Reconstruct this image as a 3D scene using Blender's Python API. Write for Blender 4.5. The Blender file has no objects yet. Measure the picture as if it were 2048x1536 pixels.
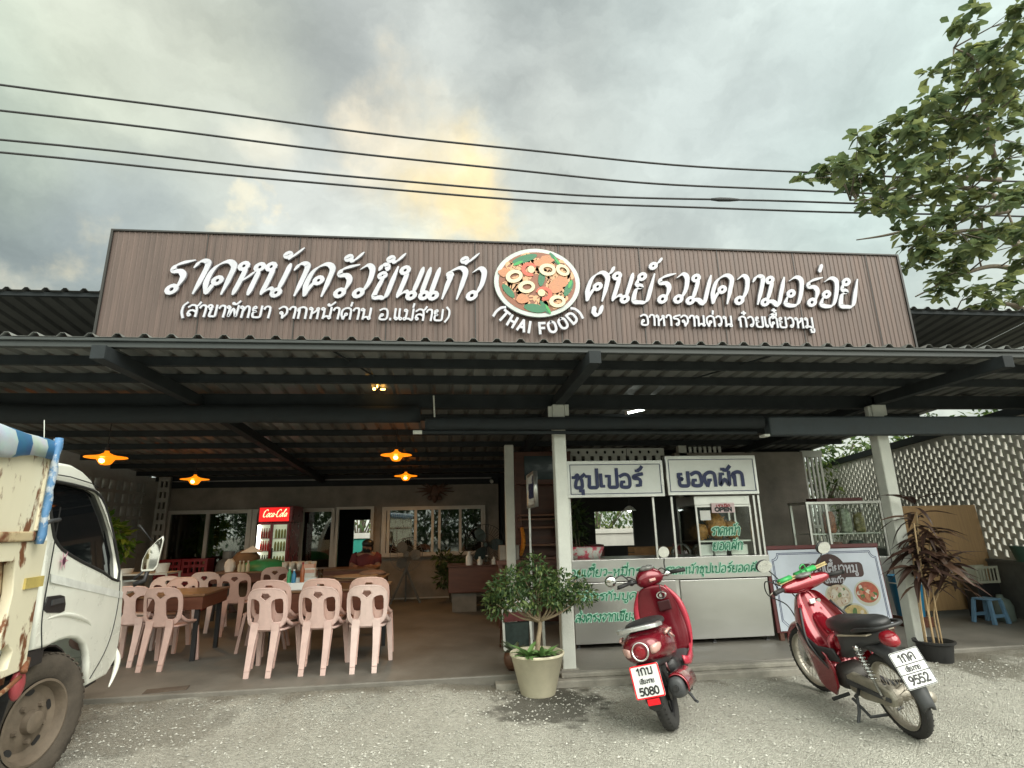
import bpy, bmesh, math, random
import numpy as np
from mathutils import Vector, Matrix, noise as mnoise

# ------------------------------------------------------------------ camera
SC = bpy.context.scene
COL = SC.collection
cam = bpy.data.cameras.new('camera')
cam.sensor_width = 36.0
cam.lens = 19.336
cam.clip_start = 0.05
cam.clip_end = 800
camo = bpy.data.objects.new('camera', cam)
COL.objects.link(camo)
camo.matrix_world = Matrix(((0.9943, -0.0050, -0.1066, 0.0),
                            (-0.1044, -0.2500, -0.9626, -5.65),
                            (-0.0218, 0.9682, -0.2491, 1.45),
                            (0, 0, 0, 1)))
SC.camera = camo

# ------------------------------------------------------------------ exposure, world, sun
SC.view_settings.view_transform = 'Standard'
SC.view_settings.look = 'None'
SC.view_settings.exposure = 0.45
SC.view_settings.gamma = 1.0
SUN_ELEV = math.radians(44)
SUN_AZ = math.radians(146)      # behind, to the right of the photographer

def lin(c):
    return tuple(((v / 12.92) if v <= 0.04045 else ((v + 0.055) / 1.055) ** 2.4) for v in c)

def rgb8(r, g, b):
    return lin((r / 255.0, g / 255.0, b / 255.0))

world = bpy.data.worlds.new('World')
SC.world = world
world.use_nodes = True
WN = world.node_tree
WN.nodes.clear()

def wnode(t, **kw):
    n = WN.nodes.new(t)
    for k, v in kw.items():
        setattr(n, k, v)
    return n

def wmath(op, a, b=None, clamp=False):
    n = wnode('ShaderNodeMath', operation=op, use_clamp=clamp)
    for i, v in enumerate((a, b)):
        if v is None:
            continue
        if isinstance(v, (int, float)):
            n.inputs[i].default_value = v
        else:
            WN.links.new(v, n.inputs[i])
    return n.outputs[0]

def wmix(f, a, b):
    n = wnode('ShaderNodeMix', data_type='RGBA')
    if isinstance(f, (int, float)):
        n.inputs[0].default_value = f
    else:
        WN.links.new(f, n.inputs[0])
    for i, v in ((6, a), (7, b)):
        if isinstance(v, tuple):
            n.inputs[i].default_value = (*v, 1)
        else:
            WN.links.new(v, n.inputs[i])
    return n.outputs[2]

w_out = wnode('ShaderNodeOutputWorld')
w_bg = wnode('ShaderNodeBackground')
w_bg.inputs[1].default_value = 0.10
WN.links.new(w_bg.outputs[0], w_out.inputs[0])
w_sky = wnode('ShaderNodeTexSky', sky_type='NISHITA', sun_disc=False)
w_sky.sun_elevation = SUN_ELEV
w_sky.sun_rotation = SUN_AZ
w_tc = wnode('ShaderNodeTexCoord')
DIR = w_tc.outputs['Generated']
# large soft warp of the direction gives torn cloud edges
w_n1 = wnode('ShaderNodeTexNoise'); w_n1.inputs['Scale'].default_value = 3.2
w_n1.inputs['Detail'].default_value = 7; w_n1.inputs['Roughness'].default_value = 0.60
WN.links.new(DIR, w_n1.inputs['Vector'])
w_sub = wnode('ShaderNodeVectorMath', operation='SUBTRACT')
WN.links.new(w_n1.outputs['Color'], w_sub.inputs[0]); w_sub.inputs[1].default_value = (0.5, 0.5, 0.5)
w_scl = wnode('ShaderNodeVectorMath', operation='SCALE'); w_scl.inputs['Scale'].default_value = 0.24
WN.links.new(w_sub.outputs[0], w_scl.inputs[0])
w_add = wnode('ShaderNodeVectorMath', operation='ADD')
WN.links.new(DIR, w_add.inputs[0]); WN.links.new(w_scl.outputs[0], w_add.inputs[1])
WDIR = w_add.outputs[0]
# fine billow
w_n2 = wnode('ShaderNodeTexNoise'); w_n2.inputs['Scale'].default_value = 2.3
w_n2.inputs['Detail'].default_value = 9; w_n2.inputs['Roughness'].default_value = 0.52
w_map = wnode('ShaderNodeMapping'); w_map.inputs['Scale'].default_value = (1.0, 1.0, 2.1)
w_map.inputs['Rotation'].default_value = (0.0, 0.35, 0.3)
WN.links.new(WDIR, w_map.inputs[0]); WN.links.new(w_map.outputs[0], w_n2.inputs['Vector'])
w_r = wnode('ShaderNodeMapRange', interpolation_type='SMOOTHSTEP')
w_r.inputs[1].default_value = 0.36; w_r.inputs[2].default_value = 0.66
WN.links.new(w_n2.outputs['Fac'], w_r.inputs[0])
cloud = wmix(w_r.outputs[0], rgb8(166, 174, 167), rgb8(212, 217, 202))
w_n3 = wnode('ShaderNodeTexNoise'); w_n3.inputs['Scale'].default_value = 9.5
w_n3.inputs['Detail'].default_value = 8; w_n3.inputs['Roughness'].default_value = 0.55
WN.links.new(DIR, w_n3.inputs['Vector'])
w_sb3 = wnode('ShaderNodeVectorMath', operation='SUBTRACT')
WN.links.new(w_n3.outputs['Color'], w_sb3.inputs[0]); w_sb3.inputs[1].default_value = (0.5, 0.5, 0.5)
w_sc3 = wnode('ShaderNodeVectorMath', operation='SCALE'); w_sc3.inputs['Scale'].default_value = 0.24
WN.links.new(w_sb3.outputs[0], w_sc3.inputs[0])
w_ad3 = wnode('ShaderNodeVectorMath', operation='ADD')
WN.links.new(WDIR, w_ad3.inputs[0]); WN.links.new(w_sc3.outputs[0], w_ad3.inputs[1])
BDIR = w_ad3.outputs[0]
SKY_BLOBS = [
    # direction, cosine radius, colour, weight : cloud masses of that evening's sky
    (-0.2901, 0.6688, 0.6846, 0.438, (138, 146, 146), 0.70),
    (-0.2596, 0.7152, 0.6489, 0.240, (100, 108, 111), 0.80),
    (0.2066, 0.6708, 0.7123, 0.344, (124, 132, 132), 0.70),
    (-0.0822, 0.6821, 0.7266, 0.208, (190, 194, 188), 0.50),
    (-0.5351, 0.6964, 0.4782, 0.271, (126, 138, 136), 0.62),
    (-0.5615, 0.7161, 0.4145, 0.229, (122, 132, 130), 0.60),
    (-0.4329, 0.7280, 0.5316, 0.188, (140, 150, 150), 0.50),
    (-0.5404, 0.6185, 0.5705, 0.208, (176, 190, 170), 0.60),
    (-0.3976, 0.6708, 0.6260, 0.271, (212, 216, 196), 0.60),
    (0.0746, 0.7663, 0.6382, 0.250, (206, 212, 206), 0.50),
    (0.5794, 0.5793, 0.5734, 0.438, (196, 214, 208), 0.75),
    (0.3628, 0.7661, 0.5306, 0.271, (192, 201, 197), 0.60),
    (0.4216, 0.5978, 0.6818, 0.312, (180, 189, 186), 0.60),
    (-0.2190, 0.8322, 0.5093, 0.229, (214, 218, 210), 0.60),
    (-0.1078, 0.7790, 0.6178, 0.115, (236, 220, 188), 0.60),
    (-0.0566, 0.8038, 0.5922, 0.156, (226, 219, 196), 0.40),
    (0.0144, 0.8327, 0.5535, 0.146, (244, 222, 168), 0.74),
    (0.0449, 0.8468, 0.5299, 0.094, (246, 222, 164), 0.50),
    (-0.3484, 0.8116, 0.4689, 0.033, (232, 222, 190), 0.50),
    (-0.2897, 0.8237, 0.4874, 0.035, (236, 222, 186), 0.60),
    (-0.5010, 0.7640, 0.4065, 0.054, (238, 224, 182), 0.60),
    (-0.5694, 0.7460, 0.3453, 0.073, (230, 222, 194), 0.50),
    (-0.2965, 0.7605, 0.5777, 0.062, (230, 222, 198), 0.40),
    (-0.4692, 0.7513, 0.4641, 0.135, (150, 160, 160), 0.50),
]
for (dx, dy, dz, rad, colr, wt) in SKY_BLOBS:
    d = wnode('ShaderNodeVectorMath', operation='DISTANCE')
    warm = colr[0] - colr[2] > 35      # sunlit cumulus: torn, crisper edges
    WN.links.new(BDIR if warm else WDIR, d.inputs[0]); d.inputs[1].default_value = (dx, dy, dz)
    m = wnode('ShaderNodeMapRange', interpolation_type='SMOOTHSTEP')
    WN.links.new(d.outputs['Value'], m.inputs[0])
    m.inputs[1].default_value = rad; m.inputs[2].default_value = rad * (0.05 if warm else 0.2)
    m.inputs[3].default_value = 0.0; m.inputs[4].default_value = wt
    cloud = wmix(m.outputs[0], cloud, rgb8(*colr))
# overcast sky brighter overhead; extra brightness added behind the camera to light the scene
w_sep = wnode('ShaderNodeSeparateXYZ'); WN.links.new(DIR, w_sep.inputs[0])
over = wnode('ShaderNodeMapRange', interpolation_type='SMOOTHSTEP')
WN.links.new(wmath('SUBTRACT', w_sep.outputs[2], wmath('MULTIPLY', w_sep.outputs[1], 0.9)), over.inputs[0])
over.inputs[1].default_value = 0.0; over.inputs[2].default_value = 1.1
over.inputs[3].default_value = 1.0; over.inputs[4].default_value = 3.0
# fine streaky break-up of the whole deck
w_n4 = wnode('ShaderNodeTexNoise'); w_n4.inputs['Scale'].default_value = 4.6
w_n4.inputs['Detail'].default_value = 9; w_n4.inputs['Roughness'].default_value = 0.58
WN.links.new(w_map.outputs[0], w_n4.inputs['Vector'])
w_r4 = wnode('ShaderNodeMapRange'); WN.links.new(w_n4.outputs['Fac'], w_r4.inputs[0])
w_r4.inputs[1].default_value = 0.3; w_r4.inputs[2].default_value = 0.7
w_r4.inputs[3].default_value = 0.82; w_r4.inputs[4].default_value = 1.18
w_vs = wnode('ShaderNodeVectorMath', operation='SCALE')
WN.links.new(cloud, w_vs.inputs[0])
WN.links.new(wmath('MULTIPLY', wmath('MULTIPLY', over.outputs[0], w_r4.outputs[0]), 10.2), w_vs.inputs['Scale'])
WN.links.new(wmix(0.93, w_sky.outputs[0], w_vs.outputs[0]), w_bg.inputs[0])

sun = bpy.data.lights.new('sun', 'SUN')
sun.energy = 3.0
sun.angle = math.radians(55)
sun.color = (1.0, 0.96, 0.88)
suno = bpy.data.objects.new('sun', sun)
COL.objects.link(suno)
sd = Vector((math.sin(SUN_AZ) * math.cos(SUN_ELEV), math.cos(SUN_AZ) * math.cos(SUN_ELEV), math.sin(SUN_ELEV)))
suno.rotation_euler = sd.to_track_quat('Z', 'Y').to_euler()
suno.location = (0, -8, 12)

random.seed(7)
rnd = random.Random(11)
PI = math.pi
R = math.radians

# ------------------------------------------------------------------ materials
MATS = {}

def mat(name, col, rough=0.5, metal=0.0, var=0.12, scale=6.0, bump=0.0, bscale=60.0, col2=None,
        f0=0.45, f1=0.6, detail=6, spec=0.5, stretch=(1, 1, 1), coat=0.0, emit=None, estr=0.0, rvar=0.08):
    """procedural principled material: colour broken up by noise, roughness break-up, bump"""
    if name in MATS:
        return MATS[name]
    m = bpy.data.materials.new(name)
    m.use_nodes = True
    nt = m.node_tree
    p = nt.nodes['Principled BSDF']
    L = nt.links
    tc = nt.nodes.new('ShaderNodeTexCoord')
    mp = nt.nodes.new('ShaderNodeMapping')
    mp.inputs['Scale'].default_value = stretch
    L.new(tc.outputs['Object'], mp.inputs[0])
    n = nt.nodes.new('ShaderNodeTexNoise')
    n.inputs['Scale'].default_value = scale
    n.inputs['Detail'].default_value = detail
    n.inputs['Roughness'].default_value = 0.62
    L.new(mp.outputs[0], n.inputs['Vector'])
    mr = nt.nodes.new('ShaderNodeMapRange')
    L.new(n.outputs['Fac'], mr.inputs[0])
    mx = nt.nodes.new('ShaderNodeMix'); mx.data_type = 'RGBA'
    L.new(mr.outputs[0], mx.inputs[0])
    if col2 is None:
        a = tuple(min(1, c * (1 - var)) for c in col); b = tuple(min(1, c * (1 + var)) for c in col)
        mr.inputs[1].default_value = 0.3; mr.inputs[2].default_value = 0.7
    else:
        a, b = col, col2
        mr.inputs[1].default_value = f0; mr.inputs[2].default_value = f1
    mx.inputs[6].default_value = (*a, 1); mx.inputs[7].default_value = (*b, 1)
    L.new(mx.outputs[2], p.inputs['Base Color'])
    rr = nt.nodes.new('ShaderNodeMapRange')
    L.new(n.outputs['Fac'], rr.inputs[0])
    rr.inputs[1].default_value = 0.3; rr.inputs[2].default_value = 0.7
    rr.inputs[3].default_value = max(0.02, rough - rvar); rr.inputs[4].default_value = min(1, rough + rvar)
    L.new(rr.outputs[0], p.inputs['Roughness'])
    p.inputs['Metallic'].default_value = metal
    p.inputs['Specular IOR Level'].default_value = spec
    p.inputs['Coat Weight'].default_value = coat
    p.inputs['Coat Roughness'].default_value = 0.08
    if bump:
        nb = nt.nodes.new('ShaderNodeTexNoise')
        nb.inputs['Scale'].default_value = bscale; nb.inputs['Detail'].default_value = 4
        L.new(mp.outputs[0], nb.inputs['Vector'])
        bp = nt.nodes.new('ShaderNodeBump')
        bp.inputs['Strength'].default_value = bump; bp.inputs['Distance'].default_value = 0.01
        L.new(nb.outputs['Fac'], bp.inputs['Height']); L.new(bp.outputs[0], p.inputs['Normal'])
    if emit:
        p.inputs['Emission Color'].default_value = (*emit, 1)
        p.inputs['Emission Strength'].default_value = estr
    MATS[name] = m
    return m

def glass_mat(name, tint=(0.9, 0.95, 0.93), refl=0.12, rough=0.02, blend=0.35):
    if name in MATS:
        return MATS[name]
    m = bpy.data.materials.new(name); m.use_nodes = True
    nt = m.node_tree; nt.nodes.clear()
    out = nt.nodes.new('ShaderNodeOutputMaterial')
    tr = nt.nodes.new('ShaderNodeBsdfTransparent'); tr.inputs[0].default_value = (*tint, 1)
    gl = nt.nodes.new('ShaderNodeBsdfGlossy'); gl.inputs['Roughness'].default_value = rough
    fr = nt.nodes.new('ShaderNodeLayerWeight'); fr.inputs[0].default_value = blend
    mr = nt.nodes.new('ShaderNodeMapRange'); nt.links.new(fr.outputs['Fresnel'], mr.inputs[0])
    mr.inputs[3].default_value = refl; mr.inputs[4].default_value = 0.9
    mx = nt.nodes.new('ShaderNodeMixShader')
    nt.links.new(mr.outputs[0], mx.inputs[0]); nt.links.new(tr.outputs[0], mx.inputs[1]); nt.links.new(gl.outputs[0], mx.inputs[2])
    nt.links.new(mx.outputs[0], out.inputs[0])
    MATS[name] = m
    return m

def leaf_mat(name, c1, c2, c3, trans=0.35, rough=0.45):
    """foliage: per-leaf colour from a random attribute-free noise, some light passing through"""
    if name in MATS:
        return MATS[name]
    m = bpy.data.materials.new(name); m.use_nodes = True
    nt = m.node_tree; L = nt.links
    p = nt.nodes['Principled BSDF']; out = nt.nodes['Material Output']
    ge = nt.nodes.new('ShaderNodeNewGeometry')
    ra = nt.nodes.new('ShaderNodeValToRGB')
    ra.color_ramp.elements[0].color = (*c1, 1); ra.color_ramp.elements[1].color = (*c3, 1)
    e = ra.color_ramp.elements.new(0.5); e.color = (*c2, 1)
    L.new(ge.outputs['Random Per Island'], ra.inputs[0])
    L.new(ra.outputs[0], p.inputs['Base Color'])
    p.inputs['Roughness'].default_value = rough
    tl = nt.nodes.new('ShaderNodeBsdfTranslucent')
    L.new(ra.outputs[0], tl.inputs[0])
    mx = nt.nodes.new('ShaderNodeMixShader'); mx.inputs[0].default_value = trans
    L.new(p.outputs[0], mx.inputs[1]); L.new(tl.outputs[0], mx.inputs[2]); L.new(mx.outputs[0], out.inputs[0])
    MATS[name] = m
    return m

# ------------------------------------------------------------------ mesh builder
class MB:
    def __init__(s, origin=(0, 0, 0)):
        s.v = []; s.f = []; s.o = Vector(origin)

    def add(s, verts, faces, M=None):
        b = len(s.v)
        for q in verts:
            q = Vector(q)
            if M is not None:
                q = M @ q
            s.v.append(q - s.o)
        s.f += [tuple(b + i for i in f) for f in faces]
        return s

    def box(s, lo, hi, M=None):
        (x0, y0, z0), (x1, y1, z1) = lo, hi
        vs = [(x0, y0, z0), (x1, y0, z0), (x1, y1, z0), (x0, y1, z0), (x0, y0, z1), (x1, y0, z1), (x1, y1, z1), (x0, y1, z1)]
        return s.add(vs, [(0, 3, 2, 1), (4, 5, 6, 7), (0, 1, 5, 4), (1, 2, 6, 5), (2, 3, 7, 6), (3, 0, 4, 7)], M)

    def cbox(s, c, d, M=None):
        return s.box([c[i] - d[i] / 2 for i in range(3)], [c[i] + d[i] / 2 for i in range(3)], M)

    def taper(s, p0, s0, p1, s1, up=(0, 1, 0)):
        """tapered square bar from p0 (size s0=(w,d)) to p1"""
        p0 = Vector(p0); p1 = Vector(p1)
        z = (p1 - p0).normalized(); u = Vector(up)
        x = u.cross(z).normalized(); y = z.cross(x)
        vs = []
        for p, (w, d) in ((p0, s0), (p1, s1)):
            for a, b in ((-1, -1), (1, -1), (1, 1), (-1, 1)):
                vs.append(p + x * (a * w / 2) + y * (b * d / 2))
        return s.add(vs, [(0, 3, 2, 1), (4, 5, 6, 7), (0, 1, 5, 4), (1, 2, 6, 5), (2, 3, 7, 6), (3, 0, 4, 7)])

    def bar(s, p0, p1, w, h=None, up=(0, 0, 1)):
        h = h or w
        return s.taper(p0, (w, h), p1, (w, h), up)

    def tube(s, pts, r, n=8, cap=True, M=None):
        pts = [Vector(p) for p in pts]
        rs = r if isinstance(r, (list, tuple)) else [r] * len(pts)
        b = len(s.v); ref = None
        for i, p in enumerate(pts):
            t = (pts[min(i + 1, len(pts) - 1)] - pts[max(i - 1, 0)])
            t = t.normalized() if t.length > 1e-9 else Vector((0, 0, 1))
            if ref is None:
                ref = Vector((0, 0, 1)) if abs(t.z) < 0.9 else Vector((1, 0, 0))
            x = (ref - t * ref.dot(t))
            x = x.normalized() if x.length > 1e-6 else t.orthogonal().normalized()
            y = t.cross(x); ref = x
            for k in range(n):
                a = 2 * PI * k / n
                q = p + (x * math.cos(a) + y * math.sin(a)) * rs[i]
                if M is not None:
                    q = M @ q
                s.v.append(q - s.o)
        for i in range(len(pts) - 1):
            for k in range(n):
                a0 = b + i * n + k; a1 = b + i * n + (k + 1) % n
                s.f.append((a0, a1, a1 + n, a0 + n))
        if cap:
            s.f.append(tuple(b + k for k in reversed(range(n))))
            e = b + (len(pts) - 1) * n
            s.f.append(tuple(e + k for k in range(n)))
        return s

    def lathe(s, prof, n=24, M=None, a0=0.0, a1=2 * PI):
        """prof: (radius, height) pairs round local Z"""
        full = abs(a1 - a0 - 2 * PI) < 1e-6
        m = n if full else n + 1
        vs = []; fs = []
        for (r, h) in prof:
            for k in range(m):
                a = a0 + (a1 - a0) * k / n
                vs.append((r * math.cos(a), r * math.sin(a), h))
        for i in range(len(prof) - 1):
            for k in range(n):
                k2 = (k + 1) % m
                fs.append((i * m + k, i * m + k2, (i + 1) * m + k2, (i + 1) * m + k))
        return s.add(vs, fs, M)

    def torus(s, R0, r, n=32, k=10, M=None, sy=1.0):
        vs = []; fs = []
        for i in range(n):
            a = 2 * PI * i / n
            for j in range(k):
                b = 2 * PI * j / k
                vs.append(((R0 + r * math.cos(b)) * math.cos(a), (R0 + r * math.cos(b)) * math.sin(a), r * sy * math.sin(b)))
        for i in range(n):
            for j in range(k):
                fs.append((i * k + j, ((i + 1) % n) * k + j, ((i + 1) % n) * k + (j + 1) % k, i * k + (j + 1) % k))
        return s.add(vs, fs, M)

    def prism(s, poly, d0, d1, M=None):
        """poly in XY extruded along Z from d0 to d1"""
        n = len(poly)
        vs = [(x, y, d0) for x, y in poly] + [(x, y, d1) for x, y in poly]
        fs = [tuple(reversed(range(n))), tuple(range(n, 2 * n))]
        for i in range(n):
            j = (i + 1) % n
            fs.append((i, j, n + j, n + i))
        return s.add(vs, fs, M)

    def loft(s, rings, cap=True, closed=True, M=None):
        n = len(rings[0]); vs = []; fs = []
        for r in rings:
            vs += list(r)
        for i in range(len(rings) - 1):
            for k in range(n if closed else n - 1):
                k2 = (k + 1) % n
                fs.append((i * n + k, i * n + k2, (i + 1) * n + k2, (i + 1) * n + k))
        if cap:
            fs.append(tuple(reversed(range(n)))); fs.append(tuple((len(rings) - 1) * n + k for k in range(n)))
        return s.add(vs, fs, M)

    def sphere(s, c, r, n=14, k=8, M=None, sc=(1, 1, 1)):
        vs = []; fs = []
        for i in range(k + 1):
            t = PI * i / k
            for j in range(n):
                a = 2 * PI * j / n
                vs.append((c[0] + sc[0] * r * math.sin(t) * math.cos(a), c[1] + sc[1] * r * math.sin(t) * math.sin(a), c[2] + sc[2] * r * math.cos(t)))
        for i in range(k):
            for j in range(n):
                fs.append((i * n + j, (i + 1) * n + j, (i + 1) * n + (j + 1) % n, i * n + (j + 1) % n))
        return s.add(vs, fs, M)

    def build(s, name, m, parent=None, smooth=False, bevel=0.0, sub=0, segs=2, auto=None, solid=0.0):
        me = bpy.data.meshes.new(name)
        me.from_pydata([tuple(v) for v in s.v], [], s.f)
        me.validate(clean_customdata=False)
        bm = bmesh.new(); bm.from_mesh(me)
        bmesh.ops.remove_doubles(bm, verts=bm.verts, dist=1e-5)
        bmesh.ops.recalc_face_normals(bm, faces=bm.faces)
        bm.to_mesh(me); bm.free()
        o = bpy.data.objects.new(name, me)
        COL.objects.link(o)
        me.materials.append(m)
        if parent is not None:
            o.parent = parent
        if solid:
            md = o.modifiers.new('solid', 'SOLIDIFY'); md.thickness = solid; md.offset = 0
        if bevel:
            md = o.modifiers.new('bevel', 'BEVEL'); md.width = bevel; md.segments = segs
            md.limit_method = 'ANGLE'; md.angle_limit = R(40); md.harden_normals = False
        if sub:
            md = o.modifiers.new('sub', 'SUBSURF'); md.levels = sub; md.render_levels = sub
        if smooth or sub or auto:
            for p in me.polygons:
                p.use_smooth = True
            if auto:
                bm = bmesh.new(); bm.from_mesh(me)
                for e in bm.edges:
                    if len(e.link_faces) == 2 and e.calc_face_angle(0) > R(auto):
                        e.smooth = False
                bm.to_mesh(me); bm.free()
        return o

def plate(name, outlines, thick, m, parent=None, bevel=0.0, M=None, res=3, fn=None, origin=(0, 0, 0), grid=False):
    """flat plate with holes: 2D curve filled, extruded; outlines in XY, M places it; fn(v) bends it"""
    cu = bpy.data.curves.new(name, 'CURVE'); cu.dimensions = '2D'; cu.fill_mode = 'BOTH'
    cu.extrude = thick / 2 - bevel; cu.bevel_depth = bevel; cu.bevel_resolution = 1
    cu.offset = -bevel
    for poly in outlines:
        sp = cu.splines.new('POLY'); sp.points.add(len(poly) - 1)
        for q, (x, y) in zip(sp.points, poly):
            q.co = (x, y, 0, 1)
        sp.use_cyclic_u = True
    t = bpy.data.objects.new('tmp', cu); COL.objects.link(t)
    dg = bpy.context.evaluated_depsgraph_get(); dg.update()
    me = bpy.data.meshes.new_from_object(t.evaluated_get(dg))
    bpy.data.objects.remove(t); bpy.data.curves.remove(cu)
    me.name = name
    bm = bmesh.new(); bm.from_mesh(me)
    if grid:
        xs = [v.co.x for v in bm.verts]; ys = [v.co.y for v in bm.verts]
        for (mn, mx_, nrm) in ((min(ys), max(ys), (0, 1, 0)), (min(xs), max(xs), (1, 0, 0))):
            k = int((mx_ - mn) / grid)
            for i in range(1, k + 1):
                c = Vector(nrm) * (mn + (mx_ - mn) * i / (k + 1))
                bmesh.ops.bisect_plane(bm, geom=bm.verts[:] + bm.edges[:] + bm.faces[:], plane_co=c, plane_no=nrm)
    for v in bm.verts:
        q = Vector(v.co)
        if fn:
            q = Vector(fn(q))
        if M is not None:
            q = M @ q
        v.co = q - Vector(origin)
    bmesh.ops.remove_doubles(bm, verts=bm.verts, dist=1e-5)
    bmesh.ops.recalc_face_normals(bm, faces=bm.faces)
    bm.to_mesh(me); bm.free()
    me.materials.clear(); me.materials.append(m)
    o = bpy.data.objects.new(name, me); COL.objects.link(o)
    if parent is not None:
        o.parent = parent
    return o

# ------------------------------------------------------------------ things
def tag(o, label=None, cat=None, group=None, kind=None):
    if label: o['label'] = label
    if cat: o['category'] = cat
    if group: o['group'] = group
    if kind: o['kind'] = kind
    return o

def thing(name, label, cat, loc=(0, 0, 0), rot=(0, 0, 0), group=None):
    o = bpy.data.objects.new(name, None); COL.objects.link(o)
    o.empty_display_size = 0.2
    o.location = loc; o.rotation_euler = rot
    return tag(o, label, cat, group)

def kids(o):
    return [c for c in bpy.data.objects if c.parent is o]

def dup(o, loc=None, rot=None, label=None, group=None, parent=None, scale=None):
    c = o.copy(); COL.objects.link(c)
    if parent is not None: c.parent = parent
    if loc is not None: c.location = loc
    if rot is not None: c.rotation_euler = rot
    if scale is not None: c.scale = scale
    if label: c['label'] = label
    if group: c['group'] = group
    for ch in kids(o):
        dup(ch, parent=c)
    return c

def T(x, y, z): return Matrix.Translation((x, y, z))
def RX(a): return Matrix.Rotation(a, 4, 'X')
def RY(a): return Matrix.Rotation(a, 4, 'Y')
def RZ(a): return Matrix.Rotation(a, 4, 'Z')
def SCL(x, y, z): return Matrix.Diagonal((x, y, z, 1))
UP = RX(R(90))      # XY drawing -> XZ plane facing -Y

def rrect(x0, y0, x1, y1, r, n=4):
    out = []
    for cx, cy, a in ((x1 - r, y1 - r, 0), (x0 + r, y1 - r, 90), (x0 + r, y0 + r, 180), (x1 - r, y0 + r, 270)):
        for i in range(n + 1):
            t = R(a + 90 * i / n)
            out.append((cx + r * math.cos(t), cy + r * math.sin(t)))
    return out

def ell(cx, cy, rx, ry, n=24, rot=0.0, a0=0, a1=360):
    out = []
    k = n if a1 - a0 == 360 else n + 1
    for i in range(k):
        t = R(a0 + (a1 - a0) * i / n)
        x = rx * math.cos(t); y = ry * math.sin(t)
        out.append((cx + x * math.cos(rot) - y * math.sin(rot), cy + x * math.sin(rot) + y * math.cos(rot)))
    return out

def crom(pts, k=6, closed=False):
    """Catmull-Rom through points (any dimension)"""
    P = [Vector(p) for p in pts]
    n = len(P); out = []
    rng = range(n) if closed else range(n - 1)
    for i in rng:
        p1 = P[i]; p2 = P[(i + 1) % n]
        p0 = P[(i - 1) % n] if (closed or i > 0) else p1 + (p1 - p2)
        p3 = P[(i + 2) % n] if (closed or i < n - 2) else p2 + (p2 - p1)
        for j in range(k):
            t = j / k
            out.append(0.5 * ((2 * p1) + (p2 - p0) * t + (2 * p0 - 5 * p1 + 4 * p2 - p3) * t * t + (3 * p1 - p0 - 3 * p2 + p3) * t ** 3))
    if not closed:
        out.append(P[-1])
    return out

def ringY(y, cx, cz, w, h, n=2.4, N=16):
    """superellipse ring in the XZ plane at y"""
    out = []
    for k in range(N):
        t = 2 * PI * k / N
        c, s_ = math.cos(t), math.sin(t)
        out.append(Vector((cx + w / 2 * math.copysign(abs(c) ** (2 / n), c), y, cz + h / 2 * math.copysign(abs(s_) ** (2 / n), s_))))
    return out

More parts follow.
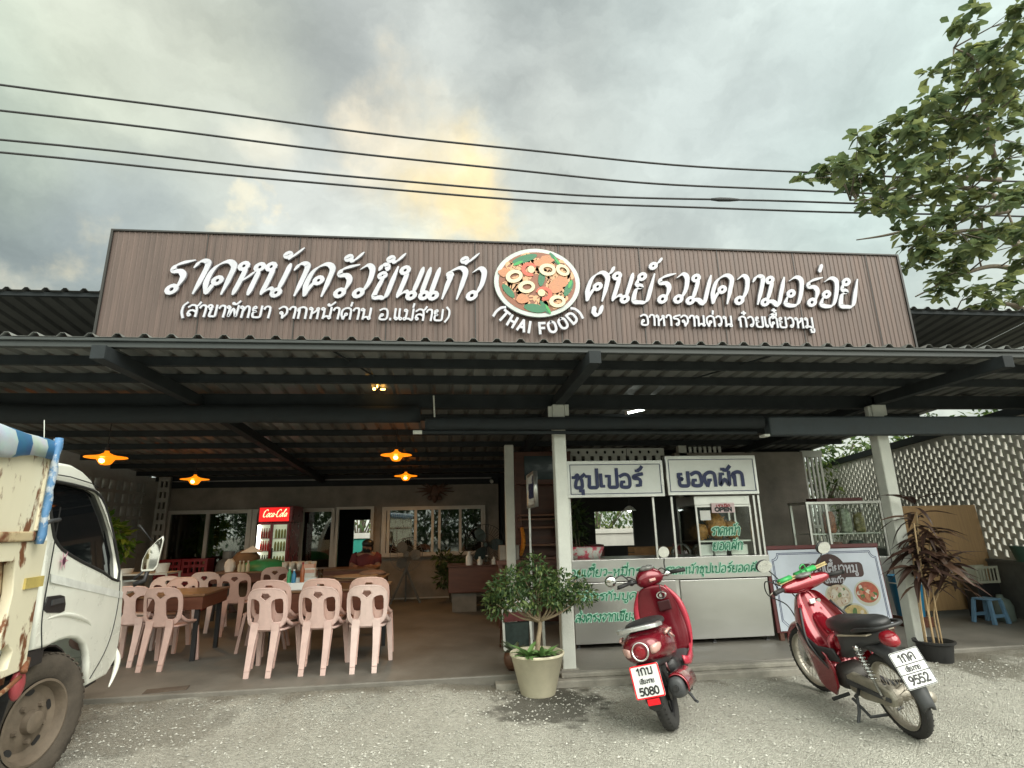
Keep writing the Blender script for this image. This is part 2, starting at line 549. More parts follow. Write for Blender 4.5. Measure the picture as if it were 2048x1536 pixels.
# ------------------------------------------------------------------ lettering: pen strokes
# glyph: advance, strokes; ('o',x,y,r) is a ring; marks have advance 0 and sit over the previous letter
G = {
 'ร': (.62, [('o', .36, .13, .11), [(.47, .15), (.49, .5), (.36, .66), (.16, .68), (.13, .82), (.3, .93), (.6, 1.02)]]),
 'า': (.5, [[(.04, .78), (.12, .96), (.26, 1.0), (.38, .9), (.4, .5), (.38, .0)]]),
 'ด': (.78, [('o', .37, .42, .1), [(.31, .33), (.22, .0)], [(.2, .02), (.08, .4), (.12, .8), (.38, 1.0), (.62, .88), (.66, .5), (.66, .0)]]),
 'ต': (.8, [('o', .37, .42, .1), [(.31, .33), (.22, .0)], [(.2, .02), (.08, .4), (.12, .85), (.28, 1.0), (.38, .88), (.5, 1.0), (.66, .85), (.68, .5), (.68, .0)]]),
 'ค': (.78, [('o', .37, .5, .1), [(.28, .45), (.18, .2), (.14, .0)], [(.14, .02), (.07, .4), (.12, .8), (.38, 1.0), (.62, .88), (.66, .5), (.66, .0)]]),
 'ห': (.78, [('o', .12, .88, .1), [(.22, .86), (.22, .4), (.2, .0)], [(.21, .42), (.34, .5), (.52, .72)], ('o', .58, .86, .1), [(.62, .76), (.62, .4), (.62, .0)]]),
 'น': (.78, [('o', .12, .88, .1), [(.22, .88), (.22, .4), (.2, .02)], [(.2, .06), (.36, .2), (.5, .2)], ('o', .6, .1, .1), [(.62, .2), (.64, .6), (.64, 1.0)]]),
 'บ': (.76, [('o', .12, .88, .1), [(.22, .88), (.21, .4), (.2, .06), (.4, .02), (.62, .06), (.63, .5), (.63, 1.0)]]),
 'ป': (.76, [('o', .12, .88, .1), [(.22, .88), (.21, .4), (.2, .06), (.4, .02), (.62, .06), (.63, .5), (.63, 1.4)]]),
 'ผ': (.8, [('o', .3, .86, .1), [(.2, .86), (.16, .4), (.16, .04), (.4, .45), (.63, .04), (.66, .5), (.66, 1.0)]]),
 'พ': (.8, [('o', .1, .88, .1), [(.2, .86), (.18, .4), (.2, .04), (.42, .75), (.62, .04), (.68, .5), (.7, 1.0)]]),
 'ก': (.74, [[(.06, .66), (.17, .74), (.08, .84)], [(.16, .0), (.16, .45), (.16, .68), (.08, .84), (.34, 1.0), (.56, .88), (.6, .5), (.6, .0)]]),
 'ว': (.58, [('o', .28, .14, .11), [(.38, .16), (.46, .5), (.4, .88), (.22, 1.0), (.04, .86)]]),
 'ข': (.68, [[(.02, .84), (.08, 1.02), (.22, 1.0), (.27, .84)], ('o', .19, .70, .08), [(.27, .68), (.22, .45), (.2, .06), (.38, .02), (.54, .06), (.55, .5), (.55, 1.0)]]),
 'ช': (.72, [('o', .16, .84, .09), [(.24, .8), (.2, .45), (.2, .06), (.38, .02), (.54, .06), (.54, .5), (.5, .78), (.66, 1.02)]]),
 'ซ': (.74, [('o', .14, .8, .09), [(.22, .86), (.3, 1.0), (.36, .84)], [(.36, .84), (.22, .45), (.2, .06), (.38, .02), (.54, .06), (.54, .5), (.5, .78), (.68, 1.02)]]),
 'แ': (.62, [('o', .2, .11, .1), [(.1, .14), (.09, .5), (.08, 1.0)], ('o', .48, .11, .1), [(.38, .14), (.37, .5), (.36, 1.0)]]),
 'เ': (.34, [('o', .2, .11, .1), [(.1, .14), (.09, .5), (.08, 1.0)]]),
 'ม': (.78, [('o', .14, .88, .1), [(.24, .86), (.23, .5), (.2, .2)], ('o', .13, .1, .1), [(.2, .12), (.4, .12), (.62, .02), (.64, .5), (.64, 1.0)]]),
 'ย': (.74, [('o', .2, .88, .1), [(.1, .86), (.1, .62), (.28, .52), (.12, .42), (.14, .06), (.36, .0), (.58, .06), (.6, .5), (.6, 1.0)]]),
 'อ': (.68, [('o', .22, .42, .1), [(.13, .36), (.1, .08), (.32, .0), (.54, .08), (.58, .5), (.5, .9), (.28, 1.0), (.06, .86)]]),
 'ศ': (.8, [('o', .37, .5, .1), [(.28, .45), (.18, .2), (.14, .0)], [(.14, .02), (.07, .4), (.12, .8), (.36, .98), (.6, .84), (.66, .5), (.66, .0)], [(.56, .88), (.68, 1.0), (.74, 1.2)]]),
 'ส': (.72, [('o', .17, .13, .1), [(.08, .2), (.14, .46), (.34, .54), (.56, .4)], [(.06, .82), (.26, 1.0), (.5, .9), (.58, .5), (.58, .0)], [(.5, .86), (.62, 1.0), (.72, 1.25)]]),
 'ล': (.7, [('o', .17, .13, .1), [(.08, .2), (.14, .46), (.34, .54), (.56, .4)], [(.06, .82), (.26, 1.0), (.5, .9), (.58, .5), (.58, .0)]]),
 'จ': (.68, [('o', .22, .44, .1), [(.3, .38), (.33, .0)], [(.06, .82), (.28, 1.0), (.52, .86), (.56, .4), (.33, .0)]]),
 'ท': (.76, [('o', .12, .88, .1), [(.22, .88), (.22, .4), (.2, .0)], [(.21, .45), (.4, .95), (.58, .9), (.62, .5), (.62, .0)]]),
 'ง': (.56, [('o', .36, .88, .1), [(.45, .84), (.44, .4), (.36, .0)], [(.36, .02), (.18, .3), (.04, .36)]]),
 'ไ': (.36, [[(.06, 1.3), (.2, 1.42), (.26, 1.2), (.26, .5), (.26, .0)]]),
 'โ': (.36, [[(.06, 1.35), (.3, 1.35), (.12, 1.15), (.2, .6), (.2, .0)]]),
 'ู': (0, [[(-.34, -.16), (-.3, -.44)], [(-.32, -.42), (-.12, -.42), (-.08, -.12)]]),
 'ุ': (0, [('o', -.24, -.22, .06), [(-.17, -.2), (-.16, -.46)]]),
 'ี': (0, [[(-.62, 1.14), (-.4, 1.32), (-.12, 1.14), (-.62, 1.14)], [(-.13, 1.14), (-.1, 1.42)]]),
 'ิ': (0, [[(-.62, 1.14), (-.4, 1.32), (-.12, 1.14), (-.62, 1.14)]]),
 'ื': (0, [[(-.62, 1.14), (-.4, 1.32), (-.12, 1.14), (-.62, 1.14)], [(-.13, 1.14), (-.1, 1.42)], [(-.27, 1.18), (-.25, 1.42)]]),
 'ั': (0, [('o', -.44, 1.22, .07), [(-.4, 1.15), (-.24, 1.16), (-.06, 1.42)]]),
 '้': (0, [('o', -.34, 1.26, .07), [(-.32, 1.18), (-.2, 1.2), (.04, 1.5)]]),
 '่': (0, [[(-.14, 1.5), (-.18, 1.2)]]),
 '๋': (0, [[(-.24, 1.5), (-.24, 1.2)], [(-.38, 1.36), (-.1, 1.36)]]),
 '์': (0, [('o', -.26, 1.26, .09), [(-.2, 1.32), (-.1, 1.4), (-.02, 1.56)]]),
 '(': (.42, [[(.34, 1.22), (.14, .9), (.12, .35), (.26, -.12)]]),
 ')': (.42, [[(.12, 1.22), (.3, .9), (.3, .35), (.1, -.12)]]),
 '.': (.3, [[(.12, .0), (.12, .1)]]),
 '-': (.5, [[(.06, .46), (.4, .46)]]),
 ' ': (.42, []),
 'T': (.7, [[(.04, 1), (.62, 1)], [(.33, 1), (.33, 0)]]),
 'H': (.74, [[(.08, 1), (.08, 0)], [(.6, 1), (.6, 0)], [(.08, .5), (.6, .5)]]),
 'A': (.76, [[(.04, 0), (.35, 1)], [(.35, 1), (.66, 0)], [(.16, .33), (.54, .33)]]),
 'I': (.3, [[(.12, 1), (.12, 0)]]),
 'F': (.62, [[(.08, 1), (.08, 0)], [(.08, .96), (.56, .96)], [(.08, .5), (.48, .5)]]),
 'E': (.66, [[(.08, 1), (.08, 0)], [(.08, .96), (.58, .96)], [(.08, .5), (.5, .5)], [(.08, .04), (.58, .04)]]),
 'O': (.84, [[(.4, 1), (.12, .85), (.06, .5), (.12, .15), (.4, 0), (.66, .15), (.72, .5), (.66, .85), (.4, 1)]]),
 'D': (.78, [[(.08, 1), (.08, 0)], [(.08, 1), (.4, .98), (.62, .8), (.66, .5), (.62, .2), (.4, .02), (.08, 0)]]),
 'P': (.7, [[(.08, 1), (.08, 0)], [(.08, .97), (.4, .97), (.58, .86), (.58, .6), (.4, .48), (.08, .48)]]),
 'N': (.78, [[(.08, 0), (.08, 1)], [(.08, 1), (.62, 0)], [(.62, 0), (.62, 1)]]),
 '0': (.7, [[(.32, 1), (.1, .8), (.07, .5), (.1, .2), (.32, 0), (.54, .2), (.57, .5), (.54, .8), (.32, 1)]]),
 '1': (.46, [[(.06, .76), (.26, 1)], [(.26, 1), (.26, 0)]]),
 '2': (.68, [[(.08, .78), (.2, .97), (.42, .98), (.55, .78), (.48, .52), (.08, .02)], [(.08, .03), (.58, .03)]]),
 '5': (.68, [[(.54, .97), (.14, .97)], [(.14, .97), (.1, .54)], [(.1, .54), (.32, .62), (.54, .48), (.56, .24), (.4, .03), (.08, .08)]]),
 '8': (.7, [[(.32, .98), (.12, .88), (.12, .62), (.32, .52), (.52, .62), (.52, .88), (.32, .98)], [(.32, .52), (.08, .38), (.08, .12), (.32, .0), (.56, .12), (.56, .38), (.32, .52)]]),
 '9': (.7, [[(.55, .72), (.44, .95), (.2, .97), (.08, .75), (.16, .52), (.4, .48), (.55, .7), (.5, .3), (.24, .0)]]),
}
TONES = '้่๋์'
UPPER = 'ีิืั'

def text_width(s):
    return sum(G[c][0] for c in s)

def ribbon(mb, pts, w, nib, contrast, depth, M, z0, closed=False, taper=False):
    n = len(pts); half = []
    for i in range(n):
        if closed:
            t = pts[(i + 1) % n] - pts[(i - 1) % n]
        else:
            t = pts[min(i + 1, n - 1)] - pts[max(i - 1, 0)]
        if t.length < 1e-9:
            t = Vector((1, 0, 0))
        t.normalize()
        a = math.atan2(t.y, t.x)
        hw = w * ((1 - contrast) + contrast * abs(math.sin(a - nib)))
        if taper and not closed:
            e = min(i, n - 1 - i) / max(1, n - 1)
            hw *= min(1.0, 0.35 + e * 5)
        half.append(Vector((-t.y, t.x, 0)) * hw)
    if not closed and not taper:
        d0 = (pts[0] - pts[1]).normalized(); d1 = (pts[-1] - pts[-2]).normalized()
        pts = list(pts); pts[0] = pts[0] + d0 * w * 0.7; pts[-1] = pts[-1] + d1 * w * 0.7
    vs = []
    for p, h in zip(pts, half):
        vs += [(p.x + h.x, p.y + h.y, z0), (p.x - h.x, p.y - h.y, z0), (p.x + h.x, p.y + h.y, z0 + depth), (p.x - h.x, p.y - h.y, z0 + depth)]
    fs = []
    m = n if closed else n - 1
    for i in range(m):
        a = i * 4; b = ((i + 1) % n) * 4
        fs += [(a + 2, a + 3, b + 3, b + 2), (a, b, b + 1, a + 1), (a, a + 2, b + 2, b), (a + 1, b + 1, b + 3, a + 3)]
    if not closed:
        e = (n - 1) * 4
        fs += [(0, 1, 3, 2), (e, e + 2, e + 3, e + 1)]
    mb.add(vs, fs, M)

def letters(mb, s, M, h, w=0.07, slant=0.0, nib=R(35), contrast=0.0, depth=0.004, width=None, align='c', taper=False, rings=True, wx=1.0):
    """write s with the pen into mb; M places XY lettering; h = body height; width squeezes to fit"""
    tw = text_width(s)
    sx = h * wx
    if width:
        sx = width / tw
    x = -tw * sx / 2 if align == 'c' else 0.0
    prev_up = False; k = 0
    for c in s:
        adv, strokes = G[c]
        dy = 0.0
        if c in TONES and prev_up:
            dy = 0.32
        prev_up = c in UPPER
        for st in strokes:
            k += 1
            z0 = (k % 5) * 0.0004
            if st[0] == 'o':
                if not rings:
                    _, cx, cy, r = st
                    pp = [Vector(((cx + d_) * sx + x, (cy + dy) * h, 0)) for d_ in (-.09, .05)]
                    ribbon(mb, pp, w * h * .8, nib, 0, depth, M, z0)
                    continue
                _, cx, cy, r = st
                pp = [Vector(((cx + r * math.cos(a) * h / sx) * sx + x + slant * (cy + dy + r * math.sin(a)) * h, (cy + dy + r * math.sin(a)) * h, 0)) for a in [2 * PI * i / 12 for i in range(12)]]
                ribbon(mb, pp, w * h * 0.72, nib, contrast * 0.5, depth, M, z0, closed=True)
            else:
                q = crom([(a, b + dy, 0) for a, b in st], 5) if len(st) > 2 else [Vector((*st[0], 0)) + Vector((0, dy, 0)), Vector((*st[1], 0)) + Vector((0, dy, 0))]
                pp = [Vector((p.x * sx + x + slant * p.y * h, p.y * h, 0)) for p in q]
                if len(pp) == 2 and taper:
                    pp = [pp[0].lerp(pp[1], i / 6) for i in range(7)]
                ribbon(mb, pp, w * h, nib, contrast, depth, M, z0, taper=taper)
        x += adv * sx
    return mb

# ------------------------------------------------------------------ colours
M_steel = mat('dark steel paint', (0.022, 0.026, 0.028), 0.7, var=0.3, scale=5, bump=0.1, spec=0.2)
M_roofu = mat('grey roofing sheet', (0.17, 0.175, 0.165), 0.42, metal=0.25, var=0.3, scale=2.2, stretch=(1, 0.2, 1))
M_roofd = mat('dark weathered roofing sheet', (0.06, 0.06, 0.056), 0.85, metal=0.0, var=0.3, scale=2)
M_fascia = mat('dark green grey fascia', (0.036, 0.041, 0.04), 0.5, var=0.25, scale=3)
M_post = mat('pale painted concrete', (0.56, 0.57, 0.52), 0.75, var=0.1, scale=4, bump=0.2, bscale=50)
M_sign = mat('brown sign sheet', (0.106, 0.073, 0.062), 0.5, var=0.3, scale=1.6, stretch=(9, 1, 0.5), metal=0.15)
M_white = mat('white acrylic letters', (0.47, 0.47, 0.515), 0.45, var=0.08)
M_edge = mat('black sign trim', (0.02, 0.018, 0.016), 0.5)
M_conc = mat('bare cement render', (0.235, 0.21, 0.178), 0.85, var=0.3, scale=2.4, bump=0.35, bscale=30)
M_floor = mat('worn concrete floor', (0.16, 0.148, 0.126), 0.6, var=0.35, scale=1.7, bump=0.25, bscale=40)
M_step = mat('rough concrete step', (0.25, 0.235, 0.20), 0.85, var=0.3, scale=6, bump=0.5, bscale=45)
M_frame = mat('aluminium window frame', (0.48, 0.45, 0.40), 0.45, metal=0.2, var=0.08)
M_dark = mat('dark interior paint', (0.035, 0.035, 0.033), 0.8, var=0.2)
M_glass = glass_mat('window glass', (0.55, 0.62, 0.58), 0.12)
M_clear = glass_mat('clear glass', (0.93, 0.96, 0.94), 0.0, 0.03, 0.22)
M_lattice = mat('cement lattice block', (0.50, 0.485, 0.43), 0.85, var=0.22, scale=5, bump=0.4)
M_whitewall = mat('whitewashed boundary wall', (0.72, 0.70, 0.64), 0.85, var=0.12, scale=2, bump=0.2)
M_teal = mat('teal painted fence', (0.05, 0.42, 0.33), 0.6, var=0.1)
M_ply = mat('plywood board', (0.30, 0.185, 0.085), 0.65, var=0.18, scale=2.5, stretch=(14, 1, 0.7))
M_blackcloth = mat('black shade cloth', (0.012, 0.016, 0.018), 0.8, var=0.4, scale=8, bump=0.5, bscale=18)
M_wood = mat('dark red brown wood', (0.095, 0.035, 0.02), 0.4, var=0.3, scale=3, stretch=(1, 6, 6))
M_black = mat('black plastic', (0.018, 0.018, 0.019), 0.45, var=0.2)
M_tyre = mat('tyre rubber', (0.028, 0.027, 0.026), 0.85, var=0.3, scale=9, bump=0.3, bscale=50)
M_chrome = mat('chrome', (0.75, 0.76, 0.76), 0.08, metal=1.0, var=0.05, rvar=0.04)
M_inox = mat('brushed stainless sheet', (0.56, 0.56, 0.54), 0.30, metal=1.0, var=0.05, scale=1.3, stretch=(1, 1, 3), rvar=0.03)
M_inoxd = mat('dull aluminium trim', (0.60, 0.60, 0.57), 0.35, metal=0.9, var=0.1)
M_soil = mat('dark soil', (0.05, 0.04, 0.03), 0.95, var=0.4, scale=20, bump=0.8)

# ------------------------------------------------------------------ ground
def gravel_material():
    m = bpy.data.materials.new('crushed stone gravel'); m.use_nodes = True
    nt = m.node_tree; L = nt.links; p = nt.nodes['Principled BSDF']
    tc = nt.nodes.new('ShaderNodeTexCoord')
    vo = nt.nodes.new('ShaderNodeTexVoronoi'); vo.inputs['Scale'].default_value = 75
    vo2 = nt.nodes.new('ShaderNodeTexVoronoi'); vo2.inputs['Scale'].default_value = 120
    n = nt.nodes.new('ShaderNodeTexNoise'); n.inputs['Scale'].default_value = 1.6; n.inputs['Detail'].default_value = 8
    for q in (vo, vo2):
        L.new(tc.outputs['Object'], q.inputs['Vector'])
    mpn = nt.nodes.new('ShaderNodeMapping'); mpn.inputs['Scale'].default_value = (1.25, 0.42, 1); mpn.inputs['Rotation'].default_value = (0, 0, 0.25)
    L.new(tc.outputs['Object'], mpn.inputs[0]); L.new(mpn.outputs[0], n.inputs['Vector'])
    sep = nt.nodes.new('ShaderNodeSeparateColor'); L.new(vo.outputs['Color'], sep.inputs[0])
    r1 = nt.nodes.new('ShaderNodeValToRGB')
    e = r1.color_ramp.elements; e[0].color = (0.25, 0.245, 0.215, 1); e[1].color = (0.54, 0.53, 0.475, 1)
    k = e.new(0.5); k.color = (0.44, 0.43, 0.38, 1)
    L.new(sep.outputs[0], r1.inputs[0])
    r2 = nt.nodes.new('ShaderNodeValToRGB')
    e = r2.color_ramp.elements; e[0].position = 0.35; e[0].color = (0.31, 0.29, 0.235, 1); e[1].position = 0.65; e[1].color = (0.54, 0.52, 0.44, 1)
    L.new(n.outputs['Fac'], r2.inputs[0])
    mx = nt.nodes.new('ShaderNodeMix'); mx.data_type = 'RGBA'; mx.inputs[0].default_value = 0.36
    L.new(r1.outputs[0], mx.inputs[6]); L.new(r2.outputs[0], mx.inputs[7])
    cur = mx.outputs[2]
    # wet patch spilled round the cream pot, damp soil round the black pot, tyre-worn dust by the truck
    for (cx, cy, rad, colr, f) in ((0.80, -0.62, 0.60, (0.09, 0.085, 0.07), 0.85), (0.95, -0.35, 0.42, (0.08, 0.075, 0.06), 0.8), (5.1, -0.25, 0.55, (0.13, 0.12, 0.09), 0.7), (-2.3, -0.6, 0.7, (0.16, 0.15, 0.12), 0.5)):
        nz = nt.nodes.new('ShaderNodeTexNoise'); nz.inputs['Scale'].default_value = 5; nz.inputs['Detail'].default_value = 6
        L.new(tc.outputs['Object'], nz.inputs['Vector'])
        ds = nt.nodes.new('ShaderNodeVectorMath'); ds.operation = 'DISTANCE'; ds.inputs[1].default_value = (cx, cy, 0)
        L.new(tc.outputs['Object'], ds.inputs[0])
        ad = nt.nodes.new('ShaderNodeMath'); ad.operation = 'ADD'
        sc = nt.nodes.new('ShaderNodeMath'); sc.operation = 'MULTIPLY'; sc.inputs[1].default_value = 0.9
        L.new(nz.outputs['Fac'], sc.inputs[0]); L.new(ds.outputs['Value'], ad.inputs[0]); L.new(sc.outputs[0], ad.inputs[1])
        mr = nt.nodes.new('ShaderNodeMapRange'); mr.interpolation_type = 'SMOOTHSTEP'
        L.new(ad.outputs[0], mr.inputs[0]); mr.inputs[1].default_value = rad + 0.42; mr.inputs[2].default_value = rad + 0.2
        mr.inputs[3].default_value = 0; mr.inputs[4].default_value = f
        m2 = nt.nodes.new('ShaderNodeMix'); m2.data_type = 'RGBA'
        L.new(mr.outputs[0], m2.inputs[0]); L.new(cur, m2.inputs[6]); m2.inputs[7].default_value = (*colr, 1)
        cur = m2.outputs[2]
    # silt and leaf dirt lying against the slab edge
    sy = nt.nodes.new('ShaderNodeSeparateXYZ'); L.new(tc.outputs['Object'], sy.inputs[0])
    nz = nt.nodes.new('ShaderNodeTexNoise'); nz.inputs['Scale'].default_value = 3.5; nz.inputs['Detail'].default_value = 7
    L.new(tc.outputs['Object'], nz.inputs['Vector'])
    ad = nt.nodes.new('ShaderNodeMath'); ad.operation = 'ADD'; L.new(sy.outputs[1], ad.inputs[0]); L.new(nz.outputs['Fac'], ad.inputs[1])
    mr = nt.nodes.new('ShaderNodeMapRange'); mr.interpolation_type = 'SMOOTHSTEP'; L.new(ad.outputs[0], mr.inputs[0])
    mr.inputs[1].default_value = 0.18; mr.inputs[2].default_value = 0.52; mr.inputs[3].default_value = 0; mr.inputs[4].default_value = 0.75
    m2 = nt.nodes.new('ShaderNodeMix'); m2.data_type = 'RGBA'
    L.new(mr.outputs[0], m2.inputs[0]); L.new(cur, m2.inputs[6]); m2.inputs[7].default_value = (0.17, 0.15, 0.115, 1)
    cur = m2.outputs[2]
    L.new(cur, p.inputs['Base Color'])
    p.inputs['Roughness'].default_value = 0.9; p.inputs['Specular IOR Level'].default_value = 0.25
    ad = nt.nodes.new('ShaderNodeMath'); ad.operation = 'ADD'
    L.new(vo.outputs['Distance'], ad.inputs[0]); L.new(vo2.outputs['Distance'], ad.inputs[1])
    bp = nt.nodes.new('ShaderNodeBump'); bp.inputs['Strength'].default_value = 0.8; bp.inputs['Distance'].default_value = 0.02
    bp.invert = True
    L.new(ad.outputs[0], bp.inputs['Height']); L.new(bp.outputs[0], p.inputs['Normal'])
    return m

M_gravel = gravel_material()
def gz(x, y):
    if x < -9 or x > 9 or y > 0.4 or y < -9:
        return 0.0
    bank = max(0.0, min(1.0, (y + 0.85) / 0.7)); bank = bank * bank * (3 - 2 * bank)
    side = max(0.0, min(1.0, (0.5 - x) / 0.6)) + max(0.0, min(1.0, (x - 3.9) / 0.6))
    return 0.062 * bank * min(1.0, side) + 0.016 * mnoise.noise(Vector((x * 0.9, y * 0.9, 3.1))) + 0.006 * mnoise.noise(Vector((x * 4, y * 4, 7.7)))
mb = MB(); xs = [-140, -60, -20] + [-9 + i * 0.15 for i in range(121)] + [20, 60, 140]
ys = [-140, -60, -20] + [-9 + i * 0.15 for i in range(66)] + [4, 10, 30, 80, 240]
vs = [(x, y, gz(x, y)) for y in ys for x in xs]
nx = len(xs)
mb.add(vs, [(j * nx + i, j * nx + i + 1, (j + 1) * nx + i + 1, (j + 1) * nx + i) for j in range(len(ys) - 1) for i in range(nx - 1)])
tag(mb.build('ground', M_gravel, smooth=True), kind='structure')

# loose crushed stones
def stones():
    r = np.random.default_rng(5)
    n = 17000
    X = r.uniform(-3.6, 6.6, n); Y = -0.2 - 4.2 * r.random(n) ** 1.15
    S = 0.0045 + 0.009 * r.random(n) ** 2.2
    base = np.array([(1, 0, 0), (-1, 0, 0), (0, 1, 0), (0, -1, 0), (0, 0, 1), (0, 0, -.6)], float)
    F = np.array([(0, 2, 4), (2, 1, 4), (1, 3, 4), (3, 0, 4), (2, 0, 5), (1, 2, 5), (3, 1, 5), (0, 3, 5)])
    V = []; FF = []
    for i in range(n):
        a = r.uniform(0, 6.28); c, s_ = math.cos(a), math.sin(a)
        q = base * r.uniform(0.55, 1.25, (6, 1)) * S[i] * np.array([1.2, 0.9, 0.7])
        q = q @ np.array([[c, s_, 0], [-s_, c, 0], [0, 0, 1]])
        q[:, 0] += X[i]; q[:, 1] += Y[i]; q[:, 2] += gz(X[i], Y[i]) + S[i] * 0.3
        V.append(q); FF.append(F + 6 * i)
    me = bpy.data.meshes.new('gravel')
    me.from_pydata(np.concatenate(V).tolist(), [], np.concatenate(FF).tolist())
    m = leaf_mat('loose stone', (0.25, 0.245, 0.215), (0.39, 0.38, 0.335), (0.50, 0.49, 0.44), trans=0.0, rough=0.9)
    me.materials.append(m)
    o = bpy.data.objects.new('gravel', me); COL.objects.link(o)
    tag(o, 'loose pale crushed stones strewn over the forecourt', 'gravel', kind='stuff')
stones()

# floor slab and step
def slab_y(x): return -0.02 + 0.022 * x
mb = MB()
pts = [(-9, slab_y(-9)), (-3, slab_y(-3)), (1.1, slab_y(1.1)), (6, slab_y(6)), (7.4, slab_y(7.4)), (9.6, 9.5), (-9, 9.5)]
mb.prism(pts, -0.12, 0.10)
tag(mb.build('floor', M_floor, bevel=0.012), kind='structure')
mb = MB(); mb.box((0.40, -0.15, -0.05), (3.75, -0.004, 0.055))
mb.box((1.02, -0.075, 0.055), (3.74, -0.004, 0.098))
tag(mb.build('step', M_step, bevel=0.01), kind='structure')

# ------------------------------------------------------------------ roofs
def roof_z(y):
    return 2.885 - 0.065 * max(0.0, y - 0.1) if y > 0.1 else 2.885 + 0.008 * (0.1 - y) / 1.5

def corrugated(path, x0, x1, pitch, base, top, h):
    """trapezoid ribbed sheet: ribs run along path [(y, z)...]"""
    prof = []; x = x0
    while x < x1:
        prof += [(x, 0), (x + base, 0), (x + base + (pitch - base - top) / 2, h), (x + base + (pitch - base - top) / 2 + top, h)]
        x += pitch
    prof.append((min(x, x1), 0))
    vs = [(px, y, z + dz) for (y, z) in path for (px, dz) in prof]
    n = len(prof)
    return vs, [(j * n + i, j * n + i + 1, (j + 1) * n + i + 1, (j + 1) * n + i) for j in range(len(path) - 1) for i in range(n - 1)]

canopy = thing('canopy_roof', 'long low ribbed metal canopy roof over the restaurant front with dark purlins', 'roof', (1, -1.4, 2.88))
O = (1, -1.4, 2.88)
mb = MB(O); v, f = corrugated([(-1.43, roof_z(-1.43)), (0.1, roof_z(0.1)), (3.2, roof_z(3.2)), (6.1, roof_z(6.1))], -5.75, 6.4, 0.192, 0.112, 0.03, 0.03)
mb.add(v, f); v, f = corrugated([(-1.43, roof_z(-1.43)), (0.35, roof_z(0.35))], 6.41, 8.2, 0.192, 0.112, 0.03, 0.03)
mb.add(v, f); v, f = corrugated([(-1.43, roof_z(-1.43)), (0.35, roof_z(0.35))], -7.68, -5.76, 0.192, 0.112, 0.03, 0.03)
mb.add(v, f)
mb.build('roof_sheet', M_roofu, canopy, solid=0.002)
mb = MB(O); mb.box((-7.6, -1.40, 2.822), (8.2, -1.345, 2.892)); mb.box((-7.6, -1.425, 2.866), (8.2, -1.402, 2.890)); mb.build('fascia', M_fascia, canopy, bevel=0.004)
for k, y in enumerate((-0.96, -0.42, 1.15, 1.95, 2.75, 3.55, 4.35, 5.15, 5.85)):
    mb = MB(O); z = roof_z(y) - 0.002
    x0, x1 = (-7.6, 8.2) if y < 0 else (-5.75, 6.38)
    mb.box((x0, y, z - 0.078), (x1, y + 0.006, z)); mb.box((x0, y + 0.006, z - 0.078), (x1, y + 0.045, z - 0.072)); mb.box((x0, y + 0.006, z - 0.006), (x1, y + 0.045, z))
    mb.build('purlin', M_steel, canopy)
for x in (-2.60, 1.14, 4.86):
    mb = MB(O)
    p = [(-1.50, 2.70), (-1.34, 2.70), (0.1, 2.70), (5.95, 2.36)]
    rings = []
    for (y, z) in p:
        t = 0.108
        rings.append([Vector((x - 0.05, y, z)), Vector((x + 0.05, y, z)), Vector((x + 0.05, y, z + t)), Vector((x - 0.05, y, z + t))])
    mb.loft(rings); mb.build('rafter', M_steel, canopy, bevel=0.004)
mb = MB(O); mb.box((-7.6, 0.175, 2.69), (8.2, 0.275, 2.84)); mb.build('header_beam', M_steel, canopy, bevel=0.005)
# short steel uprights that carry the cantilevered front edge, thin diagonal ties
for x0, x1 in ((-1.0, -0.75), (2.85, 2.45), (-4.4, -4.2)):
    mb = MB(O); mb.tube([(x0, -1.34, 2.86), (x1, -0.44, 2.865)], 0.009, 6); mb.build('tie_rod', M_steel, canopy)
mb = MB(O); mb.tube([(-5.6, 5.88, 2.43), (0.8, 5.88, 2.42)], 0.015, 6); mb.build('conduit', mat('grey conduit', (0.3, 0.3, 0.3), 0.5), canopy)
mb = MB(O); mb.box((-5.7, 5.90, 2.30), (0.95, 5.985, 2.435)); mb.build('wall_beam', M_steel, canopy)
mb = MB(O)
for y in (0.35, 5.9):
    mb.box((6.30, y, roof_z(y) - 0.10), (6.38, y + 0.05, roof_z(y) - 0.004))
mb.build('edge_bracket', M_steel, canopy)

# higher roof behind the sign
upper = thing('upper_roof', 'dark ribbed higher roof rising behind the brown shop sign', 'roof', (1, 0.3, 4.0))
O = (1, 0.3, 4.0)
mb = MB(O); v, f = corrugated([(0.30, 4.005), (7.5, 3.02)], -9.5, 7.7, 0.192, 0.112, 0.03, 0.03); mb.add(v, f)
v, f = corrugated([(0.30, 4.005), (1.6, 3.827)], 7.71, 10.2, 0.192, 0.112, 0.03, 0.03); mb.add(v, f)
mb.build('roof_sheet', M_roofd, upper, solid=0.002)
mb = MB(O); mb.box((-9.5, 0.34, 3.955), (10.2, 0.38, 4.0)); mb.build('fascia', M_steel, upper)
for y in (1.5, 2.7, 3.9):
    z = 4.005 - 0.1368 * (y - 0.3) - 0.004
    mb = MB(O); mb.box((-9.5, y, z - 0.09), (7.7, y + 0.05, z)); mb.build('purlin', M_steel, upper)
for x in (-7.2, -3.5, 0.5, 4.5, 7.5):
    mb = MB(O); mb.box((x, 1.2, 2.95), (x + 0.1, 1.3, 3.79)); mb.build('upright', M_steel, upper)
mb = MB(O); mb.bar((6.0, 0.8, 3.0), (7.6, 1.6, 3.72), 0.09, 0.12); mb.build('brace', M_steel, upper)

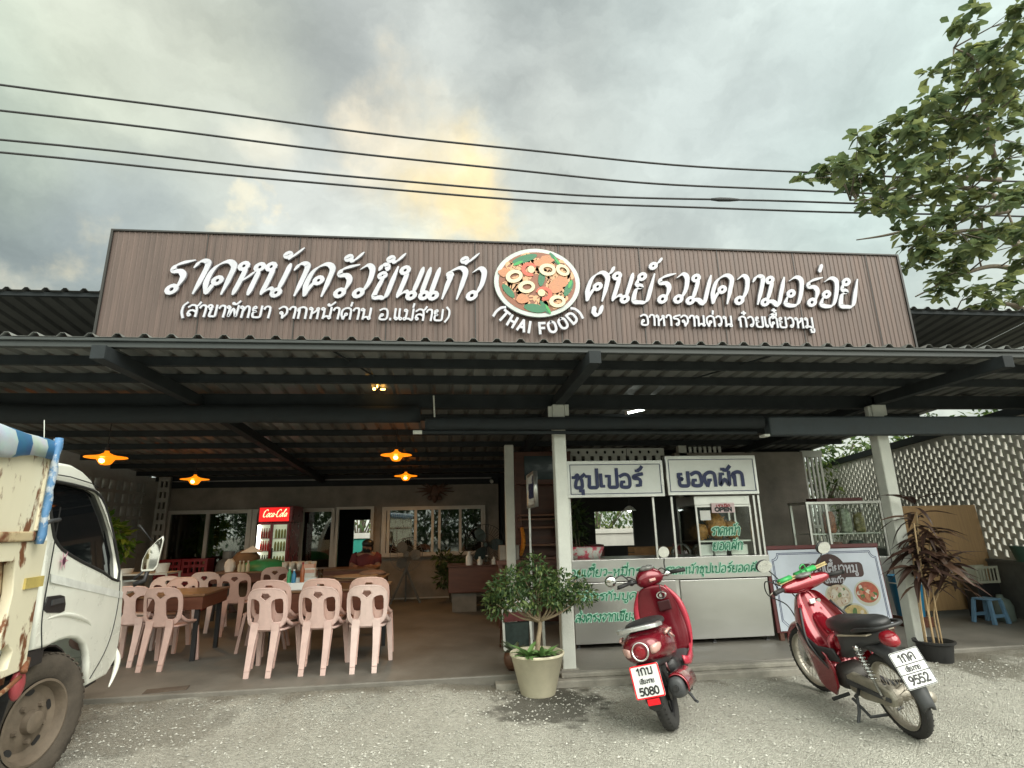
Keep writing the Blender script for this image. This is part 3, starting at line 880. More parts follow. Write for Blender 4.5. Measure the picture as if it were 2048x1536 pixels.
# posts and beams of the front
for x, w, lab in ((1.125, 0.13, 'white square post standing behind the cream flower pot'), (4.83, 0.135, 'white square post standing behind the parked motorbike')):
    t = thing('concrete_post', lab, 'post', (x, 0.10, 0.1), group='white front posts')
    mb = MB(); mb.box((-w / 2, -0.065, 0), (w / 2, 0.07, 2.60)); mb.build('shaft', M_post, t, bevel=0.012)
    mb = MB(); mb.box((-w / 2 - 0.045, -0.05, 2.46), (-w / 2 - 0.004, -0.02, 2.58)); mb.box((w / 2 + 0.004, -0.05, 2.48), (w / 2 + 0.05, -0.02, 2.60)); mb.box((-0.02, -0.055, 2.603), (0.025, -0.02, 2.69)); mb.build('bracket', M_post, t, bevel=0.003)
    mb = MB(); mb.box((-w / 2 - 0.02, -0.085, 0), (w / 2 + 0.02, 0.09, 0.012)); mb.build('base', M_step, t)

def cloth_roll(name, label, x0, x1, y, z, rr, zsc, seed):
    rg = random.Random(seed); rings = []
    n = int((x1 - x0) / 0.16)
    for i in range(n + 1):
        x = x0 + (x1 - x0) * i / n
        ring = []
        for k in range(14):
            a = 2 * PI * k / 14
            q = rr * (1 + 0.14 * mnoise.noise(Vector((x * 1.7, math.cos(a) * 2, math.sin(a) * 2 + seed))))
            ring.append(Vector((0, math.cos(a) * q * 0.62, math.sin(a) * q * zsc)) + Vector((x - x0, 0, 0.012 * mnoise.noise(Vector((x * 0.8, seed, 0))))))
        rings.append(ring)
    t = thing(name, label, 'awning', (x0, y, z))
    mb = MB(); mb.loft(rings); mb.build('rolled_cloth', M_blackcloth, t, smooth=True)
    return t
ra = cloth_roll('rolled_awning', 'dark rolled shade cloth hanging along the left half of the canopy beam', -7.6, -0.34, 0.07, 2.60, 0.09, 1.0, 3)
rb = cloth_roll('rolled_awning', 'black rolled shade cloth with a bottom pipe, running over the food cart', -0.28, 3.36, -0.06, 2.475, 0.075, 0.9, 9)
mb = MB(); mb.tube([(-0.11, 0, -0.088), (3.55, 0, -0.112)], 0.019, 10); mb.build('bottom_pipe', M_steel, rb)
mb = MB(); mb.tube([(-0.12, 0, -0.088), (-0.03, 0, -0.0885)], 0.021, 10); mb.tube([(0.1, 0.02, -0.05), (0.08, 0.03, 0.3)], 0.008, 6); mb.build('pipe_end', M_post, rb)
bx = thing('awning_box', 'long dark blue grey awning box under the right end of the canopy', 'awning', (5.7, -0.06, 2.33))
mb = MB(); mb.box((-2.30, -0.06, 0.0), (2.6, 0.07, 0.205)); mb.build('housing', mat('blue grey awning cover', (0.035, 0.045, 0.052), 0.6, var=0.25, bump=0.3, bscale=25), bx, bevel=0.02)
mb = MB(); mb.box((-2.37, -0.05, -0.012), (-2.305, 0.06, 0.015)); mb.build('end_bracket', M_post, bx, bevel=0.005)

# ------------------------------------------------------------------ shop sign
sign = thing('shop_sign', 'wide brown ribbed shop sign with white Thai lettering above the canopy', 'sign', (0.735, -1.15, 2.93))
O = (0.735, -1.15, 2.93)
mb = MB(O); prof = []; x = -2.85
while x < 4.31:
    prof += [(x, 0.0), (x + 0.028, 0.0), (x + 0.033, -0.0055), (x + 0.039, -0.0055)]
    x += 0.044
prof.append((4.32, 0.0))
n = len(prof); vs = [(px, -1.15 + dy, z) for z in (2.93, 3.93) for px, dy in prof]
mb.add(vs, [(i, i + 1, n + i + 1, n + i) for i in range(n - 1)])
mb.box((-2.85, -1.149, 2.93), (4.32, -1.12, 3.928))
mb.build('panel', M_sign, sign)
mb = MB(O); mb.box((-2.87, -1.166, 2.93), (-2.851, -1.11, 3.945)); mb.box((4.321, -1.166, 2.93), (4.34, -1.11, 3.945)); mb.box((-2.851, -1.166, 3.931), (4.321, -1.11, 3.945)); mb.build('trim', M_edge, sign)
for x in (-2.09, -1.33, -0.57, 0.19, 0.95, 1.71, 2.47, 3.23, 3.99):
    mb = MB(O); mb.box((x - .0035, -1.1585, 2.94), (x + .0035, -1.1563, 3.93)); mb.build('joint', M_edge, sign)
for x in (-2.6, -0.8, 1.0, 2.8, 4.1):
    mb = MB(O); mb.bar((x, -1.09, 2.93), (x, -1.09, 3.9), 0.05); mb.bar((x, -0.3, 2.95), (x, -1.06, 3.7), 0.04); mb.build('support', M_steel, sign)
M_letback = mat('grey letter returns and shadow', (0.12, 0.11, 0.12), 0.6)  # wider dark backing: grey returns that also stand in as the letters' drop shadow
def sign_line(s, cx, base, width, h, w, slant, contrast, rings=True, taper=True):
    mb = MB(O); M = T(cx, -1.163, base) @ UP
    letters(mb, s, M, h, w=w * 1.14, slant=slant, contrast=contrast * 0.85, depth=0.010, width=width, taper=taper, rings=rings)
    mb.build('lettering_shadow', M_letback, sign)
    mb = MB(O); M = T(cx, -1.175, base) @ UP
    letters(mb, s, M, h, w=w, slant=slant, contrast=contrast, depth=0.010, width=width, taper=taper, rings=rings)
    return mb.build('lettering', M_white, sign)
sign_line('ราดหน้าครัวขันแก้ว', -1.10, 3.36, 2.66, 0.302, 0.094, 0.34, 0.78)
sign_line('ศูนย์รวมความอร่อย', 2.46, 3.372, 2.64, 0.288, 0.094, 0.34, 0.78)
sign_line('(สาขาพัทยา จากหน้าด่าน อ.แม่สาย)', -1.13, 3.165, 2.20, 0.098, 0.092, 0.12, 0.25, taper=False)
sign_line('อาหารจานด่วน ก๋วยเตี๋ยวหมู', 2.49, 3.155, 1.66, 0.098, 0.092, 0.0, 0.2, taper=False)
# curved (THAI FOOD)
mbl = MB(O); s = '(THAI FOOD)'
span = text_width(s); acc = 0.0
for c in s:
    a = -90 - 52 + 104 * (acc + G[c][0] / 2) / span
    acc += G[c][0]
    rx, ry = 0.468, 0.44
    M = T(0.74 + rx * math.cos(R(a)), -1.180, 3.545 + ry * math.sin(R(a))) @ UP @ RZ(R(a + 90)) @ T(0, -0.05, 0)
    letters(mbl, c, M, 0.098, w=0.11, depth=0.022)
mbl.build('lettering', M_white, sign)
# plate of noodles
logo = plate('noodle_emblem', [ell(0, 0, 0.385, 0.328, 48)], 0.03, mat('plate rim', (0.45, 0.49, 0.47), 0.4), sign, M=T(0.74, -1.185, 3.535) @ UP, origin=O)
Lg = lambda x, y: ((x - 0.5) * 0.77, (y - 0.5) * 0.655)
def lp(name, polys, colr, dz):
    if name in ('meat', 'prawn_head', 'stem', 'greens') and len(polys) > 1:
        for i, po in enumerate(polys):
            lp(name, [po], colr, dz + 0.0003 * (i % 7))
        return
    if name == 'squid_ring' and len(polys) > 20:
        for i in range(0, len(polys), 20):
            lp(name, polys[i:i + 20], colr, dz)
        return
    mb = MB()
    for i, po in enumerate(polys):
        mb.prism(po, 0, 0.004, T(0, 0, 0.0003 * (i % 7) if name != 'squid_ring' else 0))
    o = mb.build(name, mat('emblem ' + name + str(colr), tuple(c * .72 for c in rgb8(*colr)), 0.45, var=0.1, scale=30), logo)
    for v_ in o.data.vertices:
        q = v_.co
        v_.co = Vector((0.74 + q.x, -1.201 - dz * .4 - q.z * .5, 3.535 + q.y)) - Vector(O)
    return o
lp('broth', [ell(0, 0, 0.345, 0.292, 40)], (150, 92, 66), 0.0)
rg = random.Random(4); nd = []
for i in range(100):
    a = rg.uniform(0, 6.28); rr = 0.33 * math.sqrt(rg.uniform(0.15, 1)); cx, cy = rr * math.cos(a), rr * 0.84 * math.sin(a)
    st = rg.uniform(0, 360)
    big = ell(cx * 0.9, cy * 0.9, 0.06, 0.04, 10, rg.uniform(0, 3), st, st + 200); sm = ell(cx * 0.9, cy * 0.9, 0.047, 0.028, 10, rg.uniform(0, 3), st, st + 200)
    nd.append([(x, y) for x, y in big] + list(reversed([(x, y) for x, y in sm])))
lp('noodle', nd, (228, 176, 132), 0.004)
gr = []
for (x, y, a, w_, h_) in ((.36, .84, .35, .12, .035), (.72, .84, -.95, .085, .02), (.16, .36, -.9, .08, .03), (.46, .12, -.15, .10, .04), (.86, .42, 1.1, .085, .03), (.55, .56, 1.4, .08, .03), (.57, .14, -1.0, .07, .02)):
    cx, cy = Lg(x, y); gr.append(ell(cx, cy, w_, h_, 14, a))
lp('greens', gr, (44, 120, 82), 0.010)
lp('stem', [ell(*Lg(.28, .77), .05, .014, 10, .45), ell(*Lg(.88, .48), .045, .014, 10, 1.2), ell(*Lg(.61, .11), .05, .012, 10, -1.1), ell(*Lg(.74, .82), .05, .01, 10, -.95)], (60, 170, 84), 0.016)
def blob(x, y, r, sd):
    rg2 = random.Random(sd); cx, cy = Lg(x, y)
    return [(cx + r * rg2.uniform(.75, 1.15) * math.cos(2 * PI * i / 11), cy + r * .8 * rg2.uniform(.75, 1.15) * math.sin(2 * PI * i / 11)) for i in range(11)]
lp('meat', [blob(.12, .63, .055, 1), blob(.62, .83, .065, 2), blob(.52, .78, .045, 5), blob(.78, .52, .07, 3), blob(.71, .43, .075, 4), blob(.32, .25, .06, 6)], (206, 140, 100), 0.016)
def arcring(x, y, r0, r1, a0, a1, sq=.9):
    cx, cy = Lg(x, y)
    return ell(cx, cy, r1, r1 * sq, 16, 0, a0, a1) + list(reversed(ell(cx, cy, r0, r0 * sq, 16, 0, a0, a1)))
lp('prawn', [arcring(.41, .68, .038, .074, 30, 300), arcring(.57, .33, .038, .074, -110, 170)], (222, 100, 78), 0.022)
lp('prawn_head', [ell(*Lg(.43, .68), .032, .036, 12), ell(*Lg(.54, .34), .034, .034, 12)], (236, 208, 172), 0.027)
sq = []
for (x, y, r, a) in ((.23, .57, .078, .4), (.37, .42, .076, .2), (.62, .68, .076, -.05), (.80, .68, .066, -.6), (.72, .22, .074, .1)):
    cx, cy = Lg(x, y)
    o_ = ell(cx, cy, r, r * .78, 20, a); i_ = ell(cx + .004, cy, r * .55, r * .36, 20, a)
    for k in range(20):
        k2 = (k + 1) % 20
        sq.append([o_[k], o_[k2], i_[k2], i_[k]])
lp('squid_ring', sq, (234, 220, 186), 0.033)

# ------------------------------------------------------------------ back wall with windows and doors
bw = thing('back_wall', 'bare cement back wall with aluminium sliding windows and doors', 'wall', (-2.4, 6.0, 0.1))
O = (-2.4, 6.0, 0.1)
def rect(x0, y0, x1, y1): return [(x0, y0), (x1, y0), (x1, y1), (x0, y1)]
holes = [rect(-5.50, 0.60, -3.95, 1.84), rect(-3.88, 0.60, -3.40, 1.84), rect(-3.34, 0.11, -2.34, 1.84), rect(-2.28, 0.11, -1.62, 1.84), rect(-1.38, 0.93, 0.64, 1.84)]
plate('wall', [rect(-6.02, 0.1, 0.95, 2.52)] + holes, 0.14, M_conc, bw, M=T(0, 6.07, 0) @ UP, origin=O)
def window(x0, x1, z0, z1, mull, nm='window'):
    outl = [rect(x0 - 0.03, z0 - 0.03, x1 + 0.03, z1 + 0.03)]
    xs_ = [x0 + 0.03] + [m_ for m_ in mull] + [x1 - 0.03]
    for a, b in zip(xs_[:-1], xs_[1:]):
        outl.append(rect(a + 0.025, z0 + 0.04, b - 0.025, z1 - 0.04))
    fr = plate(nm, outl, 0.10, M_frame, bw, M=T(0, 5.985, 0) @ UP, origin=O)
    for a, b in zip(xs_[:-1], xs_[1:]):
        mb = MB(O); mb.box((a + 0.02, 5.992, z0 + 0.035), (b - 0.02, 5.998, z1 - 0.035)); mb.build('pane', M_glass, fr)
    return fr
window(-5.50, -3.95, 0.60, 1.84, (-4.75,)); window(-3.88, -3.40, 0.60, 1.84, (-3.62,))
window(-3.34, -2.34, 0.11, 1.84, (-2.96,), 'sliding_door'); window(-1.38, 0.64, 0.93, 1.84, (-1.28, -0.74, -0.40, -0.26, 0.16))
plate('door_frame', [rect(-2.33, 0.1, -1.57, 1.885), rect(-2.26, 0.11, -1.63, 1.835)], 0.10, M_frame, bw, M=T(0, 5.985, 0) @ UP, origin=O)
mb = MB(O); mb.box((-1.44, 5.93, 0.885), (0.70, 5.995, 0.905)); mb.build('window_sill', M_conc, bw)
mb = MB(O); mb.box((-2.3, 5.985, 0.1), (0.95, 5.9985, 0.125)); mb.build('skirting', mat('pale skirting', (0.45, 0.44, 0.40), 0.7), bw)
# the room behind the glass
room = thing('back_room', 'dark room seen through the open back doorway', 'room', (-2.4, 6.2, 0.1))
O = (-2.4, 6.2, 0.1)
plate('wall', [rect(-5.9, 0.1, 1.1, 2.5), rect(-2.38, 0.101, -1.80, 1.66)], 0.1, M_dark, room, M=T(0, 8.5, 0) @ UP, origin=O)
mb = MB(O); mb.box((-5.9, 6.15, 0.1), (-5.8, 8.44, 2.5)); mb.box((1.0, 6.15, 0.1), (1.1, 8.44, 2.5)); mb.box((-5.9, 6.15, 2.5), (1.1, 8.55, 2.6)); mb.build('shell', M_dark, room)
M_curt = mat('pale green curtain', (0.20, 0.34, 0.27), 0.8, var=0.25, scale=3, stretch=(6, 1, 0.3))
for (x0, x1) in ((-5.0, -4.72), (-4.62, -4.3), (-3.3, -3.05)):
    mb = MB(O); pv = []
    for i in range(25):
        pv.append((x0 + (x1 - x0) * i / 24, 6.25 + 0.03 * math.sin(i * 1.4)))
    mb.add([(x, y, z) for z in (0.35, 1.95) for x, y in pv], [(i, i + 1, 26 + i, 25 + i) for i in range(24)])
    mb.build('curtain', M_curt, room, solid=0.004)
# white wall, teal fence and cement walls beyond
w = thing('boundary_wall', 'white boundary wall glimpsed through the food cart', 'wall', (4.2, 10, 0)); mb = MB(); mb.box((-2.9, 0, 0), (2.6, 0.15, 1.18)); mb.box((-2.95, -0.03, 1.181), (2.65, 0.18, 1.30)); mb.build('wall', M_whitewall, w)
w = thing('boundary_fence', 'teal fence with white capping seen through the back doorway', 'fence', (-2.6, 10.2, 0)); mb = MB(); mb.box((-3, 0, 0), (2.5, 0.06, 1.2)); mb.build('panel', M_teal, w); mb = MB(); mb.box((-3, -0.03, 1.2), (2.5, 0.1, 1.34)); mb.build('capping', M_whitewall, w)
w = thing('kitchen_wall', 'dark kitchen back wall with an opening to the bright yard', 'wall', (3.6, 6.3, 0.1))
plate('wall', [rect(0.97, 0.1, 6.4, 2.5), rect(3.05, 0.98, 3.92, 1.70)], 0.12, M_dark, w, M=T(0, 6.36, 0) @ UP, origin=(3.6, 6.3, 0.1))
w = thing('cement_wall', 'dark cement wall between the food cart and the glass cabinet', 'wall', (4.9, 3.0, 0.1)); mb = MB(); mb.box((-1.3, 0, 0), (0.92, 0.12, 2.44)); mb.build('wall', M_conc, w)
w = thing('slatted_panel', 'narrow white slatted panel beside the dark cement wall', 'panel', (6.05, 3.1, 0.1))
mb = MB()
for i in range(5):
    mb.box((-0.17 + i * 0.075, 0, 0.55), (-0.135 + i * 0.075, 0.03, 2.45))
mb.box((-0.19, -0.004, 1.2), (0.19, 0.034, 1.25)); mb.box((-0.19, -0.004, 2.36), (0.19, 0.034, 2.47)); mb.build('slats', M_post, w)
w = thing('inner_post', 'white post at the right end of the cement back wall', 'post', (0.82, 2.35, 0.1)); mb = MB(); mb.box((-0.065, 0, 0), (0.065, 0.13, 2.5)); mb.build('shaft', M_post, w, bevel=0.01)
# white fretwork valance behind the cart sign
w = thing('fretwork_valance', 'white cut-out timber valance hanging above the food cart', 'valance', (2.62, 3.0, 2.0))
pv = []; hl = []
n = 11; x0, x1 = -0.80, 0.80; st = (x1 - x0) / n
for i in range(n):
    a = x0 + i * st
    pv += [(a, 0.05), (a + st * .25, 0.02), (a + st * .5, -0.06), (a + st * .75, 0.02)]
    hl.append(rect(a + st * .55, 0.12, a + st * .95, 0.50)); hl.append(ell(a + st * .25, 0.56, st * .16, 0.028, 8))
pv += [(x1, 0.05), (x1, 0.62), (x0, 0.62)]
plate('fretwork', [pv] + hl, 0.025, M_post, w, M=UP)
w = thing('picket_screen', 'white picket screen hanging beside the fretwork valance', 'screen', (3.98, 3.02, 1.0))
mb = MB()
mb.box((-0.30, -0.02, -0.9), (-0.17, 0.1, 1.66))
for i in range(7):
    mb.box((-0.12 + i * 0.085, 0, 0.1), (-0.075 + i * 0.085, 0.02, 1.64))
mb.box((-0.14, 0.021, 0.85), (0.5, 0.04, 0.9)); mb.build('pickets', M_post, w)

# ------------------------------------------------------------------ right: lattice boundary
LA = math.atan2(0.956, 0.29)
lat = thing('lattice_wall', 'tall grey cement lattice wall along the right boundary', 'wall', (7.62 - .29 * 2.0, 1.45 - .956 * 2.0, 0.1), (0, 0, LA))
ML = RX(R(90))
hol = []; n = 74; dx = 9.2 / n
for i in range(n):
    for j in range(12):
        z = 0.76 + j * 0.158 + (0.079 if i % 2 else 0)
        x = 0.04 + i * dx
        if z + 0.13 < 2.58:
            hol.append([(x + 0.016, z), (x + dx - 0.016, z + 0.03), (x + dx - 0.016, z + 0.140), (x + 0.016, z + 0.11)])
plate('lattice', [rect(0, 0.70, 9.28, 2.60)] + hol, 0.05, M_lattice, lat, M=ML)
mb = MB(); mb.box((-0.6, -0.09, 0), (9.3, 0.09, 0.70)); mb.box((-0.6, -0.11, 0.7015), (9.3, 0.11, 0.74)); mb.build('plinth', mat('dark damp cement', (0.10, 0.10, 0.09), 0.9, var=0.3, bump=0.4), lat)
mb = MB(); mb.box((-0.6, -0.07, 2.601), (9.4, 0.07, 2.72)); mb.build('top_rail', M_steel, lat)
w = thing('plywood_board', 'plain plywood board leaning behind the red-leaved plant', 'board', (7.0, 1.85, 0.18), (R(-3), 0, R(2)))
mb = MB(); mb.box((-0.78, 0, 0), (0.72, 0.018, 1.42)); mb.build('sheet', M_ply, w, bevel=0.003)
mb = MB(); mb.box((-0.74, 0.0, -0.075), (-0.68, 0.05, -0.002)); mb.box((0.55, 0.0, -0.075), (0.62, 0.05, -0.002)); mb.build('support_block', M_wood, w)
# left: hollow-block wall
lw = thing('hollow_block_wall', 'side wall of hollow cement blocks at the left of the dining floor', 'wall', (-6.05, 2.6, 0.1), (0, 0, R(90)))
hol = []
for i in range(16):
    for j in range(6):
        hol.append(rect(0.06 + i * 0.215, 1.0 + j * 0.225, 0.06 + i * 0.215 + 0.15, 1.0 + j * 0.225 + 0.17))
plate('blocks', [rect(0, 0.0, 3.55, 2.75)] + hol, 0.14, mat('pale cement block', (0.36, 0.35, 0.32), 0.85), lw, M=ML)
w = thing('block_column', 'slim column of small hollow blocks at the left corner of the back wall', 'column', (-5.50, 5.72, 0.1))
plate('blocks', [rect(-0.1, 0, 0.1, 2.4)] + [rect(-0.07, 0.6 + j * 0.2, -0.01, 0.72 + j * 0.2) for j in range(9)] + [rect(0.01, 0.6 + j * 0.2, 0.07, 0.72 + j * 0.2) for j in range(9)], 0.1, mat('pale cement block', (0.36, 0.35, 0.32), 0.85), w, M=UP)

# ------------------------------------------------------------------ vegetation
def leaf_verts(L, W, fold=0.25, droop=0.2, n=3, blunt=False):
    """broad folded leaf along +X, two rows of quads; returns verts, faces"""
    vs = []; fs = []
    for i in range(n + 1):
        t = i / n
        w = W * (math.sin(PI * min(1, t ** (1.35 if blunt else 0.8))) ** 0.8 + (0.0)) * 0.5 if i not in (0, n) else W * 0.04
        if blunt and i == n: w = W * 0.18
        z = -droop * L * t * t
        vs += [(L * t, w, z + fold * w), (L * t, 0, z), (L * t, -w, z + fold * w)]
    for i in range(n):
        a = i * 3
        fs += [(a, a + 1, a + 4, a + 3), (a + 1, a + 2, a + 5, a + 4)]
    return vs, fs

def rand_dir(rg, zmin=-1.0):
    while True:
        v = Vector((rg.uniform(-1, 1), rg.uniform(-1, 1), rg.uniform(zmin, 1)))
        if 0.05 < v.length < 1:
            return v.normalized()

def leaf_matrix(p, d, roll):
    q = d.to_track_quat('X', 'Z').to_matrix().to_4x4()
    return Matrix.Translation(p) @ q @ Matrix.Rotation(roll, 4, 'X')

def leaf_cloud(mb, centers, n, L, W, rg, flat=1.0, rosette=1):
    """leaves clumped round centres [(Vector, radius)]"""
    tot = sum(r * r for _, r in centers)
    lv = [leaf_verts(L * s_, W * s_, 0.3, 0.15, 2) for s_ in (0.7, 0.85, 1.0, 1.15)]
    for c, r in centers:
        k = max(3, int(n * r * r / tot))
        for _ in range(k):
            d = rand_dir(rg)
            p = c + Vector((d.x, d.y, d.z * flat)) * r * (0.35 + 0.65 * rg.random() ** 0.6)
            dd = (d + rand_dir(rg) * 0.9 + Vector((0, 0, -0.15))).normalized()
            v, f = rg.choice(lv)
            mb.add(v, f, leaf_matrix(p, dd, rg.uniform(-1, 1)))

M_bark = mat('grey brown bark', (0.16, 0.13, 0.10), 0.9, var=0.3, scale=12, bump=0.6, bscale=30)
M_leafT = leaf_mat('broad almond leaf', (0.065, 0.10, 0.048), (0.13, 0.172, 0.075), (0.25, 0.275, 0.10), 0.45, 0.4)
M_leafB = leaf_mat('background leaf', (0.045, 0.085, 0.025), (0.085, 0.15, 0.035), (0.19, 0.24, 0.05), 0.4)
M_leafD = leaf_mat('dense dark leaf', (0.025, 0.05, 0.02), (0.05, 0.09, 0.03), (0.09, 0.13, 0.04), 0.3)
M_leafS = leaf_mat('small shrub leaf', (0.028, 0.062, 0.022), (0.062, 0.115, 0.038), (0.17, 0.22, 0.065), 0.38)

# big broad-leaved tree leaning in from the right, over the upper roof
def big_tree():
    rg = random.Random(21)
    base = Vector((14.2, 5.6, 0))
    t = thing('almond_tree', 'large broad-leaved tree reaching in behind the right end of the sign', 'tree', base)
    CLUMPS = [(9.17, 5.24, 9.61), (8.91, 5.22, 9.72), (8.01, 3.42, 8.49), (8.37, 3.36, 8.83), (10.04, 4.66, 10.34), (10.33, 4.33, 10.51), (9.17, 4.7, 8.96), (8.98, 4.03, 8.12), (9.29, 4.48, 9.14), (9.74, 4.39, 9.3), (10.15, 4.21, 9.58), (9.54, 3.28, 9.33), (10.41, 3.64, 10.2), (10.66, 3.46, 10.45), (11.58, 3.91, 11.48), (12.54, 4.31, 12.16), (12.68, 4.09, 12.49), (11.43, 3.68, 10.71), (11.65, 3.37, 10.84), (11.57, 2.95, 10.82), (11.33, 2.38, 10.87), (11.51, 2.24, 11.25), (11.56, 3.11, 12.1), (11.9, 2.96, 11.13), (12.33, 3.17, 10.71), (13.04, 4.25, 11.19), (11.73, 3.73, 10.23), (11.24, 3.88, 10.19), (10.12, 3.44, 9.24), (9.38, 3.2, 8.41), (9.66, 3.89, 8.55), (9.04, 3.73, 7.63), (10.35, 4.32, 8.37), (11.82, 5.04, 9.67), (11.49, 4.26, 9.7), (11.58, 3.07, 9.53), (13.7, 4.24, 10.94), (13.35, 4.29, 9.97), (12.67, 4.35, 9.43), (12.65, 4.56, 10.28), (12.09, 4.51, 9.31), (12.57, 4.62, 8.94), (10.8, 3.91, 8.25), (12.52, 5.14, 8.79), (12.85, 5.12, 8.58), (11.54, 3.45, 7.86), (13.37, 4.46, 8.87), (11.23, 4.75, 8.29), (10.37, 4.35, 7.76), (10.96, 4.5, 7.62), (11.33, 4.37, 7.56), (12.77, 5.17, 8.06), (12.25, 4.27, 7.66), (13.51, 4.83, 8.16), (10.38, 4.29, 6.99), (11.95, 5.31, 7.44), (12.47, 5.23, 7.69), (10.26, 4.49, 7.28), (10.36, 4.81, 7.01), (11.67, 5.55, 7.02), (11.73, 5.07, 6.93), (10.9, 4.72, 6.35), (12.01, 3.77, 7.01), (12.0, 4.19, 6.39), (13.24, 4.8, 7.1), (11.35, 4.01, 5.83), (13.58, 5.42, 6.55), (11.22, 4.21, 6.09), (10.43, 4.86, 10.1), (10.16, 3.52, 9.62), (11.91, 4.57, 11.03), (11.85, 4.17, 10.2), (10.79, 3.98, 9.45), (10.54, 4.2, 8.82), (10.23, 4.61, 8.68), (13.11, 3.22, 12.19), (12.64, 2.98, 10.68), (12.49, 3.13, 9.14), (13.17, 3.97, 8.53), (14.37, 5.05, 7.92), (13.46, 4.7, 6.67), (11.03, 3.53, 6.95), (12.87, 4.03, 11.41), (11.61, 4.77, 8.19)]
    tips = []; mbw = MB(base)
    trunk = crom([base, base + Vector((-.1, 0, 2.5)), base + Vector((.1, -.1, 5)), base + Vector((0, -.1, 8)), base + Vector((-.2, 0, 12))], 5)
    mbw.tube(trunk, [0.22 - 0.012 * i for i in range(len(trunk))], 9)
    # limbs: end points given in metres where the boughs reach
    limbs = [((14.2, 5.5, 9.3), (12.3, 5.0, 9.25), (10.6, 4.8, 8.75), (9.1, 4.7, 8.55)),
             ((14.2, 5.5, 10.3), (12.9, 4.6, 10.6), (11.6, 4.4, 10.6), (10.3, 4.4, 10.05)),
             ((14.2, 5.5, 10.9), (13.2, 4.6, 11.8), (12.7, 4.2, 12.3), (12.0, 4.0, 12.4)),
             ((14.2, 5.5, 8.0), (12.9, 5.2, 8.2), (11.4, 5.0, 7.9), (10.6, 5.0, 7.5)),
             ((14.2, 5.5, 7.3), (13.0, 5.3, 7.3), (11.9, 5.3, 6.95), (10.9, 5.4, 6.5)),
             ((14.2, 5.5, 6.0), (13.3, 5.3, 6.3), (12.4, 5.2, 6.2), (11.7, 5.4, 5.9)),
             ((14.2, 5.5, 9.9), (12.8, 5.9, 10.2), (11.4, 6.0, 9.8), (10.4, 6.1, 9.3)),
             ((14.2, 5.5, 9.0), (12.7, 6.0, 8.9), (11.3, 6.2, 8.6), (10.2, 6.0, 8.3))]
    nodes = []
    for li, lm in enumerate(limbs):
        c = crom([Vector(p) for p in lm], 8)
        mbw.tube(c, [0.075 - 0.060 * i / (len(c) - 1) for i in range(len(c))], 6)
        nodes += c[3:]
    for p in CLUMPS:
        p = Vector(p)
        q = min(nodes, key=lambda v: (v - p).length + 0.35 * max(0, p.x - v.x + 0.3))
        mid = q.lerp(p, 0.55) + Vector((0, 0, 0.08)) + rand_dir(rg) * 0.08
        mbw.tube([q, mid, p], [0.022, 0.013, 0.007], 5)
        tips.append(p)
        for k in range(2):
            e = p + Vector((rg.uniform(-.30, .30), rg.uniform(-.4, .4), rg.uniform(-.24, .24)))
            mbw.tube([mid, mid.lerp(e, .6), e], [0.010, 0.008, 0.005], 4)
            tips.append(e)
    mbw.build('trunk', M_bark, t, smooth=True)
    mb = MB(base)
    for e in tips:
        for _ in range(rg.randint(10, 15)):
            a = rg.uniform(0, 6.28)
            d = Vector((math.cos(a), math.sin(a), rg.uniform(-0.75, 0.55))).normalized()
            Lf = rg.uniform(0.15, 0.33)
            v, f = leaf_verts(Lf, Lf * 0.68, 0.25, 0.25, 2, True)
            mb.add(v, f, leaf_matrix(e + d * 0.03 + rand_dir(rg) * 0.07, d, rg.uniform(-0.5, 0.5)))
    mb.build('crown', M_leafT, t)
big_tree()

def tree(label, base, h, rad, seed, m, n=1600, leaf=0.16, group=None, trunk_h=0.45):
    rg = random.Random(seed); base = Vector(base)
    t = thing('leafy_tree', label, 'tree', base, group=group)
    mb = MB(base); cs = []
    top = base + Vector((rg.uniform(-.2, .2), 0, h * 0.75))
    mb.tube(crom([base, base + Vector((rg.uniform(-.15, .15), 0, h * trunk_h)), top], 4), [0.12 - 0.008 * i for i in range(9)], 7)
    for k in range(13):
        a = rg.uniform(0, 6.28); rr = rad * rg.uniform(0.25, 0.95)
        c = base + Vector((rr * math.cos(a), rr * math.sin(a), h * (trunk_h + (1 - trunk_h) * rg.uniform(0.15, 0.95))))
        cs.append((c, rad * rg.uniform(0.28, 0.5)))
        mb.tube([base + Vector((0, 0, h * trunk_h * rg.uniform(0.6, 1))), c], [0.04, 0.012], 5)
    mb.build('trunk', M_bark, t)
    mb = MB(base); leaf_cloud(mb, cs, n, leaf, leaf * 0.5, rg); mb.build('crown', m, t)
    return t
GB = 'trees behind the restaurant'
tree('bushy green tree behind the lattice wall next to the white post', (8.6, 7.6, 0), 5.0, 1.7, 1, M_leafB, 2600, 0.15, GB, 0.2)
tree('leafy green tree close behind the lattice wall above the plywood board', (10.2, 3.2, 0), 3.6, 1.5, 41, M_leafB, 2400, 0.15, GB, 0.08)
tree('low green tree behind the lattice wall at the right edge of the picture', (10.9, 0.6, 0), 3.3, 1.5, 42, M_leafB, 2200, 0.15, GB, 0.08)
tree('green tree behind the far end of the lattice wall, left of the right post', (10.9, 6.0, 0), 3.4, 1.5, 43, M_leafB, 2200, 0.15, GB, 0.08)
tree('yellow green tree behind the narrow white slatted panel', (8.4, 11.2, 0), 4.4, 1.6, 2, M_leafB, 2200, 0.16, GB, 0.2)
tree('dark green tree behind the right end of the lattice wall', (13.6, 8.6, 0), 4.4, 2.1, 3, M_leafD, 2600, 0.16, GB, 0.15)
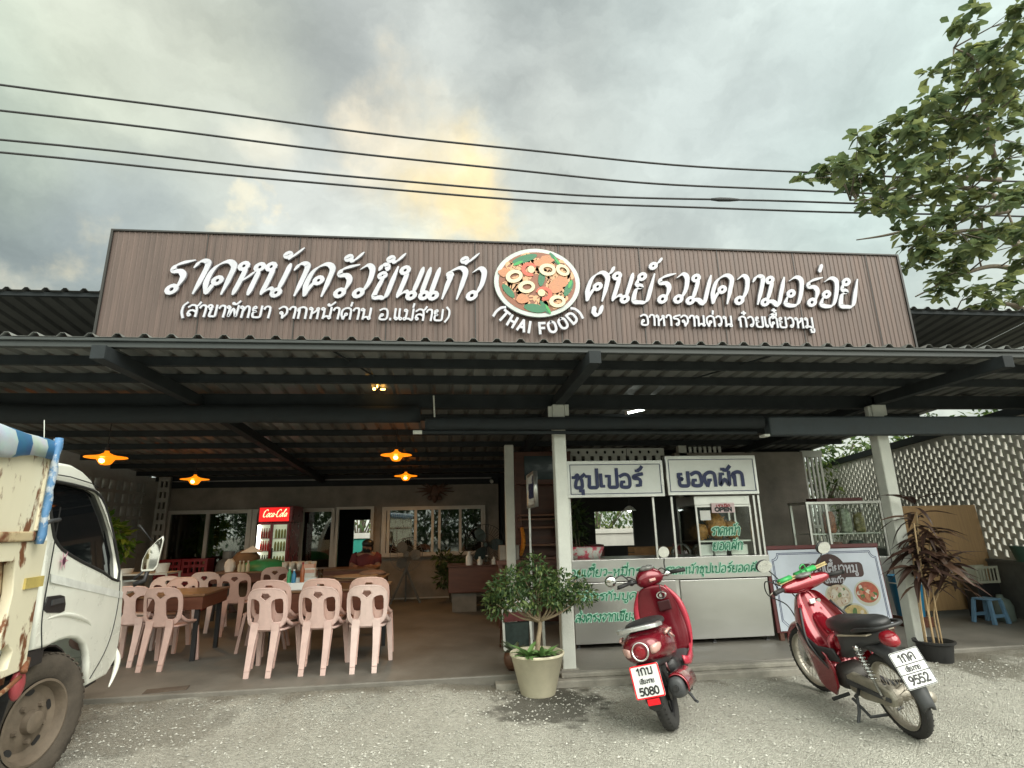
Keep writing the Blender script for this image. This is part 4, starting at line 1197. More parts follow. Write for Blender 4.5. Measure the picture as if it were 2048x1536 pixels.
tree('green tree glimpsed above the white wall through the food cart', (4.6, 12.4, 0), 4.2, 2.0, 4, M_leafB, 2000, 0.17, GB, 0.2)
tree('sunlit green tree seen through the open back doorway', (-2.9, 12.6, 0), 4.0, 1.9, 5, M_leafB, 1800, 0.17, GB, 0.25)
tree('green tree beyond the hollow-block wall above the truck cab', (-8.6, 5.2, 0), 4.6, 1.9, 6, M_leafB, 2600, 0.16, GB, 0.2)
tree('green tree far left behind the blue striped truck tarp', (-9.6, 2.4, 0), 4.2, 1.5, 8, M_leafB, 1800, 0.16, GB, 0.3)
GF = 'trees across the road mirrored in the window glass'
for i, x in enumerate((-17, -12.5, -8.5, -4.5, -1, 2.5, 6.5, 10.5, 15)):
    tree('tree across the road, mirrored in the back windows', (x, -23 - (i % 3) * 2, 0), 4.6 + 1.3 * (i % 3), 2.9, 30 + i, M_leafD, 1000, 0.42, GF, 0.06)
    tree('tree across the road, mirrored in the back windows', (x + 2.2, -30 - (i % 2) * 2, 0), 5.6 + 1.2 * (i % 2), 3.2, 60 + i, M_leafD, 1000, 0.5, GF, 0.05)

def shrub_pot():
    base = Vector((0.765, -0.29, 0))
    t = thing('plant_pot', 'large cream tapered plant pot in front of the white post', 'pot', base)
    mb = MB(); mb.lathe([(0.0, 0.0), (0.150, 0.0), (0.156, 0.012), (0.235, 0.315), (0.246, 0.322), (0.248, 0.335), (0.243, 0.343), (0.232, 0.340), (0.226, 0.30), (0.0, 0.295)], 40); mb.build('pot_body', mat('cream plastic pot', (0.60, 0.555, 0.41), 0.5, var=0.14, scale=4, bump=0.1), t, auto=45)
    mb = MB(); mb.lathe([(0.0, 0.302), (0.15, 0.306), (0.227, 0.300)], 24); mb.build('soil', M_soil, t)
    b = base + Vector((0, 0, 0.30))
    s = thing('bonsai_shrub', 'small round-headed shrub with a pale twisted trunk in the cream pot', 'shrub', b)
    rg = random.Random(5); mbw = MB(b); cs = []
    tr = crom([b + Vector((0.00, 0, -0.02)), b + Vector((0.015, 0, 0.14)), b + Vector((0.035, 0, 0.25)), b + Vector((0.03, 0, 0.36))], 5)
    mbw.tube(tr, [0.024 - 0.0005 * i for i in range(len(tr))], 8)
    root = tr[-4]
    ends = [(-0.40, 0.48), (-0.34, 0.60), (-0.26, 0.70), (-0.13, 0.79), (0.02, 0.84), (0.14, 0.74), (0.26, 0.66), (0.38, 0.57), (0.45, 0.68), (0.33, 0.48), (0.0, 0.62), (-0.15, 0.58), (0.16, 0.57), (-0.28, 0.47), (0.05, 0.73), (0.47, 0.56), (-0.22, 0.55), (0.24, 0.54), (-0.06, 0.53), (0.10, 0.64), (-0.40, 0.57)]
    for (x, z) in ends:
        y = rg.uniform(-0.22, 0.22) * (1 - 0.5 * abs(x))
        e = b + Vector((x * .90, y, z * .94))
        mid = root.lerp(e, 0.5) + Vector((rg.uniform(-.03, .03), 0, -0.04))
        c = crom([root, mid, e], 5)
        mbw.tube(c, [0.012 - 0.009 * i / (len(c) - 1) for i in range(len(c))], 5)
        cs.append((e, rg.uniform(0.07, 0.135)))
    mbw.build('trunk', mat('pale shrub bark', (0.30, 0.23, 0.15), 0.85, var=0.25, scale=14, bump=0.5), s, smooth=True)
    mb = MB(b); leaf_cloud(mb, cs, 3100, 0.050, 0.024, rg); mb.build('crown', M_leafS, s)
    # rosettes at the foot
    for i, (x, y, sc_, lab) in enumerate(((-0.10, -0.12, 1.6, 'spiky green succulent at the front left of the cream pot'), (0.02, -0.16, 1.3, 'broad green succulent at the front of the cream pot'), (0.11, -0.05, 1.0, 'low green seedling on the right of the cream pot'))):
        p = thing('succulent', lab, 'plant', b + Vector((x, y, 0.02)), group='small plants in the cream pot')
        mb = MB()
        for k in range(18):
            a = k * 2.4; el = rg.uniform(0.25, 1.1)
            v, f = leaf_verts(rg.uniform(.08, .13) * sc_, 0.034 * sc_, 0.3, 0.3, 3)
            mb.add(v, f, leaf_matrix(Vector((0, 0, 0.005)), Vector((math.cos(a) * math.cos(el), math.sin(a) * math.cos(el), math.sin(el))), 0))
        mb.build('leaves', leaf_mat('succulent leaf', (0.05, 0.13, 0.04), (0.09, 0.20, 0.06), (0.16, 0.28, 0.09), 0.25), p)
    # a jar plant on the slab behind
    p = thing('side_pot', 'small brown jar with grey green plant just left of the cream pot', 'pot', (0.60, 0.16, 0.1))
    mb = MB(); mb.lathe([(0.0, 0.0), (0.06, 0.0), (0.095, 0.06), (0.10, 0.11), (0.085, 0.16), (0.075, 0.165), (0.06, 0.15), (0.0, 0.14)], 20); mb.build('jar', mat('brown glazed jar', (0.12, 0.055, 0.03), 0.35, var=0.25), p, smooth=True)
    q = thing('jar_plant', 'grey green leafy plant growing in the small brown jar', 'plant', (0.60, 0.16, 0.25)); mb = MB()
    for k in range(26):
        a = k * 2.4; el = rg.uniform(0.2, 1.3)
        v, f = leaf_verts(rg.uniform(.10, .19), 0.055, 0.3, 0.35, 3)
        mb.add(v, f, leaf_matrix(Vector((0, 0, -0.02)), Vector((math.cos(a) * math.cos(el), math.sin(a) * math.cos(el), math.sin(el))), 0))
    mb.build('leaves', leaf_mat('jar leaf', (0.05, 0.09, 0.05), (0.09, 0.14, 0.08), (0.18, 0.22, 0.14), 0.25), q)
shrub_pot()

def red_plant():
    base = Vector((4.82, -0.12, 0.02))
    t = thing('nursery_pot', 'black plastic nursery pot standing right of the white post', 'pot', base)
    mb = MB(); mb.lathe([(0.0, 0.0), (0.128, 0.0), (0.132, 0.01), (0.160, 0.19), (0.182, 0.20), (0.185, 0.22), (0.168, 0.222), (0.158, 0.18), (0.0, 0.17)], 32); mb.build('pot_body', M_black, t, auto=45)
    mb = MB(); mb.lathe([(0.0, 0.178), (0.08, 0.182), (0.1575, 0.176)], 20); mb.build('soil', M_soil, t)
    rg = random.Random(8); b = base + Vector((0, 0, 0.178))
    s = thing('cordyline_plant', 'tall red brown cordyline with drooping leaves and bare canes', 'plant', b)
    mbw = MB(b); mb = MB(b)
    canes = [(-.08, .02, 0.00, .05, .92), (-.03, -.03, .02, -.02, 1.18), (.03, .03, .12, .03, 1.30), (.07, -.02, .20, 0, 1.12), (.05, .06, .34, .05, 1.02), (-.1, -.02, -.02, 0, .72), (.0, .0, .16, -.04, .78), (.1, .05, .30, -.05, .70)]
    for (x0, y0, x1, y1, h) in canes:
        c = crom([b + Vector((x0, y0, -.02)), b + Vector((x0 * .8 + x1 * .15, y0, h * .5)), b + Vector((x1, y1, h))], 6)
        mbw.tube(c, [0.0085] * len(c), 6)
        top = c[-1]
        for k in range(19):
            u = rg.random() ** 1.3
            p = top + Vector((0, 0, 0.10)) - Vector((0, 0, u * 0.42 * h))
            a = rg.uniform(0, 6.28); el = rg.uniform(-0.35, 1.05) * (1 - 0.6 * u)
            Lf = rg.uniform(0.20, 0.36) * (1 - 0.25 * u)
            d = Vector((math.cos(a) * math.cos(el), math.sin(a) * math.cos(el), math.sin(el)))
            v, f = leaf_verts(Lf, Lf * 0.22, 0.3, 0.75, 5)
            mb.add(v, f, leaf_matrix(p, d, rg.uniform(-.4, .4)))
    mbw.build('canes', mat('pale cane', (0.34, 0.24, 0.13), 0.8, var=0.2, scale=15), s, smooth=True)
    mb.build('leaves', leaf_mat('cordyline leaf', (0.026, 0.013, 0.010), (0.055, 0.028, 0.020), (0.12, 0.068, 0.042), 0.2), s)
red_plant()

# plants at the far left of the dining floor and dark pot plants by the right window
def floor_plant(label, base, h, rad, seed, m, n=420, leaf=0.12):
    rg = random.Random(seed); base = Vector(base)
    t = thing('house_plant', label, 'plant', base); mb = MB(base); cs = []
    for k in range(7):
        c = base + Vector((rg.uniform(-1, 1) * rad * .6, rg.uniform(-1, 1) * rad * .6, h * rg.uniform(.4, .95))); cs.append((c, rad * rg.uniform(.3, .5)))
        mb.tube([base, base.lerp(c, .5) + Vector((0, 0, .05)), c], [0.012, 0.009, 0.004], 5)
    mb.build('stems', M_bark, t); mb = MB(base); leaf_cloud(mb, cs, n, leaf, leaf * .5, rg); mb.build('leaves', m, t)
M_leafY = leaf_mat('bright yellow green leaf', (0.08, 0.20, 0.03), (0.17, 0.34, 0.05), (0.34, 0.46, 0.09), 0.4)
floor_plant('bright yellow green leafy plant beside the truck cab', (-5.55, 4.05, 0.1), 1.75, 0.55, 3, M_leafY, 900, 0.15)
floor_plant('dark pot plant on the floor under the right window', (-0.02, 5.3, 0.1), 0.85, 0.34, 4, M_leafD, 520, 0.11)

# ------------------------------------------------------------------ power cables
M_cable = mat('cable sheath', (0.03, 0.03, 0.032), 0.7)
GC = 'power cables overhead'
for i, (pts, r, lab) in enumerate(((((-9.5, 5.47), (-3.52, 4.86), (0.48, 4.51), (3.52, 4.42), (9.5, 4.52)), 0.0095, 'highest of the four dark cables crossing the sky'),
                                   (((-9.5, 5.15), (-3.47, 4.64), (0.48, 4.32), (3.2, 4.25), (9.5, 4.36)), 0.0095, 'second cable from the top crossing the sky'),
                                   (((-9.5, 4.78), (-3.42, 4.39), (0.47, 4.14), (3.7, 4.165), (9.5, 4.28)), 0.0095, 'third cable from the top, with a thick taped splice'),
                                   (((-9.5, 4.64), (-3.41, 4.29), (0.47, 4.075), (4.03, 4.09), (9.5, 4.2)), 0.0095, 'lowest of the four dark cables, close above the sign'))):
    t = thing('power_cable', lab, 'cable', (0, 6, 10), group=GC)
    c = crom([(x * 2.949, 6.0 + 0.06 * i, 1.45 + (z - 1.45) * 2.949) for x, z in pts], 12)
    c = [p + Vector((0, 0, 0.014 * math.sin(p.x * 0.8 + i))) for p in c]
    mb = MB((0, 6, 10)); mb.tube(c, r * 2.7, 7); mb.build('wire', M_cable, t, smooth=True)
    if i == 2:
        k = [p for p in c if 5.9 < p.x < 7.5]
        k = k or [c[len(c) // 2], c[len(c) // 2 + 1]]
        mb = MB((0, 6, 10)); mb.tube([k[0], k[0].lerp(k[-1], .3), k[0].lerp(k[-1], .7), k[-1]], [0.03, 0.055, 0.05, 0.03], 8); mb.build('splice', M_cable, t, smooth=True)

# ------------------------------------------------------------------ lamps
M_bulb = mat('glowing bulb', (1, .8, .4), 0.4, emit=(1.0, 0.50, 0.10), estr=10)
M_shade = mat('orange glass shade', (0.5, 0.16, 0.01), 0.35, var=0.1, emit=(1.0, 0.24, 0.005), estr=1.05)
GL = 'orange pendant lamps under the roof'
for (x, y, z, lab) in ((-3.86, 0.96, 2.30, 'orange pendant lamp nearest the truck cab'), (-4.06, 3.64, 2.28, 'orange pendant lamp over the left window'), (-0.76, 1.92, 2.42, 'orange pendant lamp hanging in front of the doorway'), (-0.85, 4.64, 2.38, 'small far orange pendant lamp nearest the carved wall ornament')):
    t = thing('pendant_lamp', lab, 'lamp', (x, y, z - 0.02), group=GL)
    mb = MB(); mb.lathe([(0.02, 0.085), (0.025, 0.06), (0.07, 0.035), (0.14, 0.018), (0.205, 0.010), (0.208, 0.004), (0.14, 0.006), (0.09, -0.012), (0.075, -0.035), (0.06, -0.06), (0.045, -0.072), (0.0, -0.08)], 28); mb.build('lamp_shade', M_shade, t, smooth=True)
    mb = MB(); mb.sphere((0, -0.064, -0.030), 0.032, 12, 8); mb.build('bulb', M_bulb, t, smooth=True)
    mb = MB(); zc = roof_z(y) - z + 0.02; mb.tube([(0, 0, 0.07), (0, 0, zc)], 0.006, 6); mb.lathe([(0, 0.12), (0.022, 0.12), (0.025, 0.08), (0, 0.08)], 10); mb.build('cord', M_black, t)
    l = bpy.data.lights.new('lamp_light', 'SPOT'); l.spot_size = R(165); l.spot_blend = 0.6; l.energy = 20; l.color = (1.0, 0.50, 0.16); l.shadow_soft_size = 0.05
    lo = bpy.data.objects.new('lamp_light', l); COL.objects.link(lo); lo.location = (x, y - 0.03, z - 0.16)
t = thing('spot_bulb_cluster', 'small cluster of amber bulbs glowing behind the canopy beam', 'lamp', (-0.79, 0.05, 2.885))
mb = MB(); mb.sphere((-0.03, 0, -0.02), 0.016); mb.sphere((0.06, 0, -0.025), 0.014, sc=(2.0, 1, .7)); mb.sphere((0.0, 0, 0.008), 0.011, sc=(.7, 1, 1.6)); mb.build('bulbs', M_bulb, t, smooth=True)
t = thing('tube_light', 'lit fluorescent tube hanging under the roof right of the middle post', 'lamp', (2.27, 0.90, 2.80), (0, R(-14), R(24)))
mb = MB(); mb.tube([(-0.14, 0, 0), (0.14, 0, 0)], 0.014, 10); mb.build('tube', mat('lit tube', (1, 1, 1), 0.3, emit=(0.9, 1.0, 0.92), estr=7), t, smooth=True)
mb = MB(); mb.box((-0.16, -0.016, 0.018), (0.16, 0.016, 0.036)); mb.box((-0.165, -0.016, -0.018), (-0.145, 0.016, 0.018)); mb.box((0.145, -0.016, -0.018), (0.165, 0.016, 0.018)); mb.build('batten', M_frame, t)
t = thing('security_camera', 'small white security camera at the top right of the cement wall', 'camera', (0.80, 5.86, 2.36)); mb = MB(); mb.box((-.02, 0, -.02), (.02, .12, .02)); mb.tube([(0, -.1, -.03), (0, .06, 0)], 0.035, 10); mb.build('housing', M_post, t)
# carved ornament
t = thing('wall_carving', 'dark carved mask with antler-like branches on the cement wall', 'carving', (-0.36, 5.93, 2.13))
rg = random.Random(3); mb = MB(); mb.sphere((0, 0, 0), 0.13, 12, 8, sc=(.75, .35, 1.3)); mb.sphere((0, -.03, -.12), 0.07, 10, 6, sc=(.7, .6, 1.2)); mb.sphere((-.1, 0, -.1), .05); mb.sphere((.1, 0, -.1), .05)
mb.build('mask', mat('carved wood', (0.11, 0.055, 0.035), 0.6, var=0.35, scale=18, bump=0.8), t, smooth=True)
for s_ in (-1, 1):
    mb = MB()
    for (x, z) in ((.30, .18), (.36, .10), (.22, .22), (.40, .02), (.26, -.06)):
        mb.tube([(0.05 * s_, 0, 0.05), (x * .5 * s_, -.03, z * .5 + .03), (x * s_, -.02, z)], [0.026, 0.020, 0.005], 6)
    mb.build('antler', mat('carved wood', (0, 0, 0)), t, smooth=True)

# ------------------------------------------------------------------ plastic chairs
M_pink = mat('faded pink plastic', (0.63, 0.45, 0.405), 0.42, var=0.11, scale=9)
def mirror(half): return half + [(-x, y) for x, y in reversed(half) if abs(x) > 1e-6]
def make_chair():
    t = thing('plastic_chair', 'chair', 'chair')
    def bend(v):  # panel lies in XZ (v.x, v.y=height); lean and curve toward the seat side (+Y)
        z = v.y; lean = 0.0 if z < 0.42 else -(z - 0.42) * 0.16
        return Vector((v.x, z, v.z - lean * 1.0 - 0.055 * (abs(v.x) / 0.19) ** 2 * (1 if z > .36 else .5)))
    half = [(0.0, 0.800), (0.07, 0.798), (0.125, 0.788), (0.165, 0.762), (0.188, 0.720), (0.196, 0.66), (0.195, 0.58), (0.188, 0.50), (0.175, 0.452), (0.150, 0.432), (0.118, 0.418), (0.075, 0.410), (0.035, 0.408), (0.0, 0.408)]
    hole = [(0.062, 0.520), (0.058, 0.60), (0.056, 0.645), (0.066, 0.678), (0.095, 0.695), (0.135, 0.700), (0.155, 0.692), (0.163, 0.66), (0.163, 0.58), (0.158, 0.520), (0.145, 0.486), (0.115, 0.478), (0.078, 0.484)]
    dia = [(-0.028, 0.750), (0.028, 0.750), (0.046, 0.722), (0.0, 0.685), (-0.046, 0.722)]
    Mb = T(0, 0, 0) @ RX(R(90))
    plate('backrest', [mirror(half), hole, [(-x, y) for x, y in reversed(hole)], dia], 0.014, M_pink, t, bevel=0.004, M=Mb, fn=lambda v: Vector((v.x, v.y, bend(v).z)), grid=0.05)
    rim = [(x, 0, z) for x, z in mirror([(0.0, 0.797), (0.07, 0.795), (0.125, 0.785), (0.162, 0.760), (0.186, 0.720), (0.194, 0.66), (0.193, 0.58), (0.186, 0.50), (0.172, 0.455)])]
    half_rim = [(0.0, 0.797), (0.07, 0.795), (0.125, 0.785), (0.162, 0.760), (0.186, 0.720), (0.194, 0.66), (0.193, 0.58), (0.186, 0.50), (0.172, 0.455)]
    path = [(-x, z) for x, z in reversed(half_rim)] + half_rim[1:]
    mb = MB(); mb.tube([(x, -bend(Vector((x, z, 0))).z, z) for x, z in path], 0.0105, 8); mb.build('rim', M_pink, t, smooth=True)
    # heart-shaped boss outline round the finger hole
    mb = MB(); d2 = [(x * 1.25, 0.720 + (z - 0.720) * 1.25) for x, z in dia] + [(dia[0][0] * 1.25, 0.720 + (dia[0][1] - .72) * 1.25)]
    mb.tube([(x, -bend(Vector((x, z, 0))).z - 0.006, z) for x, z in d2], 0.004, 6); mb.build('boss', M_pink, t, smooth=True)
    seat = plate('seat', [rrect(-0.20, 0.02, 0.20, 0.41, 0.07)], 0.022, M_pink, t, bevel=0.008, M=T(0, 0, 0.405), fn=lambda v: Vector((v.x * (0.86 + 0.35 * v.y), v.y, v.z - 0.012 * math.cos(v.x * 7) * math.sin(min(1, v.y / .4) * PI))), grid=0.06)
    for s_ in (-1, 1):
        mb = MB()
        pr = [(0.098, 0.47, 0.080, 0.010), (0.104, 0.40, 0.076, 0.006), (0.106, 0.25, 0.062, -0.028), (0.104, 0.035, 0.050, -0.078), (0.104, 0.0, 0.050, -0.084)]
        rings = [[Vector((s_ * x - w / 2, y - .018, z)), Vector((s_ * x + w / 2, y - .018, z)), Vector((s_ * x + w / 2 - .004, y + .014, z)), Vector((s_ * x - w / 2 + .004, y + .014, z))] for (x, z, w, y) in pr]
        mb.loft(rings); mb.box((s_ * 0.104 - 0.0255, -0.0975, 0.062), (s_ * 0.104 + 0.0255, -0.055, 0.067)); mb.build('leg', M_pink, t, bevel=0.005)
        mb = MB()
        pr = [(0.186, 0.43, 0.060, 0.36), (0.192, 0.36, 0.058, 0.375), (0.205, 0.18, 0.050, 0.40), (0.215, 0.0, 0.044, 0.425)]
        rings = [[Vector((s_ * x - w / 2, y - .02, z)), Vector((s_ * x + w / 2, y - .02, z)), Vector((s_ * x + w / 2 - .004, y + .016, z)), Vector((s_ * x - w / 2 + .004, y + .016, z))] for (x, z, w, y) in pr]
        mb.loft(rings); mb.build('leg', M_pink, t, bevel=0.005)
        mb = MB(); mb.tube(crom([(s_ * 0.178, 0.055, 0.50), (s_ * 0.205, 0.13, 0.445), (s_ * 0.208, 0.25, 0.425), (s_ * 0.195, 0.36, 0.415)], 5), [0.02 - 0.0004 * i for i in range(16)], 8); mb.build('side_arm', M_pink, t, smooth=True)
    return t
chair0 = make_chair()
PINKS = [M_pink] + [mat('pink plastic ' + n_, c_, r_, var=.10, scale=8, bump=.05) for n_, c_, r_ in (('sun-bleached', (.68, .52, .475), .5), ('grimy', (.53, .355, .31), .46), ('salmon', (.62, .415, .355), .4))]
nchair = [0]
used = [False]
def chair(x, y, rz, lab, group, z=0.1, tip=0.0):
    if not used[0]:
        used[0] = True; c = chair0
        c['label'] = lab; c['group'] = group; c.location = (x, y, z); c.rotation_euler = (tip, 0, R(rz)); return c
    c = dup(chair0, (x, y, z), (tip, 0, R(rz)), lab, group)
    nchair[0] += 1
    for k in kids(c):
        k.material_slots[0].link = 'OBJECT'; k.material_slots[0].material = PINKS[(nchair[0] * 2 + nchair[0] // 3) % 4]
    return c
GS = 'stacked pink chairs at the floor edge'
for (x, y, rz, nm) in ((-1.825, 0.40, -6, 'left'), (-1.325, 0.395, -3, 'middle'), (-0.85, 0.385, 1, 'right')):
    cx = y
    chair(x, y, rz, 'lower pink chair of the %s front stack, its back facing out' % nm, GS)
    chair(x + 0.005, y + 0.075, rz + 0.6, 'upper pink chair stacked on the %s front pair' % nm, GS, 0.168)
GT = 'pink chairs round the dining tables'
chair(-3.03, 0.88, -4, 'single pink chair with its back to us at the near left table', GT)
chair(-3.46, 1.12, 3, 'pink chair half hidden by the truck cab', GT)
chair(-2.97, 2.72, 6, 'pink chair behind the near left table, facing the far tables', GT)
chair(-3.70, 2.35, 170, 'pink chair seen by its low top edge left of the near table', GT)
chair(-3.38, 2.10, 175, 'pink chair across the near left table, facing us', GT)
chair(-3.50, 3.05, 5, 'pink chair farther back behind the near left table', GT)
chair(-2.75, 3.75, 12, 'pink chair at the row of white cups', GT)
chair(-2.05, 1.75, 95, 'pink chair sideways at the near left table end', GT)

# ------------------------------------------------------------------ tables
M_top = mat('brown table top', (0.17, 0.09, 0.045), 0.35, var=0.25, scale=2.5, stretch=(1, 7, 1))
M_apron = mat('red brown table apron', (0.12, 0.042, 0.024), 0.4, var=0.25, scale=3, stretch=(1, 1, 6))
M_leg = mat('black steel table leg', (0.015, 0.015, 0.016), 0.5)
def table(label, x, y, rz, L, W, h=0.69, cloth=None, legs=True, ap=0.13, group='brown dining tables'):
    t = thing('dining_table', label, 'table', (x, y, 0.1), (0, 0, R(rz)), group)
    mb = MB(); mb.box((-L / 2, -W / 2, h - 0.025), (L / 2, W / 2, h)); mb.build('tabletop', M_top, t, bevel=0.005)
    mb = MB(); a = L / 2 - 0.02; b = W / 2 - 0.02
    mb.box((-a, -b, h - 0.03 - ap), (a, -b + 0.02, h - 0.026)); mb.box((-a, b - 0.02, h - 0.03 - ap), (a, b, h - 0.026)); mb.box((-a, -b + 0.021, h - 0.03 - ap), (-a + 0.02, b - 0.021, h - 0.026)); mb.box((a - 0.02, -b + 0.021, h - 0.03 - ap), (a, b - 0.021, h - 0.026)); mb.build('apron', M_apron, t)
    if legs:
        for sx in (-1, 1):
            for sy in (-1, 1):
                mb = MB(); mb.cbox((sx * (a - 0.06), sy * (b - 0.055), (h - 0.03) / 2), (0.045, 0.045, h - 0.03)); mb.build('leg', M_leg, t)
    return t
table('near left brown table with black legs, beside the truck cab', -3.22, 1.55, 3, 0.95, 0.85)
table('brown table behind the middle chair stacks, carrying the condiment caddy', -1.45, 1.28, 1, 1.45, 0.75, 0.715, ap=0.2)
table('brown table at the rear of the stacks with a pale flat tray on top', -1.55, 2.55, 0, 1.30, 0.75, 0.715, ap=0.2)
table('brown table with two rows of white cups and a green net', -3.10, 4.40, 4, 1.5, 0.7, 0.72)
table('far brown table the seated person works at', -1.9, 4.35, 0, 1.3, 0.6, 0.72)
t = thing('counter_table', 'red brown counter with a pale block base right of the dining floor', 'counter', (0.52, 4.25, 0.1))
mb = MB(); mb.box((-0.58, -0.3, 0.30), (0.75, 0.35, 0.70)); mb.build('counter_body', M_apron, t, bevel=0.01)
mb = MB(); mb.box((-0.60, -0.32, 0.7005), (0.77, 0.37, 0.725)); mb.build('counter_top', M_wood, t, bevel=0.004)
for xa in (-0.52, 0.3):
    mb = MB(); mb.box((xa, -0.22, 0.0), (xa + .4, 0.25, 0.299)); mb.build('block_base', M_conc, t)

M_cup = mat('white ceramic', (0.66, 0.66, 0.62), 0.3)
M_paper = mat('white paper', (0.70, 0.70, 0.68), 0.8)
M_green = mat('green plastic', (0.03, 0.25, 0.10), 0.5, var=0.2)
M_blue = mat('blue plastic', (0.015, 0.16, 0.30), 0.4, var=0.15)
M_redp = mat('red crate plastic', (0.22, 0.012, 0.02), 0.45, var=0.2)
M_orange = mat('orange brown sauce', (0.30, 0.08, 0.02), 0.35, var=0.3)
M_galv = mat('grey gas cylinder paint', (0.13, 0.14, 0.14), 0.45, var=0.25, scale=5)
M_sack = mat('brown sacking', (0.17, 0.105, 0.06), 0.9, var=0.25, scale=10, bump=0.5)
def bottle(label, x, y, z, m, capm, h=0.2, r=0.028, group='bottles on the tables', name='bottle'):
    t = thing(name, label, 'bottle', (x, y, z), group=group)
    mb = MB(); mb.lathe([(0, 0), (r, 0), (r, h * .6), (r * .45, h * .78), (r * .4, h * .9), (0, h * .9)], 12); mb.build('body', m, t, auto=40)
    mb = MB(); mb.lathe([(0, h * .9), (r * .48, h * .9), (r * .48, h), (0, h)], 10); mb.build('cap', capm, t)
    return t
ZT = 0.8155
# caddy on the middle table
t = thing('condiment_box', 'white condiment box on the middle table behind the chairs', 'box', (-1.68, 1.05, ZT)); mb = MB(); mb.box((-.19, -.09, 0), (.19, .09, .075)); mb.build('box', M_paper, t, bevel=0.006); mb = MB(); mb.box((-.10, .0, .0755), (.16, .085, .12)); mb.build('insert', mat('pale grey card', (.5, .52, .5), .7), t)
bottle('light blue capped bottle in the white condiment box', -1.74, 0.99, ZT + 0.076, M_blue, M_cup, 0.14, 0.024)
bottle('green bottle in the white condiment box', -1.80, 1.03, ZT + 0.076, M_green, M_cup, 0.16, 0.024)
bottle('red brown sauce bottle standing in the white condiment box', -1.66, 1.03, ZT + 0.076, M_orange, M_redp, 0.21, 0.024)
# napkin holder
t = thing('napkin_holder', 'white napkin holder with pink tissues on the table behind the stacks', 'holder', (-1.88, 2.25, ZT)); mb = MB(); mb.box((-.085, -.05, 0), (.085, .05, .15)); mb.build('case', M_cup, t, bevel=0.01); mb = MB(); mb.box((-.08, -.056, .09), (.08, -.0505, .13)); mb.box((-.075, -.04, .151), (.07, .04, .20)); mb.build('tissue', mat('pink tissue', (.62, .38, .30), .9), t)
t = thing('water_glass', 'clear glass beside the white napkin holder', 'glass', (-1.73, 2.24, ZT)); mb = MB(); mb.lathe([(0, 0), (.03, 0), (.036, .13), (.033, .13), (.027, .01), (0, .01)], 14); mb.build('glass', M_clear, t, smooth=True)
t = thing('round_tray', 'flat pale woven tray lying on the table behind the stacks', 'tray', (-1.30, 2.42, ZT)); mb = MB(); mb.lathe([(0, 0.003), (.27, .004), (.30, .02), (.295, .024), (.26, .010), (0, .008)], 26); mb.build('tray', mat('pale woven tray', (.36, .26, .17), .8, var=.2, scale=25), t, smooth=True)
t = thing('cloth_bundle', 'crumpled brownish cloth at the right end of the table', 'cloth', (-1.12, 2.75, ZT)); mb = MB(); rg = random.Random(2)
mb.loft([[Vector((r_ * math.cos(a) * (1 + .2 * rg.random()), r_ * .7 * math.sin(a) * (1 + .2 * rg.random()), z)) for a in [2 * PI * i / 12 for i in range(12)]] for r_, z in ((.16, 0), (.17, .03), (.12, .06), (.04, .07))]); mb.build('cloth', mat('brown cloth', (.22, .13, .09), .9, var=.2), t, smooth=True)
# cups
GCup = 'white cups in rows on the far left table'
cup = None
for i in range(9):
    x = -2.72 + (i % 5) * 0.115; y = 4.13 + (i // 5) * 0.13
    if cup is None:
        cup = thing('cup', 'white cup', 'cup', (x, y, 0.8205), group=GCup); mb = MB(); mb.lathe([(0, 0), (.036, 0), (.045, .13), (.041, .13), (.033, .01), (0, .01)], 14); mb.build('cup_body', M_cup, cup, smooth=True)
        c = cup
    else:
        c = dup(cup, (x, y, 0.8205))
    c['label'] = 'small white cup standing in the rows on the table with the green net'
t = thing('food_cover', 'green net cover behind the white cups', 'cover', (-3.12, 4.45, 0.8205)); mb = MB(); mb.lathe([(.36, 0), (.35, .05), (.28, .12), (.12, .17), (0, .18)], 22, SCL(1.15, .7, 1)); mb.build('net', M_green, t, smooth=True)
for i, (x, lab) in enumerate(((-3.42, 'yellowish bottle left of the green net'), (-3.36, 'pale bottle beside the yellowish bottle'), (-3.29, 'pale bottle nearest the green net'))):
    bottle(lab, x, 4.12, 0.8205, mat('milky plastic', (.5, .46, .32), .4), M_cup, 0.17, 0.03)
t = thing('paper_bag', 'white paper bag crumpled by the gas cylinder', 'bag', (-3.62, 4.25, 0.8205)); mb = MB(); mb.loft([[Vector((w * math.cos(a), .06 * math.sin(a), z)) for a in [2 * PI * i / 10 for i in range(10)]] for w, z in ((.07, 0), (.09, .08), (.08, .15), (.03, .2))]); mb.build('bag', M_paper, t)
t = thing('gas_cylinder', 'grey gas cylinder with a collar against the back wall', 'cylinder', (-4.10, 5.45, 0.1)); mb = MB(); mb.lathe([(0, 0), (.19, 0), (.20, .04), (.20, .72), (.17, .83), (.09, .88), (.06, .89), (.055, .96), (0, .96)], 24); mb.build('body', M_galv, t, auto=50); mb = MB(); mb.lathe([(.10, .88), (.10, 1.0), (.092, 1.0), (.092, .88)], 16); mb.build('collar', M_galv, t)
GCr = 'red drink crates by the left window'
